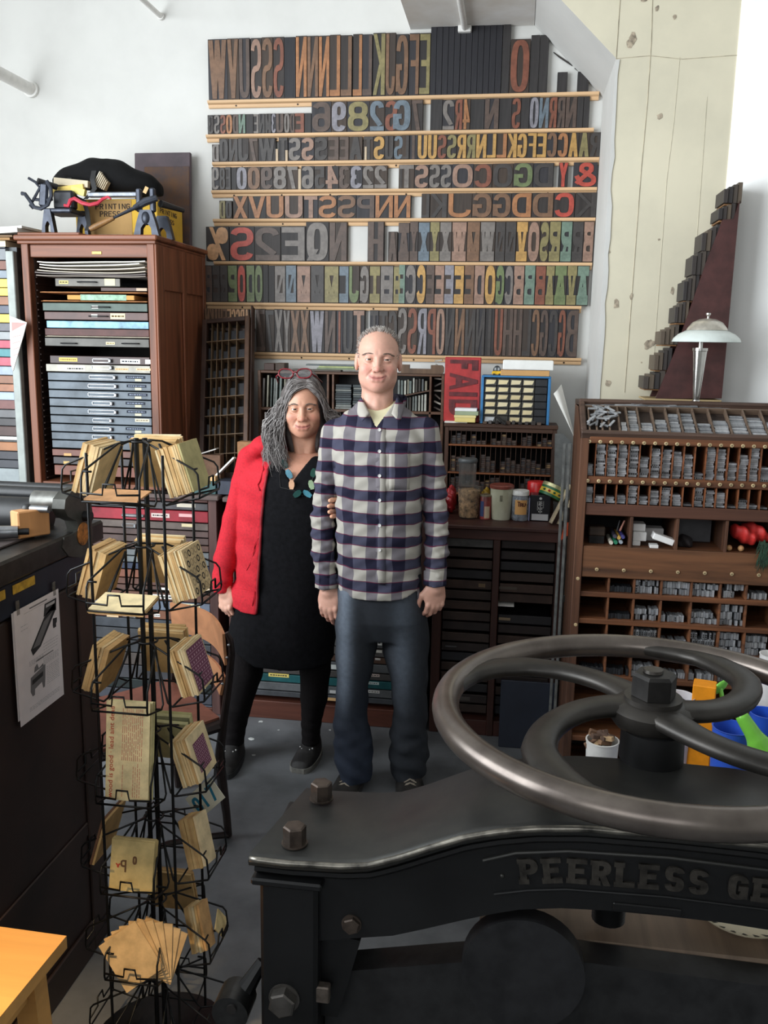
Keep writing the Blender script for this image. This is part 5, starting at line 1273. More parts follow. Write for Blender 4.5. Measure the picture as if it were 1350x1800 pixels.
# four open pigeonholes
for px_ in (1109, 1190, 1277, 1362):
    x = PY(px_, 940, V).x; build(MB().box(x-.005, x+.005, V-.002, V+.3, zs(967), zs(911), .001), 'divider', redv, rc)
zp = zs(967)+.0005
X = lambda p: PY(p, 940, V+.05).x
def loose(mb, name, m, lab, cat, **k): return build(mb, name, m, label=lab, cat=cat, **k)
x0, x1 = X(1035), X(1064)
t = thing('brush', 'dark scrubbing brush in the first pigeonhole of the right cabinet', 'brush', ((x0+x1)/2, V+.06, zp))
build(MB().box(x0, x1, V+.05, V+.1, zp+.028, zp+.062, .004), 'brush_back', wood((62, 48, 38), .6, axis='X'), t)
br = build(MB().box(x0+.003, x1-.003, V+.052, V+.098, zp, zp+.028), 'bristles', mat((28, 26, 26), .9, amt=.3, scale=90), t)
for i, (px_, dz_, c, lab) in enumerate([(1082, .012, (36, 120, 86), 'green marker end in the first pigeonhole'), (1091, .014, (150, 160, 170), 'grey marker end in the first pigeonhole'), (1087, .030, (190, 150, 70), 'yellow marker end in the first pigeonhole'), (1094, .033, (60, 60, 120), 'blue marker end in the first pigeonhole'), (1074, .010, (214, 206, 190), 'white marker end in the first pigeonhole'), (1080, .034, (60, 56, 70), 'dark marker end in the first pigeonhole')]):
    x = X(px_); t = thing('marker_pen', lab, 'pen', (x, V+.03, zp+dz_-.009))
    build(MB().cyl((x, V+.03, zp+dz_), (x, V+.15, zp+dz_), .008, seg=12), 'barrel', mat(c, .35), t); build(MB().cyl((x, V+.024, zp+dz_), (x, V+.030, zp+dz_), .006, .0075, 12), 'pen_cap', mat(tuple(min(255, v+20) for v in c), .35), t)
for i, (px_, lean, c, lab) in enumerate([(1086, .25, (36, 36, 40), 'black brush handle rising in the first pigeonhole'), (1091, .5, (206, 140, 120), 'pink brush handle rising in the first pigeonhole')]):
    x = X(px_); loose(MB().cyl((x, V+.08, zp+.045), (x+math.sin(lean)*.03, V+.08, zp+.045+.04), .004, .003, 8), 'thin_brush', mat(c, .4), lab, 'brush')
WB = mat((226, 224, 222), .7, amt=.02)
for (a, c, h0, h1, v, rot, lab) in [(1112, 1136, .018, .052, .04, 0, 'white carton second from left in the second pigeonhole'), (1112, 1126, 0, .018, .04, 0, 'small white carton flat at the left of the second pigeonhole'), (1126, 1174, .0, .048, .14, 0, 'grey-white carton at the back of the second pigeonhole'), (1112, 1134, .0525, .08, .05, 0, 'white carton topmost at left in the second pigeonhole')]:
    loose(MB().box(X(a), X(c), V+v, V+v+.06, zp+h0+.0004, zp+h1, .002), 'carton', WB, lab, 'box')
b = MB(); xm = X(1164); b.M = Matrix.Translation((xm, V+.03, zp+.034)) @ Matrix.Rotation(math.radians(18), 4, 'Y'); b.box(-.038, .038, -.02, .03, -.011, .011, .002); loose(b, 'carton', mat((244, 242, 240), .7, amt=.02), 'bright white carton tilted in the second pigeonhole', 'box')
b = MB().box(X(1141), X(1156), V+.012, V+.05, zp+.0005, zp+.012, .001); loose(b, 'carton', WB, 'small white carton under the tilted one in the second pigeonhole', 'box')
x = X(1208); P, F = nets(lambda A, B, C: sell(A, B, C, (x, V+.08, zp+.018), (.03, .04, .024))+.003*np.sin(A*150+C*120), (x-.05, V, zp), (x+.05, V+.14, zp+.06), .004); P[:, 2] = np.maximum(P[:, 2], zp); b = MB(); addnp(b, P, F)
loose(b, 'cloth_wad', mat((40, 34, 36), .8), 'dark crumpled cloth in the third pigeonhole', 'cloth', smooth=180)
loose(MB().box(X(1194), X(1262), V+.16, V+.17, zp+.0005, zp+.10, .002), 'grey_panel', mat((84, 84, 88), .5, amt=.1), 'grey panel at the back of the third pigeonhole', 'panel')
x = X(1313)
def redf(A, B, C): return np.maximum(sell(A, B, C, (x+.01, V+.06, zp+.062), (.07, .05, .035))+.006*np.sin(A*90+C*60+B*50)+.003*np.sin(A*210), zp+.02-C)
P, F = nets(redf, (x-.1, V-.03, zp), (x+.12, V+.13, zp+.12), .005); b = MB(); addnp(b, P, F)
loose(b, 'tissue_bundle', mat((196, 44, 40), .6, amt=.2, scale=20), 'bunched red tissue in the fourth pigeonhole', 'tissue', smooth=180)
for i, (px_, lab) in enumerate([(1281, 'leftmost tan wooden ball under the red tissue'), (1302, 'right tan wooden ball under the red tissue')]):
    loose(MB().ball((X(px_), V+.03, zp+.0115), (.011, .014, .011), 12, 8), 'wooden_ball', wood((196, 150, 104), .5), lab, 'ball')
b = MB(); x = X(1338)
for i in range(150):
    a = rnd.uniform(-.5, .6); u = rnd.random(); sx = x-.02+.03*rnd.random(); l = rnd.uniform(.03, .06)
    p = Vector((sx, V-.01-.012*u, zp+.055-.075*u)); q = p+Vector((math.sin(a)*l*.5-.006, -.006, -l*.8)); b.tube([p, p.lerp(q, .5)+Vector((0, -.003, .002)), q], [.0012, .001, .0004], 4)
loose(b, 'feather', mat((44, 72, 54), .8, amt=.3), 'drooping dark green feather hanging out of the fourth pigeonhole', 'feather', smooth=180)
# lower compartments
lowx = [1024, 1070, 1115, 1163, 1216, 1267, 1313, 1362]
lows = [(1021, 1047.5, 'third'), (1056.5, 1095.5, 'fourth'), (1104.5, 1145.5, 'fifth'), (1154.5, 1195.5, 'sixth')]
fill = {0: [0, .45, .85, .72, .8, .75, .45], 1: [.0, .35, .45, .42, .45, .85, .0], 2: [.0, .0, .7, .45, .85, .9, .85], 3: [.3, .3, .4, .4, .4, .4, .4]}
for li, (ya0, ya1, nm) in enumerate(lows):
    z0, z1 = zs(ya1), zs(ya0)
    for i, p_ in enumerate(lowx):
        x = PY(p_-li*2.2, (ya0+ya1)/2, V).x
        if x > xe: break
        if i: build(MB().box(x-.0035, x+.0035, V-.001, V+.3, z0, z1, .001), 'divider', redw2, rc)
        if i == 7: break
        x2 = PY(lowx[i+1]-li*2.2, (ya0+ya1)/2, V).x-.005; xs = x+.005; f = fill[li][i]
        xlim = PY(1352, (ya0+ya1)/2, V).x
        nrow = 0; zc = z0+.0006
        dark = i < 2
        while f > 0 and zc < z0+(z1-z0)*f-.01 and pieces < 9999:
            h = min(rnd.uniform(.021, .028), z0+(z1-z0)*.97-zc); xx = xs
            if h < .012: break
            while xx < min(x2, xlim)-.006:
                w = rnd.uniform(.0065, .0105)
                if rnd.random() > .12:
                    b = MB().box(xx, xx+w-.0008, V+.012+rnd.uniform(0, .01), V+.06, zc, zc+h*rnd.uniform(.82, 1))
                    if i in (2, 3, 4) and li == 2 or rnd.random() < .04:
                        b.cm = 1; b.box(xx+w*.25, xx+w*.7, V+.0108, V+.0119, zc+h*.2, zc+h*.42); b.box(xx+w*.25, xx+w*.7, V+.0108, V+.0119, zc+h*.5, zc+h*.7)
                    build(b, 'cast_piece', [mat((56, 58, 62), .5, .4, amt=.2, scale=60) if dark else rnd.choice(leadm), INK], label='grey metal piece in the %s compartment of the %s row, right cabinet' % (ORD[i], nm), cat='type piece', group='cast metal pieces standing in the right cabinet')
                    pieces += 1
                xx += w
            zc += h+.0008
build(rest, 'cast_pieces', leadm+[INK], label='thin grey metal pieces stacked in the narrow upper compartments of the right cabinet', cat='type pieces', kind='stuff', smooth=0)
# sloped case on top with wide compartments
sl = Vector((0, 3.40-V, zb2-zf)); Ls = sl.length
Fs = frame((rx0, V, zf), (1, 0, 0), sl)
def SM(): b = MB(); b.M = Fs; return b
b = SM(); b.box(.0, rx1-rx0, 0, Ls, -.012, .0); build(b, 'sloped_tray_base', mat((60, 48, 42), .7, amt=.25), rc)
b = SM(); b.box(.0, rx1-rx0, -.008, .012, -.012, .024, .004); build(b, 'sloped_tray_rim', wood((84, 64, 54), .6, .25, 30, 'X'), rc)
b = SM(); b.box(.0, rx1-rx0, Ls-.014, Ls+.004, -.012, .026, .004); build(b, 'sloped_tray_rim', wood((84, 64, 54), .6, .25, 30, 'X'), rc)
b = SM(); b.box(.0, .02, .012, Ls-.014, -.0, .026, .004); build(b, 'sloped_tray_rim', wood((84, 64, 54), .6, .25, 30, 'X'), rc)
cols = [.03, .055, .075, .10, .135, .165, .205, .255, .305, .35, .40, .455, .515, .575, .635, .70, .76]
for i, c in enumerate(cols):
    b = SM(); b.box(c-.003, c+.003, .012, Ls*(.80 if i > 3 else .72), -.0, .022, .001); build(b, 'tray_divider', wood((104, 86, 72), .6, .2, 40, 'X'), rc)
b = SM(); b.box(.02, rx1-rx0, Ls*.80, Ls*.80+.006, 0, .022, .001); build(b, 'tray_divider', wood((104, 86, 72), .6, .2, 40, 'X'), rc)
nn = 0
for i in range(4, len(cols)-1):
    a, c = cols[i]+.004, cols[i+1]-.004; y = .016; lim = Ls*rnd.uniform(.22, .72)
    while y < lim:
        h = rnd.uniform(.010, .015); b = SM(); b.box(a+rnd.uniform(0, .004), c-rnd.uniform(0, .004), y, y+h-.001, .0006, rnd.uniform(.012, .018))
        build(b, 'cast_slug', rnd.choice(leadm), label='dull metal slug lying in the %s bay of the sloped top tray' % ORD[i-4], cat='slug', group='metal slugs in the sloped top tray'); y += h
for i in range(26):
    b = SM(); b.M = Fs @ Matrix.Translation((rnd.uniform(.03, .135), rnd.uniform(.03, Ls*.75), .025+.004*(i % 3))) @ Matrix.Rotation(rnd.uniform(-1.2, 1.6), 4, 'Z') @ Matrix.Rotation(rnd.uniform(-.1, .1), 4, 'Y'); b.box(-rnd.uniform(.012, .03), .018, -.004, .004, -.002, .002)
    build(b, 'cast_slug', rnd.choice(leadm), label='loose metal strip strewn at the left end of the sloped top tray', cat='slug', group='loose strips at the left end of the sloped tray')
for i in range(16):
    b = SM(); b.M = Fs @ Matrix.Translation((rnd.uniform(.06, .5), Ls*.90, .008+.003*(i % 3))) @ Matrix.Rotation(rnd.uniform(-.12, .12), 4, 'Z'); b.box(-.05, .05, -.005, .005, -.003, .003)
    build(b, 'cast_slug', rnd.choice(leadm), label='metal strip lying in the back gutter of the sloped top tray', cat='slug', group='strips in the back gutter of the sloped tray')

# ------------------------------------------------------------------ stair-step rack of wood type and lamp on the cabinet
VR = 3.605; top0 = zb2+.012
build(MB().box(rx0, rx1, 3.40, 3.61, zb2-.01, top0-.002, .002), 'top_ledge', wood((70, 54, 46), .6, .2, 26, 'X'), rc)
pts = [(1154, 707), (1207, 575), (1262, 402), (1270, 394), (1290, 390), (1302, 362), (1270, 704)]
pts = [(1152, 707), (1190, 615), (1240, 470), (1270, 393), (1289, 392), (1300, 360), (1268, 707)]
q = [PY(x, y, VR) for x, y in pts]
t = rack = thing('type_rack', 'dark brown triangular stair-step rack of wood type leaning at the white wall', 'rack', (q[0].x, VR, top0))
zsh = top0+.006-min(p.z for p in q)
b = MB().prism([(p.x, p.z+zsh) for p in q], 'xz', VR, VR+.016); build(b, 'side_panel', mat((74, 42, 40), .5, amt=.2, scale=14), t)
b = MB().prism([(p.x, p.z+zsh) for p in q], 'xz', VR+.15, VR+.165); build(b, 'side_panel', mat((74, 42, 40), .5, amt=.2, scale=14), t)
bk = [(q[-2].x-.012, q[-2].z+zsh), (q[-2].x, q[-2].z+zsh), (q[-1].x, q[-1].z+zsh), (q[-1].x-.012, q[-1].z+zsh)]
build(MB().prism(bk, 'xz', VR+.016, VR+.15), 'back_board', darkwood, t)
bb = PY(1135, 707, VR).x
build(MB().box(PY(1132, 707, VR).x, q[-1].x, VR-.004, VR+.165, top0-.0015, top0+.0055, .002), 'base_strip', wood((196, 172, 128), .6, .1, 20, 'X'), t)
tiers = [(1131, 1166, 668, 690), (1150, 1178, 630, 657), (1161, 1190, 588, 612), (1186, 1208, 545, 574), (1201, 1226, 500, 535), (1216, 1246, 455, 490), (1233, 1264, 415, 448), (1263, 1290, 372, 393), (1272, 1302, 338, 364)]
for k, (xa, xb, yt, yb) in enumerate(tiers):
    A, B_ = PY(xa, yb, VR), PY(xb, yt, VR); n = 4; z0 = A.z+zsh
    build(MB().box(A.x+.004, B_.x+.004, VR+.017, VR+.149, z0-.006, z0-.0006, .001), 'step', wood((150, 110, 74), .6, .2, 30, 'X'), t)
    for i in range(n):
        f = i/n; x0 = A.x-.004+(B_.x-A.x+.012)*f; x1 = A.x-.004+(B_.x-A.x+.012)*(f+1/n); h = (B_.z-A.z)*(.95+.16*i)
        build(MB().box(x0+.0005, x1-.0005, VR+.001+.012*(n-i) if False else VR-.004+.004*i, VR+.0+.14, z0, z0+h, .001), 'type_block', wood(rnd.choice([(62, 56, 54), (76, 68, 62), (54, 50, 50), (96, 84, 72)]), .55, .15, 40),
              label='dark wood type standing %s in depth on the %s step up of the stair-step rack' % (ORD[i], ORD[k]), cat='wood type', group='type on the stair-step rack')
        if i in (1, 3): pass
# lamp
lx = PY(1233, 600, 3.46); lv = 3.46; lz = top0+.0005
t = thing('table_lamp', 'steel table lamp with frosted dome glass shade beside the rack', 'lamp', (lx.x, lv, lz))
chrome = mat((206, 204, 200), .18, .95, amt=.05)
zsh_ = PY(1240, 604, lv).z; zn = PY(1238, 612, lv).z
build(MB().lathe([(.001, 0), (.028, 0), (.028, .004), (.014, .008), (.013, .012)], (lx.x-.002, lv, lz)), 'lamp_base', chrome, t)
build(MB().lathe([(.011, .01), (.012, .02), (.0255, zn-lz-.012), (.0275, zn-lz-.010), (.0275, zn-lz), (.008, zn-lz), (.008, zsh_-lz+.02), (.001, zsh_-lz+.02)], (lx.x-.002, lv, lz)), 'stem', chrome, t)
rs = (PY(1302, 600, lv).x-PY(1181, 600, lv).x)/2; cxs_ = (PY(1302, 600, lv).x+PY(1181, 600, lv).x)/2
h2 = PY(1240, 572, lv).z-zsh_; h3 = PY(1240, 560, lv).z-zsh_
glass = mat((222, 230, 226), .3, amt=.03, spec=.6)
prof = [(rs, .006), (rs*.96, .018), (rs*.82, .034), (rs*.62, .046), (rs*.50, .05), (rs*.50, .047), (rs*.62, .042), (rs*.80, .030), (rs*.94, .014), (rs*.985, .005)]
build(MB().lathe(prof, (cxs_, lv, zsh_), seg=44, cap=False), 'lamp_shade', glass, t)
build(MB().lathe([(rs*.60, .048), (rs*.57, .056), (rs*.44, .076), (rs*.24, .088), (.001, .092)], (cxs_, lv, zsh_), seg=40), 'shade_cap', mat((206, 200, 188), .3, .6, amt=.1), t)
build(MB().lathe([(.004, .09), (.004, .098), (.009, .104), (.009, .110), (.001, .114)], (cxs_, lv, zsh_), seg=16), 'finial', chrome, t)
# ------------------------------------------------------------------ proof press on its cabinet, left foreground
rnd = random.Random(55)
PXF = -1.118
presspaint = mat((40, 46, 58), .35, .3, amt=.15, scale=12)
darkcab = mat((48, 34, 30), .5, amt=.2, scale=5)
t = press = thing('proof_press', 'dark proof press with black rollers on a dark wooden cabinet at the left', 'printing press', (-1.5, 1.5, 0))
yf = 2.165
b = MB().box(-2.0, PXF, .35, yf, 0, 1.075, .004); build(b, 'cabinet_body', darkcab, t)
b = MB().box(PXF+.0002, PXF+.008, .5, 1.0, .05, 1.03, .003); build(b, 'cabinet_panel', darkcab, t)
b = MB().box(PXF+.0002, PXF+.008, 2.09, yf, .0, 1.07, .003); build(b, 'corner_stile', darkcab, t)
b = MB().box(PXF+.0002, PXF+.010, .36, 2.088, .0, .10, .003); build(b, 'base_board', darkcab, t)
b = MB().box(PXF+.0002, PXF+.006, .36, 2.088, .36, .40, .003); build(b, 'middle_rail', darkcab, t)
b = MB().box(-2.02, PXF+.006, .3, 2.20, 1.08, 1.165, .006); build(b, 'bed_casting', presspaint, t)
b = MB().box(-2.02, PXF+.020, .3, 2.23, 1.166, 1.222, .006); build(b, 'bed', mat((56, 54, 52), .4, .5, amt=.2), t)
b = MB().box(-1.98, PXF-.05, .32, 2.0, 1.2222, 1.228, .002); build(b, 'bed_blanket', mat((52, 42, 40), .8, amt=.2), t)
# carriage side plate with lobed outline in the plane of the press side
yc, zc_ = 2.125, 1.222
k = lambda px, py: PX(px, py, PXF+.02)
out = [(120, 978), (108, 962), (112, 945), (128, 938), (138, 930), (134, 916), (118, 908), (112, 895), (114, 878), (124, 864), (140, 856), (152, 860), (158, 874), (160, 890), (162, 905), (160, 922), (163, 940), (160, 958), (152, 972), (140, 980)]
q = [k(*p) for p in out]
b = MB().prism([(p.y, p.z) for p in q], 'yz', PXF+.022, PXF-.012); plate = build(b, 'side_plate', mat((70, 70, 66), .5, .4, amt=.25, scale=18), t)
p = k(144, 938); b = MB(); b.M = Matrix.Translation((PXF+.0225, p.y, p.z)) @ Matrix.Rotation(PI/2, 4, 'Y'); b.lathe([(.030, 0), (.030, .002), (.001, .0025)], seg=24, sy=1.0); build(b, 'brass_badge', mat((176, 112, 48), .5, .2, amt=.4, scale=60), plate)
p = k(147, 907); build(MB().cyl((PXF+.022, p.y, p.z), (PXF+.042, p.y, p.z), .014, .012, 16), 'bolt', blacksteel, plate)
blackrub = mat((30, 31, 33), .45, .1, amt=.15)
for (y0, pyc, r_, nm) in ((2.19, 857, .014, 'rod'), (2.16, 868, .019, 'rod'), (2.10, 905, .046, 'roller')):
    p = PX(130, pyc, PXF); c = (p.x, y0, PY(60, pyc, y0).z)
    b = MB().cyl((-2.0, y0, c[2]), (PXF-.012 if nm == 'rod' else -1.19, y0, c[2]), r_, seg=24); build(b, nm, blackrub, t)
p = PY(64, 905, 2.0); b = MB(); a_ = 2.0
build(MB().cyl((PXF-.08, 2.06, PY(64, 880, 2.06).z), (PXF+.0, 2.06, PY(64, 880, 2.06).z), .026, seg=20), 'hub', mat((120, 120, 116), .4, .7), t)
build(MB().cyl((-1.175, 1.985, 1.265+.03), (PXF+.0, 1.985, 1.265+.03), .009, seg=12), 'handle_rod', steel, t)
build(MB().ball((-1.175, 1.985, 1.295), (.014, .012, .012), 14, 10), 'handle_knob', blackrub, t)
# tan wooden block and chrome bits on the bed
b = MB(); p = PZ(50, 950, 1.2285); b.M = Matrix.Translation((p.x-.025, p.y+.03, 1.2288)) @ Matrix.Rotation(math.radians(-32), 4, 'Z'); b.box(-.028, .012, -.022, .06, 0, .066, .003)
build(b, 'wood_block', wood((196, 142, 92), .55, .12, 16), label='tan wooden block standing on the proof press bed', cat='block')
p = PZ(6, 950, 1.2285); t2 = thing('metal_clamp', 'small chrome clamp lying on the proof press bed', 'clamp', (p.x, p.y, 1.2285))
build(MB().cyl((p.x-.035, p.y-.01, 1.247), (p.x+.028, p.y+.02, 1.247), .018, .015, 16), 'barrel', mat((150, 152, 156), .2, .9), t2)
build(MB().cyl((p.x+.028, p.y+.02, 1.247), (p.x+.05, p.y+.03, 1.247), .008, seg=12), 'tip', blacksteel, t2)
# yellow strips
for (xa, ya, xb, yb, lab) in ((24, 1026, 63, 1010, 'yellow strip stuck on the press side above the flyer'), (-6, 1040, 11, 1034, 'yellow strip stuck on the press side at the photo\'s left edge')):
    p0, p1 = PX(xa, ya, PXF+.011), PX(xb, yb, PXF+.011)
    zm_ = 1.142
    build(MB().box(PXF+.0066, PXF+.0086, p0.y, p1.y, zm_-.010, zm_+.012, .001), 'yellow_strip', mat((186, 150, 48), .6, amt=.25, scale=40), label=lab, cat='label')
# flyer
fy0, fy1, fz0, fz1 = PX(22, 1170, PXF).y, PX(100, 1130, PXF).y, .815, 1.094
XF = PXF+.0105
t = thing('flyer', 'white printed flyer with pictures of a proof press taped to the dark press cabinet', 'flyer', (XF, (fy0+fy1)/2, fz0))
b = MB().box(XF, XF+.0012, fy0, fy1, fz0, fz1); build(b, 'front_sheet', paper((222, 214, 216)), t)
b = MB().box(XF-.0018, XF-.0006, fy0-.006, fy1-.02, fz0+.016, fz1-.002); build(b, 'rear_sheet', paper((206, 200, 202)), t)
FR = frame((XF+.0014, fy0, fz0), (0, 1, 0), (0, 0, 1)); w, h = fy1-fy0, fz1-fz0
g1, g2, g3 = mat((40, 40, 42), .8, kind='flat'), mat((110, 108, 110), .8, kind='flat'), mat((176, 172, 174), .8, kind='flat')
b = MB(); b.M = FR
def pl_(pts, z=0, cm=0): b.cm = cm; b.add([(x*w, y*h, z) for x, y in pts], [tuple(range(len(pts)))])
pl_([(.30, .60), (.64, .82), (.90, .90), (.90, .82), (.52, .58), (.34, .54)], 0, 0)
pl_([(.34, .60), (.62, .78), (.84, .83), (.50, .60)], .0002, 1); pl_([(.62, .82), (.66, .93), (.94, .93), (.92, .82), (.80, .84)], 0, 0); pl_([(.68, .89), (.69, .915), (.90, .915), (.89, .89)], .0002, 2)
pl_([(.82, .70), (.83, .76), (.93, .75), (.92, .71), (.90, .70), (.90, .67), (.83, .67)], 0, 0)
pl_([(.24, .24), (.26, .36), (.60, .40), (.58, .27), (.56, .20), (.52, .20), (.50, .26), (.34, .24), (.33, .19), (.28, .19)], 0, 1); pl_([(.28, .29), (.29, .33), (.54, .35), (.53, .31)], .0002, 0); pl_([(.34, .385), (.36, .43), (.42, .45), (.45, .40), (.55, .42), (.56, .395)], 0, 1)
for (x0, x1, y0, n, dy) in ((.25, .58, .50, 4, .012), (.58, .92, .58, 4, .026), (.56, .92, .45, 5, .013), (.62, .92, .36, 10, .017), (.2, .9, .10, 3, .014), (.12, .26, .84, 2, .035)):
    for i in range(n):
        x = x0; y = y0-dy*i
        while x < x1:
            ww = rnd.uniform(.02, .06); pl_([(x, y), (min(x1, x+ww), y), (min(x1, x+ww), y+.006), (x, y+.006)], 0, 2); x += ww+.012
for (x0, x1, y0, hh) in ((.32, .72, .955, .012), (.40, .80, .47, .010), (.2, .92, .938, .002)): pl_([(x0, y0), (x1, y0), (x1, y0+hh), (x0, y0+hh)], 0, 1)
b.M = None
build(b, 'printing', [g1, g2, g3], t, smooth=0)
for yy in (fy0+.012, fy1-.025): build(MB().box(XF-.0005, XF+.0016, yy, yy+.012, fz1-.012, fz1+.022), 'tape', mat((120, 116, 108), .3, alpha=.5), t)

# ------------------------------------------------------------------ wooden stool, bottom left
birch = wood((214, 160, 92), .45, .10, 8, 'X', bump=.03)
t = thing('stool', 'pale birch stool in the lower left corner', 'stool', (-.92, 1.27, 0))
A, Bk = PZ(117, 1645, .6), PZ(0, 1789, .6)
ang = math.atan2(A.y-Bk.y, A.x-Bk.x)
top = [(A.x, A.y), (A.x-.40, A.y-.01), (A.x-.40, A.y-.34), (A.x+.00, A.y-.31)]
top = [(A.x, A.y), (A.x-.30, A.y+.008), (A.x-.30, A.y-.33), (A.x-.012, A.y-.33)]
build(MB().prism(top, 'xy', .574, .60), 'seat', birch, t)
def leg(x, y, dx, dy):
    b = MB(); b.sheet(lambda u, v: (0, 0, 0), 1, 1) if False else None
    s = .021
    vs = [(x-s, y-s, .574), (x+s, y-s, .574), (x+s, y+s, .574), (x-s, y+s, .574)]; vs2 = [(p[0]+dx, p[1]+dy, .0) for p in vs]
    b.add(vs2+vs, [(0, 3, 2, 1), (4, 5, 6, 7), (0, 1, 5, 4), (1, 2, 6, 5), (2, 3, 7, 6), (3, 0, 4, 7)]); build(b, 'leg', birch, t)
lx_ = [A.x-.052, A.x-.25]; ly_ = [A.y-.05, A.y-.28]
for i, x in enumerate(lx_):
    for j, y in enumerate(ly_): leg(x, y, .02 if i == 0 else -.02, .02 if j == 0 else -.02)
build(MB().box(lx_[1], lx_[0]-.022, ly_[0]-.010, ly_[0]+.010, .51, .573, .002), 'apron', birch, t)
build(MB().box(lx_[0]-.010, lx_[0]+.010, ly_[1], ly_[0]-.022, .51, .573, .002), 'apron', birch, t)

# ------------------------------------------------------------------ revolving wire card rack
wire = mat((24, 24, 25), .38, .5, amt=.1)
RC = Vector((-.794, 1.80, 0))
t = rackt = thing('wire_rack', 'tall revolving black wire rack of postcards in the left foreground', 'card rack', (RC.x, RC.y, 0))
vd = math.atan2(0-RC.y, 0-RC.x)     # direction from the rack to the photographer
DIRS = {'right': vd+math.radians(66), 'front': vd-math.radians(24), 'left': vd-math.radians(114), 'back': vd+math.radians(156)}
for s in (-.009, .009):
    c = Vector((RC.x+s*math.cos(vd+PI/2), RC.y+s*math.sin(vd+PI/2), 0)); build(MB().cyl(c+Vector((0, 0, .02)), c+Vector((0, 0, 1.50)), .0055, seg=10), 'centre_rod', wire, t)
for kk in DIRS:
    a = DIRS[kk]+PI/4; c = RC+Vector((math.cos(a), math.sin(a), 0))*.118
    build(MB().cyl(c+Vector((0, 0, .05)), c+Vector((0, 0, 1.475)), .0034, seg=8), 'upright_rod', wire, t)
build(MB().lathe([(.001, 0), (.17, 0), (.17, .006), (.03, .02), (.012, .03)], (RC.x, RC.y, .0005)), 'rack_foot', wire, t)
TIERS = [1.495, 1.265, 1.045, .832, .615, .40, .19]        # top of each ring of pockets
def pocket(z, a, w=.124):
    n = Vector((math.cos(a), math.sin(a), 0)); tt = Vector((-n.y, n.x, 0)); Z = Vector((0, 0, 1)); P = lambda r_, s, dz: RC+n*r_+tt*s+Z*(z+dz)
    b = MB(); r_ = .0023
    for s in (-w/2, w/2):
        b.tube([P(.012, s*.25, 0), P(.035, s*.55, -.004), P(.142, s, -.050), P(.150, s, -.060), P(.154, s, -.100), P(.152, s, -.110), P(.080, s, -.128), P(.070, s, -.120), P(.028, s*.5, -.01)], r_, 6)
    h = w/2
    b.tube([P(.154, -h, -.092), P(.156, -h*.25, -.094), P(.157, -h*.2, -.072), P(.157, h*.2, -.072), P(.156, h*.25, -.094), P(.154, h, -.092)], r_, 6)
    b.tube([P(.152, -h, -.110), P(.152, h, -.110)], r_, 6); b.tube([P(.080, -h, -.128), P(.080, h, -.128)], r_, 6)
    b.tube([P(.142, -h, -.050), P(.142, -h*.7, -.050)], r_, 6)
    build(b, 'wire_pocket', wire, t, smooth=180)
for z in TIERS:
    for kk in DIRS: pocket(z, DIRS[kk])
    b = MB(); b.tube([RC+Vector((math.cos(i*PI/8)*.022, math.sin(i*PI/8)*.022, z-.002)) for i in range(16)], .0026, 6, closed=True); build(b, 'tier_ring', wire, t, smooth=180)
kraft = [(214, 178, 122), (206, 168, 112), (220, 190, 140), (198, 158, 104), (226, 204, 160)]
TN = ['top', 'second', 'third', 'fourth', 'fifth', 'sixth', 'lowest']; DN = {'right': 'right-hand', 'front': 'front', 'left': 'left-hand', 'back': 'rear'}
def cards(tier, d, w, h, th, n, front=None, lean=17, deco=None, shift=0.0, out=.138, dz=-.108, roll=0.0, cols=kraft, what='postcard', fan=0.0, lab=None):
    z = TIERS[tier]; a = DIRS[d]; nn = Vector((math.cos(a), math.sin(a), 0)); tt = Vector((-nn.y, nn.x, 0)); L = math.radians(lean)
    o = RC+nn*out+tt*shift+Vector((0, 0, z+dz)); up_ = Vector((0, 0, math.cos(L)))-nn*math.sin(L)
    F0 = frame(o, tt, up_)   # x tangent, y up the card, z outward normal
    res = None
    for i in range(n):
        ti = th/n; zz_ = -ti*(i+1)+.0004
        b = MB(); b.M = F0 @ Matrix.Translation((0, 0, zz_)) @ Matrix.Rotation(math.radians(roll+fan*i+rnd.uniform(-1.2, 1.2)), 4, 'Z') @ Matrix.Translation((rnd.uniform(-.002, .002), rnd.uniform(.0, .003)-math.sin(L)*.0, 0))
        b.box(-w/2, w/2, 0, h, 0, ti-.0006)
        c = front if (i == 0 and front) else rnd.choice(cols)
        lb = 'kraft %s in the stack of the %s tier, %s pocket of the wire rack' % (what, TN[tier], DN[d])
        if i == 0 and lab: lb = lab
        o_ = build(b, 'postcard' if what == 'postcard' else what, mat(c, .8, amt=.12, scale=24), label=lb, cat='card', group='cards in the wire rack')
        if i == 0:
            res = (o_, F0 @ Matrix.Translation((0, 0, zz_+ti-.0005)) @ Matrix.Rotation(math.radians(roll), 4, 'Z'))
    if deco: deco(res[0], res[1], w, h)
    return res
ink_k, ink_p, ink_r, ink_b, ink_g = [mat(c, .8, kind='flat') for c in ((50, 46, 44), (112, 58, 84), (190, 62, 46), (38, 122, 150), (150, 132, 108))]
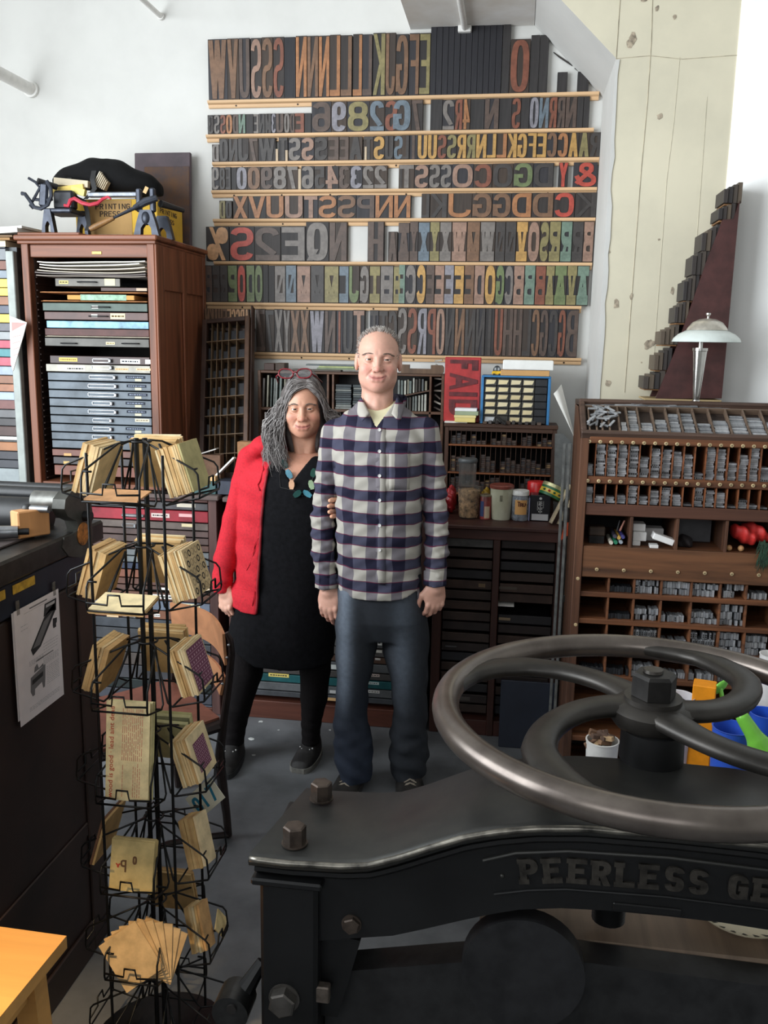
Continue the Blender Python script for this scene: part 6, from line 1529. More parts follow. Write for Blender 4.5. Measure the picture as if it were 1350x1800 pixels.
def rings(o, F, w, h):
    for i in range(5):
        for j in range(5):
            b = MB(); b.M = F @ Matrix.Translation((-w*.5+w*(.14+.18*i), h*(.12+.19*j), .0004)); R_ = .0072; pts = [(R_*math.cos(k*PI/8), R_*math.sin(k*PI/8)) for k in range(16)]
            bold = (i+j*2) % 3 == 0; ri = .62 if bold else .84
            b.add([(x, y, 0) for x, y in pts]+[(x*ri, y*ri, 0) for x, y in pts], [(k, (k+1) % 16, 16+(k+1) % 16, 16+k) for k in range(16)])
            if i == 0 and j == 0: allb = b
            else:
                allb.M = None
    b = MB()
    for i in range(5):
        for j in range(5):
            R_ = .0078; bold = (i*3+j*2) % 5 < 2; ri = .60 if bold else .82; b.M = F @ Matrix.Translation((-w*.5+w*(.14+.18*i), h*(.12+.19*j), .0005)); b.cm = 0 if bold else 1
            pts = [(R_*math.cos(k*PI/8), R_*math.sin(k*PI/8)) for k in range(16)]
            b.add([(x, y, 0) for x, y in pts]+[(x*ri, y*ri, 0) for x, y in pts], [(k, (k+1) % 16, 16+(k+1) % 16, 16+k) for k in range(16)])
    build(b, 'ring_pattern', [ink_k, ink_g], o, smooth=0)
def purple(m0, m1):
    def f(o, F, w, h):
        b = MB(); b.M = F; b.add([(-w*m0, h*m1, .0004), (w*m0, h*m1, .0004), (w*m0, h*(1-m1), .0004), (-w*m0, h*(1-m1), .0004)], [(0, 1, 2, 3)])
        b.cm = 1; nx, ny = 7, 7
        for j in range(ny):
            y = h*m1+(h*(1-2*m1))*(j+.5)/ny
            if j: y0 = h*m1+(h*(1-2*m1))*j/ny; b.add([(-w*m0, y0, .0007), (w*m0, y0, .0007), (w*m0, y0+.0011, .0007), (-w*m0, y0+.0011, .0007)], [(0, 1, 2, 3)])
            for i in range(nx):
                x = -w*m0+2*w*m0*(i+.5)/nx; s = w*m0/nx*.5
                b.add([(x-s, y, .0007), (x, y-s, .0007), (x+s, y, .0007), (x, y+s, .0007)], [(0, 1, 2, 3)])
        build(b, 'pattern_print', [ink_p, mat((188, 150, 160), .8, kind='flat')], o, smooth=0)
    return f
def slogan(o, F, w, h):
    b = MB(); b.M = F @ Matrix.Translation((-w*.30, h*.03, .0005)) @ Matrix.Rotation(PI/2, 4, 'Z')
    smalltext(b, 'wood is good \u00b7 lead aint dead', Matrix.Identity(4), h*.93, w*.15)
    build(b, 'red_slogan', ink_r, o, smooth=0)
    b = MB()
    for x0, c in ((.02, 0), (-.44, 0)):
        pass
    for i in range(11):
        x = w*(-.14+.045*i); y = h*.42
        while y < h*.93:
            l = rnd.uniform(.006, .018); b.M = F; b.add([(x, y, .0005), (x+.0012, y, .0005), (x+.0012, min(h*.95, y+l), .0005), (x, min(h*.95, y+l), .0005)], [(0, 1, 2, 3)]); y += l+.003
    for i in (0, 5, 6, 7, 8):
        x = w*(-.12+.05*i); y = h*.05
        while y < h*.36:
            l = rnd.uniform(.004, .012); b.add([(x, y, .0005), (x+.0012, y, .0005), (x+.0012, y+l, .0005), (x, y+l, .0005)], [(0, 1, 2, 3)]); y += l+.002
    build(b, 'small_print', mat((206, 128, 106), .8, kind='flat'), o, smooth=0)
def dletters(o, F, w, h):
    b = MB(); b.M = F @ Matrix.Translation((w*.02, h*.55, .0005)); glyph(b, 'O', w*.10, h*.16, .004, .004, Matrix.Identity(4), .0002)
    b.M = F @ Matrix.Translation((-w*.26, h*.38, .0005)); glyph(b, 'P', w*.14, h*.24, .004, .004, Matrix.Identity(4), .0002, mirror=True)
    build(b, 'brown_letters', mat((104, 74, 48), .8, kind='flat'), o, smooth=0)
    b = MB(); b.M = F @ Matrix.Translation((-w*.38, h*.46, .0005)); glyph(b, 'Y', w*.13, h*.08, .004, .003, Matrix.Identity(4), .0002); build(b, 'red_letter', ink_r, o, smooth=0)
KH = (186, 174, 122)
cards(0, 'right', .105, .105, .056, 12, KH, lab='blank khaki card facing out of the top right-hand pocket of the wire rack', dz=-.10)
cards(0, 'back', .11, .115, .04, 5, (226, 210, 170)); cards(0, 'left', .105, .11, .045, 7)
cards(0, 'front', .115, .07, .004, 1, (196, 146, 100), lean=82, out=.155, dz=-.104, lab='brown card lying flat in the top front pocket of the wire rack')
cards(1, 'right', .105, .108, .056, 12, (214, 186, 140), deco=rings, lab='kraft card printed with rows of circles in the wire rack', dz=-.10)
cards(1, 'back', .11, .112, .035, 5); cards(1, 'left', .105, .11, .045, 6)
cards(1, 'front', .12, .08, .010, 4, (226, 206, 160), lean=80, out=.155, dz=-.106)
cards(2, 'right', .105, .108, .042, 8, (222, 196, 150), deco=purple(.45, .05), lab='card covered in a purple pattern in the third tier of the wire rack', dz=-.10)
cards(2, 'back', .11, .116, .035, 5); cards(2, 'left', .105, .11, .04, 6)
cards(3, 'right', .105, .108, .045, 8, (226, 204, 160), deco=purple(.32, .18), lab='kraft card with a smaller purple stamp in the fourth tier of the wire rack', dz=-.10)
cards(3, 'back', .12, .11, .045, 4, (190, 184, 128), cols=[(190, 184, 128), (206, 200, 150), (120, 118, 84)])
cards(3, 'front', .098, .215, .026, 6, (228, 210, 160), deco=slogan, lean=9, lab='tall cream card with red slogan standing in the front of the wire rack', what='long_card', cols=[(226, 212, 160), (216, 206, 150)])
cards(4, 'front', .100, .112, .024, 6, (206, 182, 124), deco=dletters, lean=12, lab='tan card with brown letters in the fifth tier of the wire rack', cols=[(206, 184, 128), (190, 166, 112)])
cards(4, 'right', .06, .115, .045, 6, (232, 208, 164), lab='plain narrow cream card in the fifth tier of the wire rack', roll=-12)
cards(5, 'front', .105, .12, .030, 7, (206, 176, 132), lean=14, roll=38, fan=-9, what='envelope', out=.145, cols=[(206, 176, 132), (196, 164, 120)], lab='outermost of the fanned kraft envelopes in the sixth tier of the wire rack', shift=.03)
cards(5, 'right', .05, .105, .04, 6, (206, 160, 106), roll=-16, shift=-.012)
cards(5, 'right', .05, .05, .004, 1, (222, 196, 140), roll=30, shift=.06, out=.15, lab='small cream card tilted at the right edge of the sixth tier')
cards(5, 'back', .11, .13, .02, 3, (176, 140, 96))
cards(4, 'left', .11, .12, .012, 2, (120, 84, 60))
# card with the blue number behind the rack
a = Vector((-.79, 2.02, 0)); p0 = PY(364, 1400, 1.97)
b = MB(); Fq = frame(p0, (math.cos(.78), 0, math.sin(.78)), (-math.sin(.78), .25, math.cos(.78))); b.M = Fq; b.box(-.055, .04, -.032, .032, -.001, .0005)
o = build(b, 'number_card', paper((226, 222, 200)), label='white card with blue number tucked behind the wire rack', cat='card')
b = MB(); 
for i, ch in enumerate('017'): b.M = Fq @ Matrix.Translation((-.046+.026*i, -.022, .0006)); glyph(b, ch, .021 if ch != '1' else .015, .042, .0075, .008, Matrix.Identity(4), .0002)
build(b, 'blue_number', ink_b, o, smooth=0)

# ------------------------------------------------------------------ chair behind the rack
t = thing('chair', 'dark steel chair with two curved plywood back slats behind the wire rack', 'chair', (-1.1, 2.6, 0))
csteel = mat((44, 34, 32), .42, .4, amt=.2, scale=18); ply = wood((186, 130, 92), .4, .12, 14, 'X', bump=.03)
Pf = lambda x, y, v: PY(x, y, v)
post = [Pf(398, 1112, 2.66), Pf(405, 1125, 2.665), Pf(407, 1150, 2.67), Pf(402, 1200, 2.68), Pf(394, 1260, 2.69), Pf(387, 1318, 2.70), Pf(386, 1340, 2.70), Pf(391, 1380, 2.705), Pf(398, 1430, 2.71), Vector((-.925, 2.715, .008))]
dv = Vector((-.30, .30, 0))   # from the near post to the far one
build(MB().tube(post, [.008, .010, .012, .013, .013, .016, .018, .017, .014, .013], 10), 'back_post', csteel, t)
build(MB().tube([p+dv for p in post], [.008, .010, .012, .013, .013, .016, .018, .017, .014, .013], 10), 'back_post', csteel, t)
bow = Vector((.05, .05, 0))
def slat(ptop, pbot, nm):
    b = MB().sheet(lambda u, v: tuple((ptop.lerp(pbot, v)+dv*u+bow*math.sin(PI*u)*.6+Vector((0, 0, .012*math.sin(PI*u)*(1 if nm == 1 else 0)))-Vector((.012, .012, 0)))), 16, 5, .009)
    return build(b, 'back_slat', ply, t)
slat(Pf(399, 1113, 2.662), Pf(403, 1168, 2.675), 1); slat(Pf(401, 1188, 2.68), Pf(394, 1220, 2.685), 0)
for (x, y) in ((402, 1134), (399, 1156), (391, 1202)):
    p = Pf(x, y, 2.655); build(MB().ball(p, .005, 10, 6), 'rivet', steel, t)
sd = Vector((-.27, -.27, 0)); hz0 = .455
s0 = Vector((post[5].x, post[5].y, hz0)); sc = [s0, s0+dv, s0+dv+sd*1.25, s0+sd*1.25]
b = MB(); b.sheet(lambda u, v: tuple(sc[0].lerp(sc[1], u).lerp(sc[3].lerp(sc[2], u), v)+Vector((0, 0, -.012*math.sin(PI*v)))), 8, 8, .012); build(b, 'seat', wood((120, 74, 60), .4, .15, 14), t)
for q in (0, 1):
    a = s0+dv*q; build(MB().tube([a+Vector((0, 0, -.03)), a+sd*.5+Vector((0, 0, -.045)), a+sd*1.2+Vector((0, 0, -.03))], [.022, .016, .014], 8), 'seat_rail', csteel, t)
    f = a+sd*1.15; build(MB().tube([f+Vector((0, 0, -.03)), f+sd*.04+Vector((0, 0, -.2)), f+sd*.12+Vector((0, 0, -hz0+.012))], [.022, .017, .013], 8), 'front_leg', csteel, t)
a = s0+sd*.1; build(MB().tube([Vector((-.925, 2.715, .012)), Vector((-.98, 2.66, .03)), Vector((-1.08, 2.56, .055)), Vector((-1.2, 2.42, .06))], [.012, .011, .010, .010], 8), 'stretcher', csteel, t)

# ------------------------------------------------------------------ paper cutter with handwheel, right foreground
iron = mat((44, 44, 43), .42, .55, amt=.3, scale=16, bump=.12, c2=(62, 61, 58))
ironp = mat((24, 24, 25), .45, .35, amt=.2, scale=8)
rust = mat((74, 64, 57), .5, .6, amt=.3, scale=40)
HC = (.244, 1.408)
t = cutter = thing('paper_cutter', 'black cast iron paper cutter with big curved-spoke handwheel in the right foreground', 'paper cutter', (HC[0], 1.27, 0))
# yoke: top profile and arched underside in x-z, mirrored about the hub
hf = [(-.365, .952), (-.312, .951), (-.225, .955), (-.185, .961), (-.141, .978), (-.095, .999), (-.045, 1.021), (.0, 1.034), (.054, 1.045), (.12, 1.052), (HC[0], 1.054)]
und = [(-.249, .806), (-.148, .826), (-.101, .843), (-.041, .866), (.004, .882), (.041, .893), (.10, .902), (.163, .906), (HC[0], .907)]
mir = lambda L: L+[(2*HC[0]-x, z) for x, z in L[::-1][1:]]
def zt_at(x, L): return float(np.interp(x, [p[0] for p in L], [p[1] for p in L]))
top = mir(hf); un = mir(und)
Y0, Y1 = 1.171, 1.38
# moulded top plate: lofted across depth with a rounded bead edge
prof = [(Y0, -.022), (Y0-.006, -.018), (Y0-.008, -.010), (Y0-.005, -.003), (Y0+.003, .0), (Y1-.003, .0), (Y1+.004, -.004), (Y1+.006, -.012), (Y1, -.022)]
xs = [p[0] for p in top]; fine = sorted(set([round(x, 4) for x in np.linspace(xs[0], xs[-1], 90)]))
vs = []; fs = []; n = len(prof)
slant = lambda x, y: x+(y-Y0)*(.038/.209)*max(0, (HC[0]-x)/.61)    # left end runs slightly askew as in the photograph
for x in fine:
    z = zt_at(x, top)
    for y, dz_ in prof: vs.append((slant(x, y), y, z+dz_))
for i in range(len(fine)-1):
    for j in range(n-1): fs.append((i*n+j, i*n+j+1, (i+1)*n+j+1, (i+1)*n+j))
    fs.append((i*n+n-1, i*n, (i+1)*n, (i+1)*n+n-1))
fs += [tuple(range(n)), tuple(range((len(fine)-1)*n, len(fine)*n))[::-1]]
build(MB().add(vs, fs), 'yoke_top', iron, t, smooth=50)
bx_l = [x for x in fine if x < 2*HC[0]+.3]
b = MB().tube([(x+.001, Y0-.0062, zt_at(x, top)-.0075) for x in bx_l], .0052, 8); build(b, 'worn_highlight_bead', mat((118, 114, 106), .32, .8, amt=.35, scale=30, c2=(58, 56, 53)), t, smooth=180)  # worn edge; its brighter metal also stands in for the highlight there
# second fillet below, then the web
vs = []; fs = []; prof2 = [(Y0+.012, -.0225), (Y0+.004, -.026), (Y0+.003, -.032), (Y0+.012, -.040), (Y1-.012, -.040), (Y1-.003, -.03), (Y1-.012, -.0225)]; n = len(prof2)
for x in fine:
    z = zt_at(x, top)
    for y, dz_ in prof2: vs.append((slant(x, y)+(.004 if x < HC[0] else -.004), y, z+dz_))
for i in range(len(fine)-1):
    for j in range(n): fs.append((i*n+j, i*n+(j+1) % n, (i+1)*n+(j+1) % n, (i+1)*n+j))
fs += [tuple(range(n)), tuple(range((len(fine)-1)*n, len(fine)*n))[::-1]]
build(MB().add(vs, fs), 'yoke_fillet', ironp, t, smooth=50)
XL, XR = -.352, 2*HC[0]+.352
web = [(x, z-.0402) for x, z in top if XL+.01 < x < XR-.01]; web = [(XL, .91)]+web+[(XR, .91)]
arch = [(x, z) for x, z in un][::-1]
b = MB().prism(web+[(XR, .78)]+arch+[(XL, .78)], 'xz', Y0+.016, Y1-.02); build(b, 'yoke_web', ironp, t)
for x0, x1 in ((XL, -.262), (2*HC[0]+.262, XR)):
    build(MB().box(x0, x1, Y0+.0, Y1-.004, .0, .908, .006), 'leg_post', ironp, t)
    build(MB().box(x0-.012, x1+.008, Y0-.006, Y1+.02, .900, .912, .003), 'post_collar', ironp, t)
# shoulder where the leg meets the arch
build(MB().prism([(-.262, .66), (-.262, .79), (-.249, .806), (-.20, .800), (-.215, .74), (-.235, .66)], 'xz', Y0+.03, Y1-.03), 'gusset', ironp, t)
# raised nameplate panel
pt_ = [(-.017, .967), (.03, .984), (.104, .995), (HC[0], 1.000)]; pb = [(.001, .914), (.05, .926), (.104, .934), (HC[0], .938)]
mp = lambda L: L+[(2*HC[0]-x, z) for x, z in L[::-1][1:]]
tp, bp_ = mp(pt_), mp(pb)
b = MB().tube([(x, Y0+.0155, z) for x, z in tp], .0032, 8); build(b, 'nameplate_bead', iron, t)
b = MB().tube([(x, Y0+.0155, z) for x, z in bp_], .0022, 8); build(b, 'nameplate_bead', ironp, t)
b = MB().ball((.012, Y0+.0155, .945), .0035, 10, 6); build(b, 'rivet', iron, t)
txt = 'PEERLESS GEM'
let = mat((62, 58, 53), .5, .5, amt=.3, scale=50)
xa, xb = .036, .424; ws = {' ': .6}; tot = sum(ws.get(c, 1) for c in txt); x = xa; unit = (xb-xa)/tot
for ch in txt:
    wch = unit*ws.get(ch, 1)
    if ch != ' ':
        xm = x+wch/2; zb = float(np.interp(xm, [p[0] for p in bp_], [p[1] for p in bp_])); sl_ = math.atan((np.interp(xm+.01, [p[0] for p in bp_], [p[1] for p in bp_])-zb)/.01)
        h = .040 - .004*(xm-xa)/(xb-xa); cw_ = wch*.80
        b = MB(); F = Matrix.Translation((xm, Y0+.0158, zb+.012)) @ Matrix.Rotation(-sl_, 4, 'Y') @ frame((0, 0, 0), (1, 0, 0), (0, 0, 1)) @ Matrix.Translation((-cw_/2, 0, 0))
        glyph(b, ch, cw_, h, .0100, .0075, F, .004)
        if ch in 'PERL':      # slab serifs of the cast lettering
            b.M = F; 
            for xx, yy in ((-.0025, 0), (-.0025, h-.0075)): b.box(xx, .0125, yy, yy+.0075, .0, .0041)
            b.M = None
        if ch in 'ELS': pass
        build(b, 'cast_letter', let, t, smooth=0)
    x += wch
build(MB().box(.172, .268, Y0+.013, Y0+.0162, .909, .921, .002), 'small_plate', ironp, t)
def hexbolt(p, r_, h, axis, m, nm='hex_bolt'):
    R_ = {'z': Matrix.Identity(4), 'y': Matrix.Rotation(PI/2, 4, 'X')}[axis]
    b = MB(); b.M = Matrix.Translation(p) @ R_ @ Matrix.Rotation(.35, 4, 'Z')
    b.lathe([(r_*1.12, 0), (r_*1.12, .002), (r_*1.0, .0021)], seg=24); b.lathe([(r_, .002), (r_, h-.002), (r_*.86, h), (.0001, h+.001)], seg=6); return build(b, nm, m, t, smooth=25)
p = PY(518, 1487, 1.24); hexbolt((PZ(518, 1482, .953).x, PZ(518, 1482, .953).y, .953), .0180, .030, 'z', rust)
q = PZ(565, 1402, .957); hexbolt((q.x, q.y, .9555), .0180, .030, 'z', rust)
p = PY(617, 1628, Y0+.01); hexbolt((p.x, Y0+.0157, p.z), .014, .010, 'y', rust, 'side_bolt')
p = PY(497, 1762, Y0-.01); hexbolt((p.x, Y0-.0003, p.z), .022, .02, 'y', mat((96, 92, 88), .4, .7, amt=.2), 'leg_bolt')
p = PY(545, 1755, Y0-.004); build(MB().box(p.x-.002, p.x+.028, Y0+.004, Y0+.02, p.z-.014, p.z+.014, .002), 'steel_link', mat((110, 100, 92), .5, .6, amt=.3), t)
# clevis and arm left of the leg
a, c = PY(462, 1690, 1.25), PY(418, 1760, 1.22)
build(MB().tube([a, a.lerp(c, .5), c], [.010, .014, .02], 10), 'side_arm', ironp, t)
build(MB().cyl((c.x-.004, 1.19, c.z), (c.x-.004, 1.24, c.z), .030, seg=20), 'clevis', mat((60, 60, 60), .35, .7), t)
build(MB().cyl((c.x, 1.186, c.z+.012), (c.x, 1.1898, c.z+.012), .008, seg=14), 'clevis_pin', blackish, t)
# clamp beam below, gear guard, screw
build(MB().prism([(-.26, .60), (-.26, .72), (.06, .79), (.12, .792), (.40, .786), (2*HC[0]+.26, .780), (2*HC[0]+.26, .60)], 'xz', 1.222, 1.272), 'clamp_beam', mat((42, 42, 43), .5, .4, amt=.2), t)
p = PY(930, 1700, 1.21); build(MB().lathe([(.001, 0), (.085, 0), (.09, .006), (.09, .028), (.001, .03)], (0, 0, 0), seg=40) if False else MB().cyl((p.x-.01, 1.19, p.z), (p.x-.01, 1.222, p.z), .092, seg=40), 'gear_guard', mat((40, 40, 42), .5, .4, amt=.2), t)
build(MB().lathe([(.001, 0), (.045, 0), (.051, .008), (.05, .06), (.001, .06)], (HC[0], HC[1]-.02, 1.045)), 'screw_collar', ironp, t)
b = MB(); pts = []
prof = []
for i in range(40): prof += [(.022, i*.006), (.0265, i*.006+.003)]
b.lathe(prof, (HC[0]-.06, 1.31, .807), seg=20); build(b, 'screw', ironp, t)
# table of the cutter behind, seen through the arch
build(MB().box(-.02, .73, 1.385, 1.62, .76, .79, .004), 'table_board', wood((122, 104, 88), .6, .12, 26, 'Y'), t)
build(MB().box(-.02, .73, 1.274, 1.384, .755, .79, .004), 'bed_plate', wood((122, 104, 88), .6, .12, 26, 'Y'), t)
for yy in (1.42, 1.58): build(MB().box(.0, .06, yy-.02, yy+.02, 0, .76, .003), 'table_leg', ironp, t); build(MB().box(.64, .70, yy-.02, yy+.02, 0, .76, .003), 'table_leg', ironp, t)
# handwheel
WZ = 1.12; RW = .337
wheelm = mat((106, 98, 92), .30, .75, amt=.28, scale=7, bump=.04, c2=(78, 70, 66))
b = MB(); b.tube([(HC[0]+RW*math.cos(i*2*PI/96), HC[1]+RW*math.sin(i*2*PI/96), WZ) for i in range(96)], .0225, 18, closed=True); wr = build(b, 'wheel_rim', wheelm, t, smooth=180)
prA = [(.03, 108), (.074, 115), (.13, 121), (.175, 126), (.215, 131), (.268, 139), (.30, 147), (.325, 158), (.336, 172)]
prB = [(.03, 172), (.055, 178), (.10, 188), (.15, 200), (.205, 212), (.255, 223), (.29, 234), (.322, 247), (.336, 266)]
def spoke(pr, rot):
    L = []; rr = np.concatenate([np.linspace(.03, .30, 18), [.312, .320, .326, .331, .335, .336]])
    for r_ in rr:
        a = math.radians(np.interp(r_, [p[0] for p in pr], [p[1] for p in pr])+rot); L.append(Vector((HC[0]+r_*math.cos(a), HC[1]+r_*math.sin(a), WZ+.012*(1-r_/.33))))
    vs = []; fs = []; m = 12
    for i, c in enumerate(L):
        d = (L[min(i+1, len(L)-1)]-L[max(i-1, 0)]); d.z = 0; d.normalize(); s = Vector((-d.y, d.x, 0)); f = i/(len(L)-1)
        f = min(1, (rr[i]-.03)/.306); wd = .034-.010*math.sin(PI*min(1, f*1.05))-.014*max(0, f-.85)/.15; ht = .0135
        for k in range(m):
            a = 2*PI*k/m; ca, sa = math.cos(a), math.sin(a)
            vs.append(c+s*wd*math.copysign(abs(ca)**.7, ca)+Vector((0, 0, ht*math.copysign(abs(sa)**.8, sa))))
    for i in range(len(L)-1):
        for k in range(m): l = (k+1) % m; fs.append((i*m+k, i*m+l, (i+1)*m+l, (i+1)*m+k))
    fs += [tuple(range(m))[::-1], tuple(range((len(L)-1)*m, len(L)*m))]
    build(MB().add(vs, fs), 'spoke', mat((54, 51, 48), .40, .6, amt=.25, scale=10, bump=.05), t, smooth=60)
for pr, rot in ((prA, 0), (prA, 180), (prB, 0), (prB, 180)): spoke(pr, rot)
build(MB().lathe([(.001, -.018), (.058, -.018), (.066, -.008), (.068, .012), (.060, .020), (.046, .024), (.046, .032), (.001, .033)], (HC[0], HC[1], WZ), seg=36), 'wheel_hub', mat((54, 51, 48), .42, .6, amt=.25, scale=10), t)
hexb = MB(); hexb.M = Matrix.Translation((HC[0], HC[1], WZ+.033)) @ Matrix.Rotation(.12, 4, 'Z'); hexb.lathe([(.036, 0), (.036, .034), (.031, .039), (.0001, .040)], seg=6); build(hexb, 'hub_nut', mat((40, 38, 37), .45, .5, amt=.25), t, smooth=25)
build(MB().lathe([(.001, 0), (.016, 0), (.015, .005), (.001, .006)], (HC[0]-.003, HC[1], WZ+.073), seg=18), 'shaft_end', mat((70, 66, 62), .35, .7), t)

# ------------------------------------------------------------------ bowl on the cutter table
t = thing('bowl', 'white bowl with black brushed rim glimpsed under the cutter arch', 'bowl', (.402, 1.368, .79))
bc = (.402, 1.368, .7905)
build(MB().lathe([(.001, 0), (.04, 0), (.05, .006), (.075, .022), (.078, .026), (.072, .024), (.05, .012), (.001, .008)], bc, seg=40), 'bowl_body', mat((238, 226, 196), .3, amt=.04), t)
b = MB()
for i in range(26):
    a = 2*PI*i/26; b.M = Matrix.Translation(bc) @ Matrix.Rotation(a, 4, 'Z'); b.add([(.055, -.003, .0152), (.073, -.0075, .0252), (.073, .0015, .0252)], [(0, 1, 2)])
build(b, 'brushed_rim', INK, t, smooth=0)

# ------------------------------------------------------------------ low bench behind the cutter with colourful tubs
BZ = .40
t = thing('bench', 'low dark bench hidden behind the paper cutter', 'bench', (.55, 2.25, 0))
build(MB().box(.16, 1.0, 1.95, 2.52, BZ-.03, BZ, .003), 'bench_top', darkwood_h, t)
for x in (.20, .96):
    for y in (2.0, 2.47): build(MB().box(x-.02, x+.02, y-.02, y+.02, 0, BZ-.03, .002), 'leg', darkwood, t)
BZ += .0006; v = 2.36
def bx_(xa, xb): return PY(xa, 1290, v).x, PY(xb, 1290, v).x
x0, x1 = bx_(1031, 1089); cx, r_ = (x0+x1)/2, (x1-x0)/2; zt_ = PY(1060, 1300, v).z
t = thing('scrap_bucket', 'white bucket heaped with brown wood scraps behind the cutter', 'bucket', (cx, v, BZ))
build(MB().lathe([(.001, 0), (r_*.84, 0), (r_, zt_-BZ-.004), (r_*1.04, zt_-BZ-.003), (r_*1.04, zt_-BZ), (r_*.95, zt_-BZ), (r_*.8, .01)], (cx, v, BZ)), 'bucket_body', mat((232, 230, 226), .4, amt=.03), t)
for i in range(16):
    b = MB(); b.M = Matrix.Translation((cx+rnd.uniform(-.5, .5)*r_, v+rnd.uniform(-.4, .5)*r_, zt_-.012+rnd.uniform(0, .030))) @ Matrix.Rotation(rnd.uniform(0, 3), 4, 'Z') @ Matrix.Rotation(rnd.uniform(-.6, .6), 4, 'Y'); b.box(-rnd.uniform(.012, .03), .016, -.007, .007, -.006, .006, .001)
    build(b, 'wood_scrap', wood(rnd.choice([(150, 116, 88), (120, 90, 70), (176, 146, 110), (96, 74, 62)]), .7), label='brown wood scrap heaped in the white bucket behind the cutter', cat='scrap', group='wood scraps in the bucket')
x0, x1 = PY(1165, 1240, v).x, PY(1220, 1240, v).x; cx, r_ = (x0+x1)/2, (x1-x0)/2; zt_ = PY(1195, 1222, v).z
t = thing('plastic_tub', 'translucent white plastic tub behind the wheel nut', 'tub', (cx, v, BZ))
build(MB().lathe([(.001, 0), (r_*.75, 0), (r_*.95, zt_-BZ-.01), (r_*1.04, zt_-BZ-.008), (r_*1.04, zt_-BZ), (r_*.95, zt_-BZ-.002), (r_*.7, .01)], (cx, v, BZ)), 'tub_wall', mat((214, 214, 220), .25, alpha=.85, amt=.04), t)
x0, x1 = PY(1216, 1240, v).x, PY(1256, 1240, v).x; zt_ = PY(1235, 1201, v).z
t = thing('carton', 'bright orange carton standing behind the wheel spoke', 'box', ((x0+x1)/2, v, BZ))
b = MB(); b.M = Matrix.Translation(((x0+x1)/2, v, BZ)) @ Matrix.Rotation(-.25, 4, 'Z'); b.box(-(x1-x0)/2, (x1-x0)/2, -.025, .03, 0, zt_-BZ, .002); build(b, 'carton_body', mat((244, 152, 24), .45, amt=.06), t)
def tub(px0, px1, pyt, v, c, lab, nm, h0=0):
    x0, x1 = PY(px0, pyt, v).x, PY(px1, pyt, v).x; cx, r_ = (x0+x1)/2, (x1-x0)/2; zt = PY((px0+px1)/2, pyt, v).z
    t = thing(nm, lab, 'bucket', (cx, v, BZ))
    build(MB().lathe([(.001, 0), (r_*.82, 0), (r_, zt-BZ-.003), (r_*1.05, zt-BZ), (r_*.96, zt-BZ), (r_*.78, .01)], (cx, v, BZ)), 'tub_body', mat(c, .3, amt=.04), t); return t, cx, r_, zt
v2 = 2.12
tb, cx, r_, zt_ = tub(1253, 1322, 1278, v2, (50, 90, 196), 'blue plastic pail behind the right wheel spokes', 'pail')
build(MB().box(cx-.03, cx-.004, v2-.015, v2+.03, BZ+.01, zt_-.03, .003), 'red_block', mat((200, 46, 44), .4), label='red block inside the blue plastic pail', cat='block')
P, F = nets(lambda X, Y, Z: sm(scap(X, Y, Z, PY(1306, 1262, v2-.09), PY(1330, 1300, v2-.10), .016, .02), sell(X, Y, Z, PY(1347, 1325, v2-.10), (.042, .03, .036)), .02), tuple(PY(1300, 1350, v2-.1)-Vector((.03, .06, .02))), tuple(PY(1350, 1250, v2-.1)+Vector((.08, .08, .02))), .004)
P[:, 2] = np.maximum(P[:, 2], BZ); b = MB(); addnp(b, P, F); build(b, 'toy_scoop', mat((126, 204, 74), .25, amt=.04), label='glossy lime green scoop leaning at the blue pail', cat='scoop', smooth=180)
p = PY(1266, 1208, v); b = MB(); b.M = Matrix.Translation(p) @ Matrix.Rotation(-.9, 4, 'Y') @ Matrix.Rotation(.5, 4, 'X'); b.ball((0, 0, 0), (.026, .006, .016), 18, 10)
b.M = None; b.tube([p, p+Vector((.02, .0, -.08)), p+Vector((.03, 0, BZ-p.z))], .006, 8); build(b, 'spatula', mat((130, 214, 84), .3), label='lime green spatula standing behind the orange carton', cat='spatula', smooth=180)
tb, cx, r_, zt_ = tub(1318, 1375, 1252, 2.30, (46, 92, 204), 'royal blue bowl at the right edge behind the cutter', 'bowl')
tb, cx, r_, zt_ = tub(1336, 1380, 1150, 2.45, (236, 234, 232), 'white tub at the right edge below the type cabinet rows', 'tub')
# dark blue panel leaning on the low cabinet
q = [PY(881, 1190, 3.66), PY(976, 1190, 3.66)]; 
b = MB(); b.M = Matrix.Translation((0, 3.60, 0.001)) @ Matrix.Rotation(math.radians(-5), 4, 'X'); b.box(q[0].x, q[1].x, 0, .012, .0, q[0].z, .003)
build(b, 'blue_panel', mat((34, 40, 54), .5, amt=.12, scale=8), label='dark blue panel leaning on the low cabinet behind the wheel', cat='panel')
# scraps and paint spots on the floor
fl = mat((206, 208, 206), .8)
for i, (x, y, r_) in enumerate([(458, 1268, .012), (442, 1299, .016), (446, 1327, .010), (580, 1283, .006), (490, 1283, .006)]):
    p = PZ(x, y, .0012); b = MB(); n = 9; b.add([(p.x, p.y, .0013)]+[(p.x+r_*rnd.uniform(.6, 1.2)*math.cos(k*2*PI/n), p.y+r_*rnd.uniform(.6, 1.2)*math.sin(k*2*PI/n), .0008) for k in range(n)], [(0, k+1, (k+1) % n+1) for k in range(n)])
    build(b, 'paint_spot', fl, kind='structure', smooth=0)
p = PZ(318, 1256, .002); b = MB().tube([(p.x-.04, p.y, .004), (p.x-.01, p.y+.01, .005), (p.x+.02, p.y-.005, .005), (p.x+.05, p.y+.01, .004)], .004, 6); build(b, 'twine_scrap', mat((214, 220, 60), .5), label='scrap of yellow twine on the floor by the drawer cabinet', cat='twine')
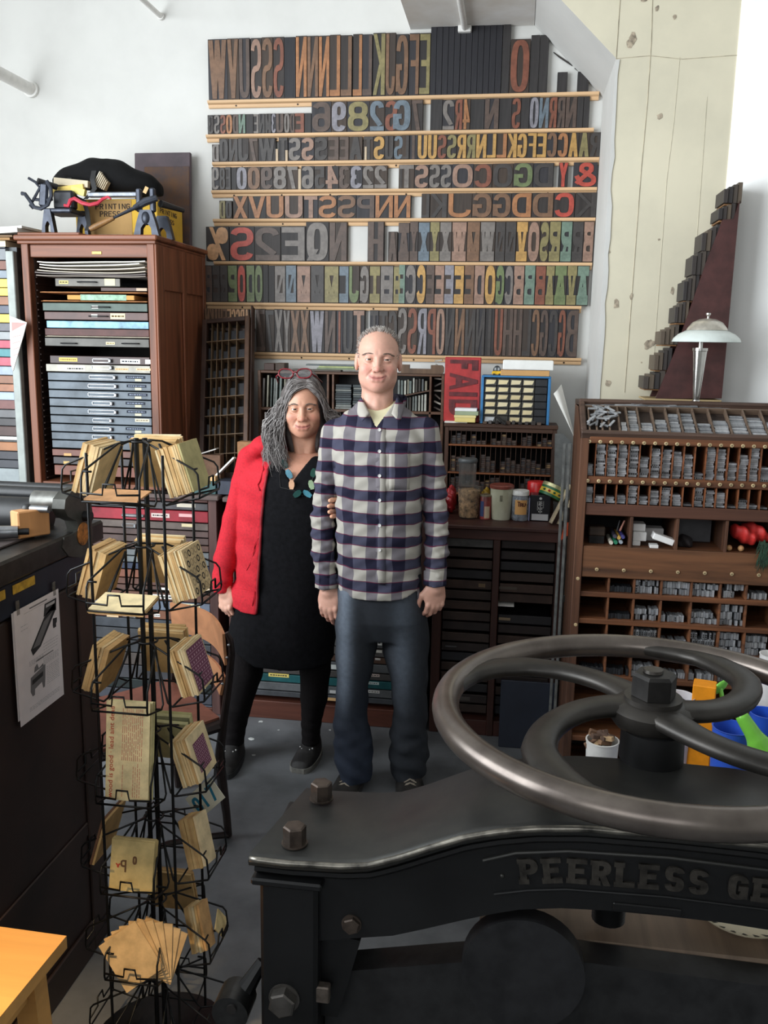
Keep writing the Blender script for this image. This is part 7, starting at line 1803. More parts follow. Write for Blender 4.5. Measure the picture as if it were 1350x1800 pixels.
# ------------------------------------------------------------------ the two people
rnd = random.Random(66)
def attr_mat(name, rough=.5, sss=.0, scale=90., amt=.06, bump=.05):
    m = bpy.data.materials.new(name); m.use_nodes = True; N = m.node_tree.nodes; L = m.node_tree.links; b = N['Principled BSDF']
    at = N.new('ShaderNodeAttribute'); at.attribute_name = 'tint'; at.attribute_type = 'GEOMETRY'
    tc = N.new('ShaderNodeTexCoord'); n = N.new('ShaderNodeTexNoise'); n.inputs['Scale'].default_value = scale; n.inputs['Detail'].default_value = 5; L.new(tc.outputs['Object'], n.inputs['Vector'])
    mr = N.new('ShaderNodeMapRange'); mr.inputs['To Min'].default_value = 1-amt*2; mr.inputs['To Max'].default_value = 1+amt*2; L.new(n.outputs['Fac'], mr.inputs['Value'])
    vm = N.new('ShaderNodeVectorMath'); vm.operation = 'SCALE'; L.new(at.outputs['Color'], vm.inputs[0]); L.new(mr.outputs['Result'], vm.inputs['Scale']); L.new(vm.outputs['Vector'], b.inputs['Base Color'])
    bp = N.new('ShaderNodeBump'); bp.inputs['Strength'].default_value = bump; bp.inputs['Distance'].default_value = .002; L.new(n.outputs['Fac'], bp.inputs['Height']); L.new(bp.outputs['Normal'], b.inputs['Normal'])
    b.inputs['Roughness'].default_value = rough; b.inputs['Subsurface Weight'].default_value = sss; b.inputs['Subsurface Radius'].default_value = (.01, .004, .002); b.inputs['Subsurface Scale'].default_value = .6
    return m
skinm = attr_mat('skin', .48, .12)
lc = lambda c: np.array(lin(c)[:3])
eye_w, iris = mat((226, 218, 212), .25, kind='flat'), mat((64, 48, 38), .2, kind='flat')
def capchain(X, Y, Z, pts, rs, k=.006):
    d = None
    for i in range(len(pts)-1):
        c = scap(X, Y, Z, pts[i], pts[i+1], rs[i], rs[i+1]); d = c if d is None else (np.minimum(d, c) if k == 0 else sm(d, c, k))
    return d
def surf(fn, x, z, y0=2.8, y1=3.4, n=900):
    Y = np.linspace(y0, y1, n); v = fn(np.full(n, x), Y, np.full(n, z)); i = int(np.argmax(v < 0))
    return float(Y[i]) if i == 0 else float(Y[i-1]+(Y[i]-Y[i-1])*v[i-1]/(v[i-1]-v[i]))
def head_sdf(X, Y, Z, g):
    """x right as seen from the front, y into the head, z up, origin between the eyes"""
    A = np.abs(X); s = g
    d = sell(X, Y, Z, (0, .098, .032), (s['w'], .098, s['top']-.032+.0))
    d = sm(d, sell(X, Y, Z, (0, .064, -.030), (s['w']*.885, .066, .082)), .03)
    d = sm(d, sell(X, Y, Z, (0, .056, -.068), (s['jaw'], .052, .036)), .025)
    d = sm(d, sell(A, Y, Z, (s['jaw']*.80, .078, -.056), (.013, .028, .026)), .025)
    d = sm(d, sell(X, Y, Z, (0, .020, s['chin']+.0165), (.021, .019, .0165)), .026)
    d = sm(d, sell(A, Y, Z, (.040, .027, -.033), (.023, .023, .022)), .018)      # cheeks
    d = sm(d, scap(A, Y, Z, (.010, .009, .018), (.045, .020, .017), .009, .007), .016)     # brow
    d = -sm(-d, sell(A, Y, Z, (s['eye'], -.001, -.001), (.019, .014, .011)), .012)         # socket
    d = sm(d, scap(X, Y, Z, (0, .004, .008), (0, -s['nose']*.85, -.030), .0065, .0095), .012)
    d = sm(d, sell(X, Y, Z, (0, -s['nose'], -.036), (.0105, .011, .009)), .008)
    d = sm(d, sell(A, Y, Z, (.0125, -.007, -.037), (.0075, .010, .0075)), .007)
    d = -sm(-d, sell(A, Y, Z, (.0065, -.013, -.045), (.0032, .005, .003)), .003)
    d = sm(d, sell(X, Y, Z, (0, .016, -.062), (.028, .016, .020)), .016)        # muzzle
    # lids over the eyeball
    e = s['eye']
    lid = sell(A, Y, Z, (e, .0150, -.001), (.0155, .0152, .0142))
    slit = np.maximum(np.abs((Z+.0018)-.0015*np.cos((A-e)*90))-.0030*np.sqrt(np.clip(1-((A-e)/.0135)**2, 0, 1)), Y-.012)
    d = sm(d, np.maximum(lid, -slit*1.0), .004)
    d = -sm(-d, capchain(A, Y, Z, [(e-.012, .0035, -.014), (e, .001, -.017), (e+.014, .008, -.012)], [.0014]*3, 0), .004)   # under-eye crease
    # lips, laid on the surface of the muzzle
    m = s['mouth']; w = s['mw']; sml = s['smile']
    if 'ys' not in s:
        s['ys'] = None; s['ys'] = [surf(lambda a_, b_, c_: head_sdf(a_, b_, c_, s), x_, z_, -.05, .08) for x_, z_ in ((0, m), (w*.55, m+sml*.25), (w, m+sml))]
        s['brow'] = [surf(lambda a_, b_, c_: head_sdf(a_, b_, c_, s), s['eye']-.018+.044*k_/6, .0175, -.05, .08) for k_ in range(7)]
    if s['ys'] is None: return d
    y0, y1, y2 = s['ys']
    d = sm(d, capchain(A, Y, Z, [(0, y0+.001, m+.0040), (w*.5, y1+.001, m+.0046), (w*.9, y2+.003, m+sml)], [.0034, .0028, .0010]), .006)
    d = sm(d, capchain(A, Y, Z, [(0, y0+.001, m-.0062), (w*.5, y1+.001, m-.0052), (w*.88, y2+.003, m+sml-.001)], [.0048, .0038, .0010]), .007)
    d = -sm(-d, capchain(A, Y, Z, [(0, y0-.0028, m), (w*.55, y1-.0022, m+sml*.25), (w*1.04, y2-.0005, m+sml)], [.0016, .0016, .0015], 0), .0025)
    d = -sm(-d, capchain(A, Y, Z, [(.0175, .000, -.037), (.029, y1+.003, -.050), (w+.008, y2+.002, m+.004)], [.0016, .0022, .0014], 0), .007)   # smile fold
    if s['ears']:
        ear = sell(A, Y, Z, (s['w']*1.0+.004, .092, -.008), (.009, .019, .032)); ear = -sm(-ear, sell(A, Y, Z, (s['w']+.012, .084, -.004), (.006, .010, .018)), .004)
        d = sm(d, ear, .006)
    n = sm(scap(X, Y, Z, (0, .105, -.06), (0, .118, -.26), s['neck'], s['neck']+.008), scap(A, Y, Z, (.045, .085, -.075), (.012, .068, -.205), .010, .011), .02)
    if s['apple']: n = sm(n, sell(X, Y, Z, (0, .060, -.165), (.010, .010, .016)), .015)
    return sm(d, n, .014)
def head_colors(P, g, base, lip, flush):
    X, Y, Z = np.abs(P[:, 0]), P[:, 1], P[:, 2]; C = np.tile(lc(base), (len(P), 1))
    def blend(wt, c):
        wt = np.clip(wt, 0, 1)[:, None]; C[:] = C*(1-wt)+lc(c)*wt
    gs = lambda cx, cz, sx, sz: np.exp(-((X-cx)/sx)**2-((Z-cz)/sz)**2)*(Y < .05)
    blend(.55*gs(.040, -.034, .018, .016), flush); blend(.6*gs(0, -.034, .013, .010), flush); blend(.3*gs(0, -.085, .04, .02), flush)
    m, w = g['mouth'], g['mw']
    lipw = np.exp(-((Z-(m-.0005+g['smile']*(X/w)**2))/.0078)**6)*(X < w*.98)*(Y < .02)
    blend(.75*lipw, lip); blend(.6*np.exp(-((Z-(m+g['smile']*(X/w)**2))/.0022)**2)*(X < w*1.05)*(Y < .02), (120, 66, 62)); blend(.25*gs(g['eye'], -.012, .016, .006), tuple(int(v*.78) for v in base))
    return C
def place(P, o, yaw, roll=0.0, pitch=0.0, sc=1.0):
    M = Matrix.Translation(o) @ Matrix.Rotation(yaw, 4, 'Z') @ Matrix.Rotation(roll, 4, 'Y') @ Matrix.Rotation(pitch, 4, 'X') @ Matrix.Scale(sc, 4)
    A = np.array(M); return P @ A[:3, :3].T+A[:3, 3], M
class Body:
    def __init__(s): s.b = MB(); s.c = []
    def add(s, P, F, C, mi=0):
        s.b.cm = mi; addnp(s.b, P, F); s.c.append(C if C.ndim == 2 else np.tile(C, (len(P), 1)))
    def ball(s, M, c, r, mi):
        n0 = len(s.b.v); s.b.M = M; s.b.cm = mi; s.b.ball(c, r, 18, 12); s.b.M = None; s.c.append(np.tile(lc((200, 200, 200)), (len(s.b.v)-n0, 1)))
def hand(bd, wrist, down, thumb, back, base, sc=1.0, curl=(22, 34, 24), spread=1.0, h=.0028, th=None):
    """five-fingered hand: local x towards the thumb, y to the fingertips, z out of the back of the hand"""
    y = Vector(down).normalized(); x = Vector(thumb); x = (x-y*x.dot(y)).normalized(); z = Vector(back); z = (z-y*z.dot(y)-x*z.dot(x)).normalized()
    fg = []
    for fx, L, r_ in ((.029, .070, .0092), (.0095, .079, .0095), (-.010, .073, .0092), (-.0285, .056, .0080)):
        p = np.array([fx, .086-abs(fx-.008)*.25, .002]); pts = [p.copy()]; a = 0.0; out = (fx-.0)*.16*spread
        for k, f in enumerate((.46, .30, .24)):
            a += math.radians(curl[k]*(1+.12*(.03-fx)/.03)); p = p+np.array([out*L*f, math.cos(a)*L*f, -math.sin(a)*L*f]); pts.append(p.copy())
        fg.append((pts, [r_, r_*.95, r_*.86, r_*.74]))
    tp = th or [(.030, .022, -.006), (.050, .046, -.014), (.056, .074, -.022), (.052, .096, -.028)]
    def f(X, Y, Z):
        d = sell(X, Y, Z, (.0, .050, .0), (.043, .056, .0155)); d = sm(d, scap(X, Y, Z, (0, -.05, 0), (0, .02, 0), .026, .024, .74), .02)
        d = sm(d, sell(X, Y, Z, (.026, .036, -.007), (.018, .030, .014)), .01)
        for i, (pts, rs) in enumerate(fg):
            q = capchain(X, Y, Z, pts, rs, .002); q = sm(q, sell(X, Y, Z, pts[0]+np.array([0, 0, .006]), (.008, .011, .006)), .005); d = sm(d, q, .0045)
        return sm(d, capchain(X, Y, Z, tp, [.012, .0112, .0100, .0080], .003), .007)
    P, F = nets(f, (-.062, -.075, -.115), (.085, .185, .03), h)
    C = np.tile(lc(base), (len(P), 1)); k = np.clip((P[:, 1]-.09)/.08, 0, 1)[:, None]*.45; C = C*(1-k)+lc(tuple(int(v*q) for v, q in zip(base, (.95, .78, .76))))*k
    A = np.array([x[:], y[:], z[:]]); W_ = (P*sc) @ A+np.array(Vector(wrist)[:])
    if Vector(x).cross(y).dot(z) < 0: F = F[:, ::-1]
    bd.add(W_, F, C)

# ---- man
MY = 3.17
q = lambda x, y, v=MY: PY(x, y, v)
def rows_px(L, v, cy, swap=True):
    out = []
    for y, x0, x1, b_, oy in L:
        a, c = q(x0, y, v), q(x1, y, v); out.append(((a.z+c.z)/2, (a.x+c.x)/2, cy+oy, (c.x-a.x)/2, b_))
    return sorted(out)
SH = rows_px([(1044, 594, 742, .120, 0), (1000, 595, 740, .124, 0), (940, 593, 741, .126, -.005), (880, 593, 742, .126, -.008), (830, 591, 744, .126, -.006), (790, 585, 751, .122, 0), (760, 583, 753, .112, .005), (742, 590, 746, .098, .012), (728, 605, 728, .084, .02), (716, 620, 712, .072, .028), (706, 631, 702, .066, .034), (696, 636, 697, .062, .036)], MY, MY)
sl = [q(588, 762), q(576, 835), q(567, 915), q(570, 970), q(577, 1018), q(577, 1029)]; sl_r = [.050, .044, .043, .042, .040, .040]
sr = [q(748, 757), q(761, 832), q(767, 915), q(768, 970), q(766, 1013), q(766, 1024)]; sr_r = [.050, .044, .043, .042, .039, .039]
sl[3].y -= .02; sl[4].y -= .03; sl[5].y -= .035; sr[3].y -= .02; sr[4].y -= .03; sr[5].y -= .035
zc_l, zc_r = q(577, 1029).z, q(766, 1024).z; xm_ = q(667, 870).x
def folds(X, Y, Z, amp):
    return amp*(np.sin(Z*62+X*38+3*np.sin(X*21)+Y*30)+.7*np.sin(Z*110-X*64+Y*47+1.3))
def shirt_f(X, Y, Z):
    d = sloft(X, Y, Z, SH, 2.3)+folds(X, Y, Z, .0022)
    for P_, R_, zc in ((sl, sl_r, zc_l), (sr, sr_r, zc_r)):
        a = capchain(X, Y, Z, P_, R_, .01)+folds(X*1.3, Y, Z*1.5, .0032)*np.clip((P_[0].z-Z)/.2, 0, 1); a = np.maximum(a, zc-Z); d = sm(d, a, .0035+.02*np.clip((Z-1.33)/.08, 0, 1))
    hem = q(667, 1041).z+.030*np.clip(np.abs(X-xm_)/.15, 0, 1)**4
    arm = (np.abs(X-xm_) > .155)
    d = np.where(arm, d, np.maximum(d, hem-Z))
    v = np.maximum(np.abs(X-q(668, 730).x)-np.maximum(0, (Z-q(668, 748).z))*.62, Y-(MY+.02))   # open neck
    return np.maximum(d, -v)
lo_, hi_ = (q(536, 900).x, MY-.17, q(667, 1050).z), (q(800, 900).x, MY+.17, q(667, 690).z)
def plaid():
    m = bpy.data.materials.new('plaid_flannel'); m.use_nodes = True; N = m.node_tree.nodes; L = m.node_tree.links; b = N['Principled BSDF']; b.inputs['Roughness'].default_value = .9; b.inputs['Specular IOR Level'].default_value = .2
    tc = N.new('ShaderNodeTexCoord'); n = N.new('ShaderNodeTexNoise'); n.inputs['Scale'].default_value = 7; n.inputs['Detail'].default_value = 2; L.new(tc.outputs['Object'], n.inputs['Vector'])
    def math_(op, a, c=None):
        k = N.new('ShaderNodeMath'); k.operation = op
        for i, v in enumerate((a, c)):
            if v is None: continue
            if isinstance(v, (int, float)): k.inputs[i].default_value = v
            else: L.new(v, k.inputs[i])
        return k.outputs[0]
    sp = N.new('ShaderNodeSeparateXYZ'); L.new(tc.outputs['Object'], sp.inputs[0]); nz = math_('MULTIPLY', math_('SUBTRACT', n.outputs['Fac'], .5), .035)
    offx, offz = SHX, SHZ
    u = math_('FRACT', math_('DIVIDE', math_('ADD', math_('SUBTRACT', sp.outputs['X'], offx), nz), .0925)); v = math_('FRACT', math_('DIVIDE', math_('ADD', math_('SUBTRACT', offz, sp.outputs['Z']), math_('MULTIPLY', nz, .8)), .0850))
    lightcol = math_('LESS_THAN', u, .55); dark = math_('LESS_THAN', v, .47)
    def mixc(f, a, c):
        k = N.new('ShaderNodeMix'); k.data_type = 'RGBA'; L.new(f, k.inputs[0])
        for i, w in ((6, a), (7, c)):
            if isinstance(w, tuple): k.inputs[i].default_value = lin(w)
            else: L.new(w, k.inputs[i])
        return k.outputs[2]
    pale = mixc(lightcol, (116, 111, 116), (174, 169, 160)); navy = mixc(lightcol, (30, 29, 48), (68, 68, 86))
    c = mixc(dark, pale, navy)
    l1 = math_('MULTIPLY', math_('GREATER_THAN', v, .43), math_('LESS_THAN', v, .475)); l2 = math_('LESS_THAN', v, .035)
    c = mixc(math_('MULTIPLY', math_('ADD', l1, l2), .75), c, (104, 40, 64))
    fn = N.new('ShaderNodeTexNoise'); fn.inputs['Scale'].default_value = 600; L.new(tc.outputs['Object'], fn.inputs['Vector']); L.new(c, b.inputs['Base Color'])
    bp = N.new('ShaderNodeBump'); bp.inputs['Strength'].default_value = .12; bp.inputs['Distance'].default_value = .001; L.new(fn.outputs['Fac'], bp.inputs['Height']); L.new(bp.outputs['Normal'], b.inputs['Normal'])
    return m
mbase = q(664, 1370); mloc = Vector((mbase.x, MY, 0))
man = thing('person', 'man in a navy and white plaid shirt and jeans, hands at his sides', 'person', tuple(mloc))
SHX, SHZ = q(633, 760).x-mloc.x, q(667, 770).z
pm = plaid()
P, F = nets(shirt_f, lo_, hi_, .0056); b = MB(); addnp(b, P, F); shirt = build(b, 'plaid_shirt', pm, man, smooth=180)
# collar flaps, placket, pocket, buttons
def onshirt(px, py, lift=.004):
    a = q(px, py, MY-.11); y = surf(shirt_f, a.x, a.z); a = q(px, py, y); return Vector((a.x, surf(shirt_f, a.x, a.z)-lift, a.z))
def flap(pts, nm):
    c = [Vector(p) for p in pts]
    b = MB().sheet(lambda u, v: tuple(c[0].lerp(c[1], u).lerp(c[3].lerp(c[2], u), v)+Vector((0, -.010*math.sin(PI*v)-.004*math.sin(PI*u), 0))), 8, 6, .0025); build(b, nm, pm, man, smooth=180)
yb_ = MY+.0
flap([q(636, 699, MY-.02), q(650, 727, MY-.085), q(637, 741, MY-.105), q(623, 716, MY-.02)], 'collar_flap')
flap([q(698, 697, MY-.02), q(688, 727, MY-.085), q(704, 741, MY-.105), q(713, 712, MY-.02)], 'collar_flap')
b = MB(); b.sheet(lambda u, v: (mloc.x+.004+.070*math.cos(PI*(-.12)+PI*1.24*u)*(1+.05*v), MY+.042+.066*math.sin(-PI*.12+PI*1.24*u), q(667, 716).z+(q(667, 700).z-q(667, 716).z)*v+.012*math.sin(PI*u)), 26, 3, .003); build(b, 'collar_band', pm, man, smooth=180)
b = MB(); pl = [onshirt(669, y, .0015) for y in range(752, 1040, 12)]
b.sheet(lambda u, v: tuple(pl[min(int(round(u*(len(pl)-1))), len(pl)-1)]+Vector(((v-.5)*.034, 0, 0))), len(pl)-1, 2, .002); build(b, 'placket', pm, man, smooth=180)
for y in (755, 793, 836, 879, 923, 966):
    p = onshirt(667.5, y, .0052); b = MB(); b.M = Matrix.Translation(p) @ Matrix.Rotation(PI/2, 4, 'X'); b.lathe([(.0001, .0005), (.0035, .0005), (.0045, .0018), (.0058, .0018), (.0058, -.001)], seg=16); build(b, 'button', mat((226, 224, 222), .3, amt=.03), man)
pk = [[onshirt(684+36*i/6, 792+68*j/8, .0016) for j in range(9)] for i in range(7)]
b = MB().sheet(lambda u, v: tuple(pk[int(round(u*6))][int(round(v*8))]), 6, 8, .0014); build(b, 'breast_pocket', pm, man, smooth=180)
for P_, R_ in ((sl, .0415), (sr, .0405)):
    a, c = P_[5], P_[5].lerp(P_[4], 1.0); dd = (P_[4]-P_[5]).normalized(); b = MB(); b.tube([P_[5]+dd*.000, P_[5]+dd*.004, P_[5]+dd*.05, P_[5]+dd*.054], [R_, R_+.0012, R_+.0022, R_-.002], 24, cap=False); build(b, 'cuff', pm, man, smooth=60)
# t-shirt
TS = [(z, x, y, a*.955, b_*.93) for z, x, y, a, b_ in SH]
def tee_f(X, Y, Z):
    d = sloft(X, Y, Z, TS, 2.3); return np.maximum(np.maximum(d, Z-(q(667, 722).z+.02*np.clip((Y-MY+.06)/.08, -.6, 3)+6*(X-q(668, 722).x)**2)), q(667, 790).z-Z)
P, F = nets(tee_f, (q(610, 720).x, MY-.15, q(667, 792).z), (q(730, 720).x, MY+.12, q(667, 690).z), .006); b = MB(); addnp(b, P, F); build(b, 'tee_shirt', mat((222, 214, 176), .85, amt=.04), man, smooth=180)
# jeans
LL = rows_px([(1030, 597, 668, .105, 0), (1100, 590, 665, .098, 0), (1146, 591, 661, .090, 0), (1209, 593, 647, .082, .0), (1257, 587, 645, .078, .01), (1321, 587, 656, .085, .0), (1345, 592, 656, .090, -.005), (1364, 600, 651, .085, -.01)], MY, MY)
RL = rows_px([(1030, 664, 741, .105, 0), (1100, 671, 755, .098, 0), (1146, 675, 754, .090, 0), (1193, 687, 752, .084, 0), (1241, 692, 751, .080, .01), (1289, 686, 751, .080, .015), (1330, 684, 752, .088, .02), (1350, 689, 749, .090, .02), (1366, 692, 742, .085, .02)], MY+.04, MY+.03)
zj = q(664, 1030).z
def jeans_f(X, Y, Z):
    low = np.clip((.42-Z)/.4, 0, 1); w = (.0042*np.sin(Z*85+X*26+2*np.sin(Y*25+X*15))+.003*np.sin(Z*52-X*44+2*np.sin(Z*31)))*low+.0026*np.sin(Z*45+X*60+Y*22)
    d = sm(sloft(X, Y, Z, LL)+w, sloft(X, Y, Z, RL)+w, .012)
    hip = sloft(X, Y, Z, rows_px([(1120, 612, 735, .08, .01), (1085, 596, 748, .102, 0), (1030, 597, 742, .112, 0), (1000, 600, 740, .108, 0)], MY, MY)); return sm(d, hip, .02)
P, F = nets(jeans_f, (q(578, 1200).x, MY-.13, .0), (q(764, 1200).x, MY+.18, q(664, 1000).z), .0068)
den = mat((46, 54, 70), .85, amt=.35, scale=7, c2=(28, 32, 42), bump=.05)
X, Z = P[:, 0], P[:, 2]; C = np.tile(lc((33, 37, 44)), (len(P), 1)); fa = np.exp(-((X-q(612, 1170).x)/.03)**2)*np.clip((Z-.25)/.2, 0, 1)+np.exp(-((X-q(712, 1150).x)/.04)**2)*np.clip((Z-.3)/.2, 0, 1)*.45
fa = np.clip(fa, 0, 1)[:, None]*.8; C = C*(1-fa)+lc((112, 122, 136))*fa; bl = np.clip((.55-Z)/.5, 0, 1)[:, None]*.5*(X < q(664, 1200).x)[:, None]; C = C*(1-bl)+lc((36, 50, 76))*bl
b = MB(); addnp(b, P, F); build(b, 'jeans', attr_mat('denim', .85, 0, 60, .16, .15), man, smooth=180, attr={'tint': C})
# shoes
def shoe(parent, cx, y0, y1, w, h, ang, upper, sole, laces=None, pipe=None, toe=.0):
    """y0 heel, y1 toe (towards the photographer), turned by ang about the heel"""
    L_ = y0-y1; M = Matrix.Translation((cx, y0, 0)) @ Matrix.Rotation(ang, 4, 'Z')
    def prof(t): return w*(.36+.64*np.sin(np.clip(t, 0, 1)*PI*.62+.42))*np.where(t > .8, np.sqrt(np.clip(1-((t-.8)/.2)**2, 0, 1))*.5+.5*(t < 1.0), 1)
    def f(X, Y, Z):
        t = -Y/L_; wd = prof(t); ht = np.interp(t, [0, .15, .42, .65, .9, 1], [h*1.0, h, h*.80, h*.56, h*.44, h*.22])
        k = np.sqrt((X/np.maximum(wd, .004))**2+(np.maximum(Z-.016, 0)/np.maximum(ht-.016, .008))**2.6); d = (k-1)*.025
        return np.maximum(np.maximum(d, .014-Z), np.maximum(Y-.0, -Y-L_))
    P, F = nets(f, (-w*1.3, -L_-.02, 0), (w*1.3, .02, h+.02), .0045)
    b = MB(); b.M = M; addnp(b, P, F); u = build(b, 'shoe', upper, parent, smooth=180)
    n = 26; out = []
    for i in range(n+1): t = i/n; out.append((float(prof(np.float64(min(t, .995)))), -t*L_))
    b = MB(); b.M = M; b.prism([(x*1.07, y) for x, y in out]+[(-x*1.07, y) for x, y in out[::-1]], 'xy', .0008, .022); build(b, 'sole', sole, u)
    if laces:
        b = MB(); b.M = M
        for t in (.42, .5, .58, .66):
            z = float(np.interp(t, [0, .15, .42, .65, .9, 1], [h, h, h*.80, h*.56, h*.44, h*.22])); x = w*.45
            for s in (-1, 1): b.tube([(-x*s, -t*L_, z*.86), (0, -(t+.02)*L_, z+.003), (x*s, -(t+.045)*L_, z*.84)], .0028, 6)
        build(b, 'laces', laces, u)
    if pipe:
        b = MB(); b.M = M
        for s in (-1, 1): b.ball((s*w*.55, -.52*L_, h*.66), (.004, .004, .004), 8, 6); b.ball((s*w*.35, -.56*L_, h*.64), (.003, .003, .003), 8, 6)
        build(b, 'eyelets', pipe, u)
darkshoe = mat((38, 35, 33), .6, amt=.3, scale=30); solem = mat((52, 50, 48), .7)
p = PZ(622, 1372, .03); shoe(man, q(622, 1350).x+.0, MY+.06, MY-.17, .052, .085, -.12, darkshoe, solem, mat((150, 140, 126), .8))
p = PZ(720, 1368, .03); shoe(man, q(716, 1350, MY+.04).x, MY+.10, MY-.12, .052, .085, .15, darkshoe, solem, mat((150, 140, 126), .8))
# body: head, neck, hands and the figure under the clothes, in one mesh
gm = dict(w=.0735, top=.108, jaw=.056, chin=-.112, eye=.0312, nose=.020, mouth=-.0655, mw=.031, smile=.009, ears=True, neck=.055, apple=True)
SK, LP, FLU = (216, 166, 146), (184, 112, 104), (206, 124, 112)
ho = q(664.5, 632, MY-.085); yaw_m = math.atan2(ho.x, ho.y)*-1
bd = Body()
P, F = nets(lambda X, Y, Z: head_sdf(X, Y, Z, gm), (-.10, -.045, -.25), (.10, .21, .125), .0022)
C = head_colors(P, gm, SK, LP, FLU); P, HM = place(P, ho, yaw_m*.9, math.radians(1.0), math.radians(-2)); bd.add(P, F, C)
for s in (-1, 1):
    bd.ball(HM, (s*gm['eye'], .0152, -.001), .0124, 1); bd.ball(HM, (s*gm['eye'], .0040, -.0012), (.0064, .0026, .0064), 2)
hand(bd, q(578, 1032, MY-.03), (.02, -.10, -1), (1, -.15, 0), (-.15, -1, 0), SK, 1.0, (14, 26, 18))
hand(bd, q(767, 1027, MY-.03), (-.06, -.02, -1), (-.85, -.5, 0), (.5, -.85, 0), SK, .98, (22, 34, 24))
def under_man(X, Y, Z):
    d = sloft(X, Y, Z, [(z, x, y, a*.88, b_*.85) for z, x, y, a, b_ in SH if z < q(667, 716).z])
    for P_, R_ in ((sl, sl_r), (sr, sr_r)): d = sm(d, capchain(X, Y, Z, P_, [r_*.62 for r_ in R_], .01), .02)
    for R_ in (LL, RL): d = sm(d, sloft(X, Y, Z, [(max(z, .05), x, y, a*.72, b_*.72) for z, x, y, a, b_ in R_]), .02)
    return d
P, F = nets(under_man, (q(540, 900).x, MY-.16, .0), (q(800, 900).x, MY+.16, q(667, 700).z), .014); bd.add(P, F, lc(SK))
build(bd.b, 'body', [skinm, eye_w, iris], man, smooth=180, attr={'tint': np.concatenate(bd.c)})
# hair: short grey bristles, receding in front, and brows
hairs = [mat(c, .6, amt=.1) for c in ((196, 190, 184), (160, 152, 146), (128, 120, 114))]
b = MB(); b.M = HM; cnt = 0
while cnt < 2300:
    u = Vector((rnd.gauss(0, 1), rnd.gauss(0, 1), rnd.gauss(0, 1))).normalized(); p = Vector((u.x*gm['w']*1.0, .098+u.y*.098, .032+u.z*(gm['top']-.032)))
    side = abs(p.x) > .045 and -.022 < p.z < .085 and p.y > .045+.02*(p.z > .02)
    topz = p.z > .060 and p.y > .050-.35*(p.z-.085)+.25*max(0, abs(p.x)-.02)
    back = p.y > .13 and p.z > -.03
    if not (side or topz or back): continue
    cnt += 1; b.cm = rnd.choice([0, 0, 1, 2] if not side else [0, 1, 1, 2]); d = (u+Vector((rnd.gauss(0, .35), rnd.gauss(-.1, .35), rnd.gauss(.35, .3)))).normalized(); l = rnd.uniform(.007, .015)*(1.2 if topz else .75)
    b.tube([p-u*.002, p+d*l*.55, p+d*l+Vector((0, 0, -.001))], [.0011, .0009, .0003], 4, cap=False)
b.M = None; build(b, 'short_hair', hairs, man, smooth=180)
def brows(parent, HM, g, cols, z0=.0175, n=70, th=.0007):
    eye = g['eye']; by = g['brow']
    b = MB(); b.M = HM
    for s in (-1, 1):
        for i in range(n):
            t = rnd.random(); x = eye-.016+.036*t; z = z0+.0035*math.sin(PI*min(1, t*1.1))-.004*t*t+rnd.uniform(-.002, .002); y = float(np.interp(.002+.036*t, [.0073*k_ for k_ in range(7)], by))
            b.cm = rnd.randrange(len(cols)); b.tube([(s*x, y+.001, z), (s*(x+.004), y-.0006+.001*t, z+.0012), (s*(x+.008), y+.0016+.004*t, z+.0004)], [th, th*.9, th*.3], 4, cap=False)
    b.M = None; build(b, 'eyebrows', cols, parent, smooth=180)
brows(man, HM, gm, [mat((128, 108, 96), .7), mat((108, 90, 80), .7)])

# ---- woman
WM = 3.31
w_ = lambda x, y, v=WM: PY(x, y, v)
wloc = Vector((w_(480, 1340).x, WM-.02, 0))
woman = thing('person', 'woman with long grey hair in a red hooded jacket holding the man\'s arm', 'person', tuple(wloc))
gw = dict(w=.070, top=.104, jaw=.049, chin=-.108, eye=.0275, nose=.018, mouth=-.067, mw=.028, smile=.006, ears=False, neck=.046, apple=False)
SKW, LPW, FLW = (206, 154, 128), (176, 106, 96), (196, 122, 104)
ho = w_(531, 719.5, WM-.09); bw = Body()
P, F = nets(lambda X, Y, Z: head_sdf(X, Y, Z, gw), (-.095, -.045, -.25), (.095, .21, .12), .0022)
C = head_colors(P, gw, SKW, LPW, FLW); P, HW = place(P, ho, math.atan2(ho.x, ho.y)*-.8+math.radians(9)*0, math.radians(-1.5), math.radians(4)); bw.add(P, F, C)
for s in (-1, 1):
    bw.ball(HW, (s*gw['eye'], .0152, -.001), .0124, 1); bw.ball(HW, (s*gw['eye'], .0040, -.0012), (.0062, .0026, .0062), 2)
# chest showing in the neckline
DR_ = [(y, a, c, b_, oy) for y, a, c, b_, oy in [(1165, 396, 584, .135, .01), (1130, 400, 585, .140, .01), (1080, 410, 590, .140, .01), (1030, 420, 594, .138, .01), (960, 428, 596, .135, .005), (900, 432, 598, .135, .0), (850, 434, 598, .132, .0), (826, 438, 600, .115, .01), (811, 454, 594, .092, .02), (801, 484, 574, .072, .03), (793, 502, 558, .06, .035)]]
DW = rows_px([(y, a, c, b_, oy) for y, a, c, b_, oy in DR_], WM, WM)
def torso_f(X, Y, Z): return sloft(X, Y, Z, DW, 2.2)
P, F = nets(lambda X, Y, Z: np.maximum(torso_f(X, Y, Z)+.006, w_(530, 900).z-Z), (w_(430, 800).x, WM-.17, w_(530, 902).z), (w_(610, 800).x, WM+.17, w_(530, 770).z), .007)
cc = np.tile(lc((200, 146, 122)), (len(P), 1)); bw.add(P, F, cc)
hand(bw, w_(396, 1036, WM-.05), (.06, -.12, -1), (.9, -.45, 0), (-.45, -.9, 0), (222, 172, 150), .88, (26, 40, 28))
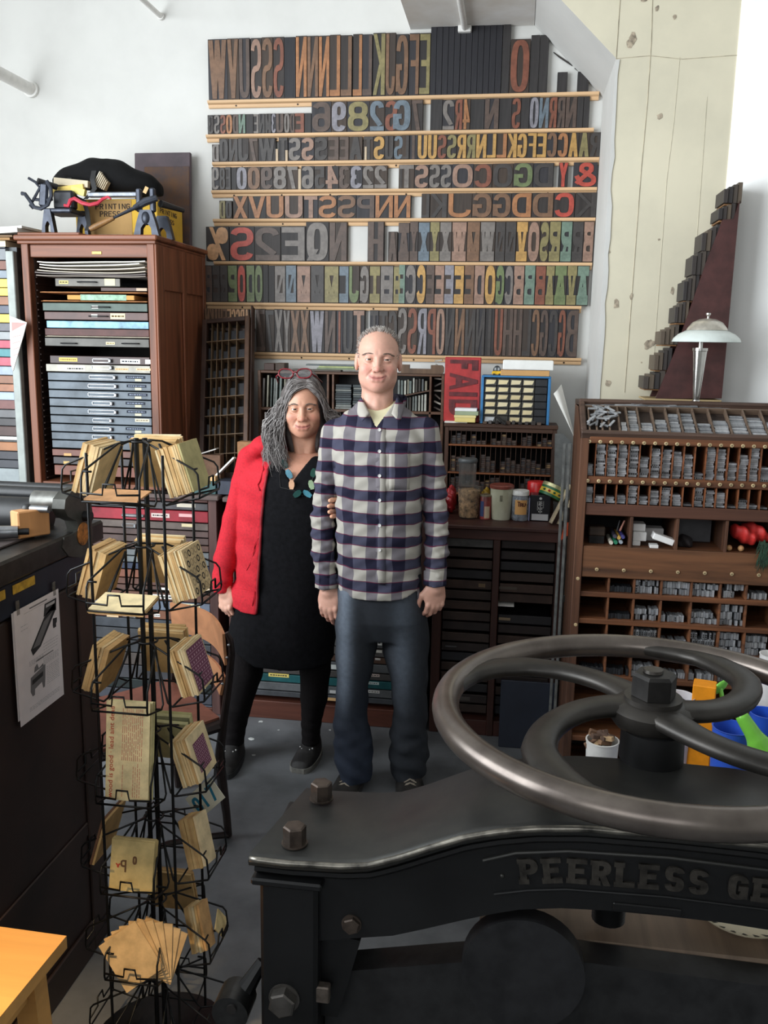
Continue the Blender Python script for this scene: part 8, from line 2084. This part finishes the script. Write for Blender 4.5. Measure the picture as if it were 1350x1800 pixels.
# her other arm comes round behind his and the fingers close on his sleeve
for i, (x, y) in enumerate(((581, 879), (579, 889), (580, 899), (584, 907))):
    a = q(594, y-1, MY-.005); c = q(x+3, y, MY-.035); e = q(x-1, y+1, MY-.048)
    L_ = lambda X, Y, Z, a=a, c=c, e=e: capchain(X, Y, Z, [a, c, e], [.0088, .0088, .0076], .003)
    P, F = nets(L_, tuple(Vector((min(a.x, e.x)-.02, e.y-.02, min(a.z, e.z)-.02))), tuple(Vector((a.x+.02, a.y+.02, max(a.z, e.z)+.02))), .003); bw.add(P, F, lc((226, 170, 140)))
palm = q(594, 892, 3.215); P, F = nets(lambda X, Y, Z: sell(X, Y, Z, palm[:], (.018, .045, .036)), tuple(palm-Vector((.03, .06, .05))), tuple(palm+Vector((.03, .06, .05))), .005); bw.add(P, F, lc((220, 166, 138)))
lwl = [(440, 1120, .070, 0), (434, 1180, .066, -.01), (420, 1240, .054, -.02), (414, 1290, .042, -.02), (412, 1345, .038, -.02)]; lwr = [(553, 1120, .072, .02), (552, 1180, .062, .02), (549, 1230, .055, .03), (543, 1280, .040, .04), (542, 1322, .036, .04)]
def leg_pts(L): return [w_(x, y)+Vector((0, oy, 0)) for x, y, r_, oy in L], [r_ for _, _, r_, _ in L]
(pl_l, r_l), (pl_r, r_r) = leg_pts(lwl), leg_pts(lwr)
def under_w(X, Y, Z):
    d = sloft(X, Y, Z, [(z, x, y, a*.8, b_*.8) for z, x, y, a, b_ in DW if z > w_(480, 1100).z])
    for P_, R_ in ((pl_l, r_l), (pl_r, r_r)): d = sm(d, capchain(X, Y, Z, P_, [r*.8 for r in R_], .01), .02)
    return d
P, F = nets(under_w, (w_(380, 900).x, WM-.16, .03), (w_(610, 900).x, WM+.18, w_(530, 780).z), .014); bw.add(P, F, lc(SKW))
build(bw.b, 'body', [skinm, eye_w, iris], woman, smooth=180, attr={'tint': np.concatenate(bw.c)})
brows(woman, HW, gw, [mat((96, 84, 76), .7), mat((120, 108, 100), .7)], .0165, 60, .0006)
# dress
vx, vz = w_(525, 838).x, w_(525, 842).z
def dress_f(X, Y, Z):
    d = torso_f(X, Y, Z)-.003+.0022*np.sin(X*34+Z*11+1.5*np.sin(Z*14))*np.clip((1.0-Z)/.4, 0, 1)
    v = np.maximum(np.abs(X-vx)-np.maximum(0, Z-vz)*.66, Y-(WM+.03)); d = np.maximum(d, -v)
    hx = [w_(x, 1140).x for x in (388, 408, 462, 523, 580, 600)]; hz = [w_(480, y).z for y in (1118, 1128, 1155, 1159, 1153, 1140)]
    return np.maximum(np.maximum(d, np.interp(X, hx, hz)-Z), Z-w_(530, 800).z)
P, F = nets(dress_f, (w_(384, 1100).x, WM-.18, w_(480, 1166).z), (w_(606, 1100).x, WM+.18, w_(530, 780).z), .0068); b = MB(); addnp(b, P, F)
build(b, 'black_dress', mat((17, 17, 20), .9, amt=.2, scale=60, bump=.2, spec=.15), woman, smooth=180)
# red hooded jacket, open at the front
jl = [w_(440, 806), w_(428, 850), w_(413, 912), w_(401, 980), w_(397, 1016), w_(397, 1033)]; jr = [.050, .046, .044, .046, .038, .033]
for i, dy in enumerate((0, 0, -.01, -.03, -.045, -.05)): jl[i].y += dy
ex = [w_(x, y).x for x, y in ((466, 1074), (470, 1000), (475, 908), (483, 820), (492, 780))]; ez = [w_(470, y).z for y in (1074, 1000, 908, 820, 780)]
def jacket_f(X, Y, Z):
    d = torso_f(X, Y, Z)-.013+.0042*np.sin(X*44+Z*16+Y*20+2*np.sin(Z*9))+.0020*np.sin(Z*70+X*20)
    d = np.where(Z < ez[1], d+.0035*np.clip(np.sin((Z-ez[0])*60), 0, 1)*0, d)
    d = np.maximum(d, np.where(Y < WM+.05, X-np.interp(Z, ez, ex), -1)); d = np.maximum(d, (w_(440, 1060).z-.10*(X-w_(411, 1060).x)*.55)-Z)
    d = np.maximum(d, X-w_(512, 900).x)
    a = capchain(X, Y, Z, jl, jr, .012)+.0032*np.sin(Z*95+X*40)*np.clip((w_(400, 960).z-Z)/.12, 0, 1)*(Z > w_(400, 1015).z); a = np.maximum(a, w_(397, 1034).z-Z)
    hood = sell(X, Y, Z, w_(470, 782, WM+.01)[:], (.062, .075, .040)); d = sm(d, hood, .012)
    return sm(d, a, .0025+.02*np.clip((Z-w_(430, 850).z)/.06, 0, 1))
P, F = nets(jacket_f, (w_(366, 900).x, WM-.19, w_(440, 1084).z), (w_(516, 900).x, WM+.19, w_(460, 756).z), .006); b = MB(); addnp(b, P, F)
redj = mat((196, 24, 42), .85, amt=.10, scale=120, bump=.12); jk = build(b, 'red_jacket', redj, woman, smooth=180)
b = MB(); zp_ = [Vector((float(np.interp(z, ez, ex))+.001, surf(jacket_f, float(np.interp(z, ez, ex))-.006, z, 2.95, 3.6)-.001, z)) for z in np.linspace(ez[0]+.03, ez[3], 26)]
b.tube(zp_, .0052, 8); build(b, 'zip_edge', mat((150, 22, 36), .7), jk, smooth=180)
def onj(px, py, f=None, lift=.004):
    f = f or jacket_f; a = w_(px, py, WM-.13); y = surf(f, a.x, a.z, 2.95, 3.6); a = w_(px, py, y); return Vector((a.x, surf(f, a.x, a.z, 2.95, 3.6)-lift, a.z))
b = MB().tube([onj(x, y, None, .001) for x, y in ((468, 948), (454, 946), (448, 956), (445, 975), (439, 992), (433, 1003))], .0014, 6); build(b, 'pocket_seam', redj, jk, smooth=180)
b = MB().tube([onj(x, y, None, .004) for x, y in ((466, 806), (463, 825), (457, 845), (453, 852), (457, 862))], .0030, 6); build(b, 'drawstring', redj, jk, smooth=180)
b = MB().tube([onj(x, y, None, .0005) for x, y in ((412, 1034), (430, 1036), (448, 1039), (466, 1043))], .0018, 6); build(b, 'hem_seam', redj, jk, smooth=180)
al = [w_(590, 822)+Vector((0, .02, 0)), q(580, 905, 3.335), q(592, 893, 3.265)]
P, F = nets(lambda X, Y, Z: capchain(X, Y, Z, al, [.048, .040, .030], .01), tuple(Vector((al[1].x-.1, 3.18, al[1].z-.08))), tuple(Vector((al[0].x+.1, 3.42, al[0].z+.08))), .008); b = MB(); addnp(b, P, F); build(b, 'jacket_sleeve', redj, woman, smooth=180)
dd = (jl[4]-jl[5]).normalized(); b = MB(); b.tube([jl[5]-dd*.002, jl[5]+dd*.004, jl[5]+dd*.026, jl[5]+dd*.03], [.034, .0355, .0365, .034], 24, cap=False); build(b, 'ribbed_cuff', redj, jk, smooth=60)
# leggings, shoes
def legg(X, Y, Z): return np.minimum(np.maximum(capchain(X, Y, Z, pl_l, r_l, .01), .07-Z), np.maximum(capchain(X, Y, Z, pl_r, r_r, .01), .07-Z))+.0012*np.sin(Z*150)*np.clip((.3-Z)/.2, 0, 1)
P, F = nets(legg, (w_(380, 1200).x, WM-.12, .06), (w_(600, 1200).x, WM+.15, w_(500, 1110).z), .0062); b = MB(); addnp(b, P, F); build(b, 'leggings', mat((24, 21, 22), .9, amt=.15, scale=80, spec=.15), woman, smooth=180)
bshoe = mat((33, 31, 31), .6, amt=.25, scale=40); grsole = mat((128, 126, 120), .6, amt=.2); silver = mat((200, 200, 198), .3, .6)
shoe(woman, w_(412, 1330).x, WM+.05, WM-.20, .046, .105, .06, bshoe, mat((46, 46, 48), .7), None, silver)
shoe(woman, w_(544, 1310).x, WM+.11, WM-.10, .048, .100, -.12, bshoe, grsole, None, silver)
# necklace of flat beads
nk = MB(); cord = [onj(x, y, dress_f, .003) for x, y in ((501, 806), (508, 826), (512, 845), (519, 863), (532, 871), (545, 862), (550, 845), (553, 826))]
nk.tube(cord, .0012, 5); neck = build(nk, 'necklace', mat((40, 38, 36), .6), woman, smooth=180)
for (x, y, c, a, w, h) in ((503, 814, (42, 66, 62), -.4, .011, .018), (510, 832, (96, 142, 160), -.5, .011, .018), (514, 851, (214, 168, 136), .0, .0105, .0175), (524, 867, (34, 70, 66), .9, .011, .017), (541.5, 867, (76, 136, 152), -1.0, .010, .018), (549, 851, (150, 172, 138), -.25, .0105, .0175), (553, 830, (40, 76, 66), .2, .010, .018)):
    p = onj(x, y, torso_f, .010); b = MB(); b.M = Matrix.Translation(p) @ Matrix.Rotation(a, 4, 'Y'); b.prism([(-w*.6, -h), (w*.6, -h), (w, -h*.3), (w, h*.35), (w*.5, h), (-w*.5, h), (-w, h*.4), (-w, -h*.35)], 'xz', -.0035, .0035); build(b, 'bead', mat(c, .25, amt=.08), neck)
# hair: cap and locks
hm = [mat(c, .55, amt=.15, scale=60, spec=.35) for c in ((134, 129, 127), (114, 108, 106), (94, 88, 86), (158, 153, 150))]
def hair_f(X, Y, Z):
    d = sell(X, Y, Z, (0, .104, .030), (.084, .102, .088)); face = np.maximum(np.maximum(np.abs(X-.006)-(.054+.35*np.clip(-Z, 0, .1)), Y-.075), Z-(.078-3*(X-.012)**2-.4*np.abs(X-.012)))
    low = np.maximum(sell(X, Y, Z, (0, .115, -.09), (.086, .060, .13)), -.19-Z); d = sm(d, low, .03); return np.maximum(d, -face)+.002*np.sin(X*180+Z*30)
P, F = nets(hair_f, (-.11, -.02, -.20), (.11, .23, .14), .005); b = MB(); b.M = HW; b.cm = 2; addnp(b, P, F)
V = lambda x, y, z: Vector((x, y, z))
for i in range(1000):
    side = -1 if rnd.random() < .66 else 1; t = rnd.random(); px_ = .014+rnd.gauss(0, .003); y0 = .012+.13*t
    zt = .034+.088*math.sqrt(max(.02, 1-((y0-.104)/.106)**2))
    j = lambda s: rnd.gauss(0, s)
    if side < 0:
        fr = max(0, 1-t*2.2); L = rnd.uniform(.6, 1.0)
        pts = [V(px_, y0, zt+.002), V(-.030+j(.006), y0-.010*fr+j(.004), zt-.004-.012*fr*rnd.random()+j(.003)), V(-.064-.010*rnd.random()+.008*fr, y0*.8+.014+j(.005), .030-.012*fr+j(.01)), V(-.090-.030*rnd.random()+.030*fr, y0*.6+.02+j(.01), -.035+j(.015)), V(-.098-.062*rnd.random()+.035*fr, y0*.5+.025+j(.012), -.10+j(.02)), V(-.084-.075*rnd.random()+.030*fr, y0*.5+.01+j(.015), -.11-.09*L+j(.018)), V(-.072-.08*rnd.random()+.045*fr+j(.014), y0*.4+.01+j(.02), -.13-.145*L+j(.025))]
    else:
        L = rnd.uniform(.5, 1.0)
        pts = [V(px_+.004, y0, zt+.002), V(.044+j(.005), y0+j(.003), zt-.010+j(.003)), V(.072+.008*rnd.random(), y0*.8+.018+j(.005), .024+j(.01)), V(.082+.014*rnd.random(), y0*.6+.04+j(.008), -.03+j(.012)), V(.098+.045*rnd.random(), y0*.5+.06+j(.01), -.065+j(.015)), V(.095+.055*rnd.random(), .10+j(.02), -.085-.09*L)]
    n = 14; C_ = []
    for k in range(n+1):
        f = k/n*(len(pts)-1); a = min(int(f), len(pts)-2); u = f-a; p0, p1, p2, p3 = pts[max(a-1, 0)], pts[a], pts[a+1], pts[min(a+2, len(pts)-1)]
        C_.append(.5*((2*p1)+(p2-p0)*u+(2*p0-5*p1+4*p2-p3)*u*u+(3*p1-p0-3*p2+p3)*u**3))
    r0 = rnd.uniform(.0010, .0024); b.cm = rnd.choice([0, 0, 1, 1, 2, 3]); b.tube(C_, [r0*(.6+.5*math.sin(PI*min(1, k/n*1.2)))*(1 if k < n-3 else (n-k+.3)/3.3) for k in range(n+1)], 5, cap=False)
b.M = None; build(b, 'long_hair', hm, woman, smooth=180)
# red spectacles pushed up on her hair
gl = thing('spectacles', 'red framed spectacles pushed up on the woman\'s grey hair', 'glasses', tuple(HW @ V(-.02, .0, .10)))
rf = mat((120, 26, 36), .3); 
for cx, tl in ((-.052, -.1), (.016, .05)):
    b = MB(); b.M = HW @ Matrix.Translation((cx-.006, .045, .128)) @ Matrix.Rotation(math.radians(-24), 4, 'X') @ Matrix.Rotation(-tl, 4, 'Y')
    ring = [(.027*math.copysign(abs(math.cos(a))**.8, math.cos(a)), 0, .018*math.copysign(abs(math.sin(a))**.9, math.sin(a))) for a in [k*2*PI/28 for k in range(28)]]
    b.tube(ring, .0030, 8, closed=True); build(b, 'frame', rf, gl, smooth=180)
    c = MB(); c.M = b.M; c.add([(x, .001, z) for x, y, z in ring]+[(x, -.0005, z) for x, y, z in ring], [tuple(range(28)), tuple(range(28, 56))[::-1]]); build(c, 'lens', mat((120, 120, 122), .05, kind='flat', alpha=.22, spec=.9), gl, smooth=0)
b = MB(); b.M = HW; b.tube([(-.034, .042, .130), (-.024, .040, .134), (-.016, .042, .132)], .003, 8); build(b, 'bridge', rf, gl, smooth=180)
for s, x in ((-1, -.085), (1, .038)):
    b = MB(); b.M = HW; b.tube([(x, .047, .126), (x+s*.012, .07, .115), (x+s*.010+(.0 if s < 0 else .025), .13, .085)], .0026, 6); build(b, 'temple_arm', rf, gl, smooth=180)

# ------------------------------------------------------------------ assumed desk lamp at the near end of the press (just out of frame), added to light the stool
t = thing('assumed_desk_lamp', 'assumed unseen warm desk lamp over the stool at the near end of the proof press', 'lamp', (-1.3, .8, 1.2225))
build(MB().lathe([(.001, 0), (.06, 0), (.06, .012), (.012, .02), (.001, .02)], (-1.3, .8, 1.229)), 'lamp_base', blacksteel, t)
build(MB().tube([(-1.3, .8, 1.245), (-1.28, .82, 1.50), (-1.06, .95, 1.56)], .007, 8), 'lamp_arm', blacksteel, t)
b = MB(); b.M = Matrix.Translation((-1.04, .96, 1.50)); b.lathe([(.02, .07), (.03, .06), (.07, 0), (.068, 0), (.028, .056), (.018, .064)], cap=False); build(b, 'lamp_shade', blacksteel, t)
build(MB().ball((-1.04, .96, 1.525), .022), 'bulb', mat((255, 220, 170), .4, kind='flat'), t)
l = bpy.data.lights.new('assumed_desk_lamp_light', 'SPOT'); l.energy = 52; l.color = (1.0, .70, .36); l.spot_size = math.radians(52); l.spot_blend = .5; l.shadow_soft_size = .03  # spot of the assumed lamp, added for the warm light on the stool
o = bpy.data.objects.new('assumed_desk_lamp_light', l); COL.objects.link(o); o.location = (-1.04, .96, 1.495); o.rotation_euler = (Vector((-.95, 1.18, .6))-Vector((-1.04, .96, 1.495))).to_track_quat('-Z', 'Y').to_euler()
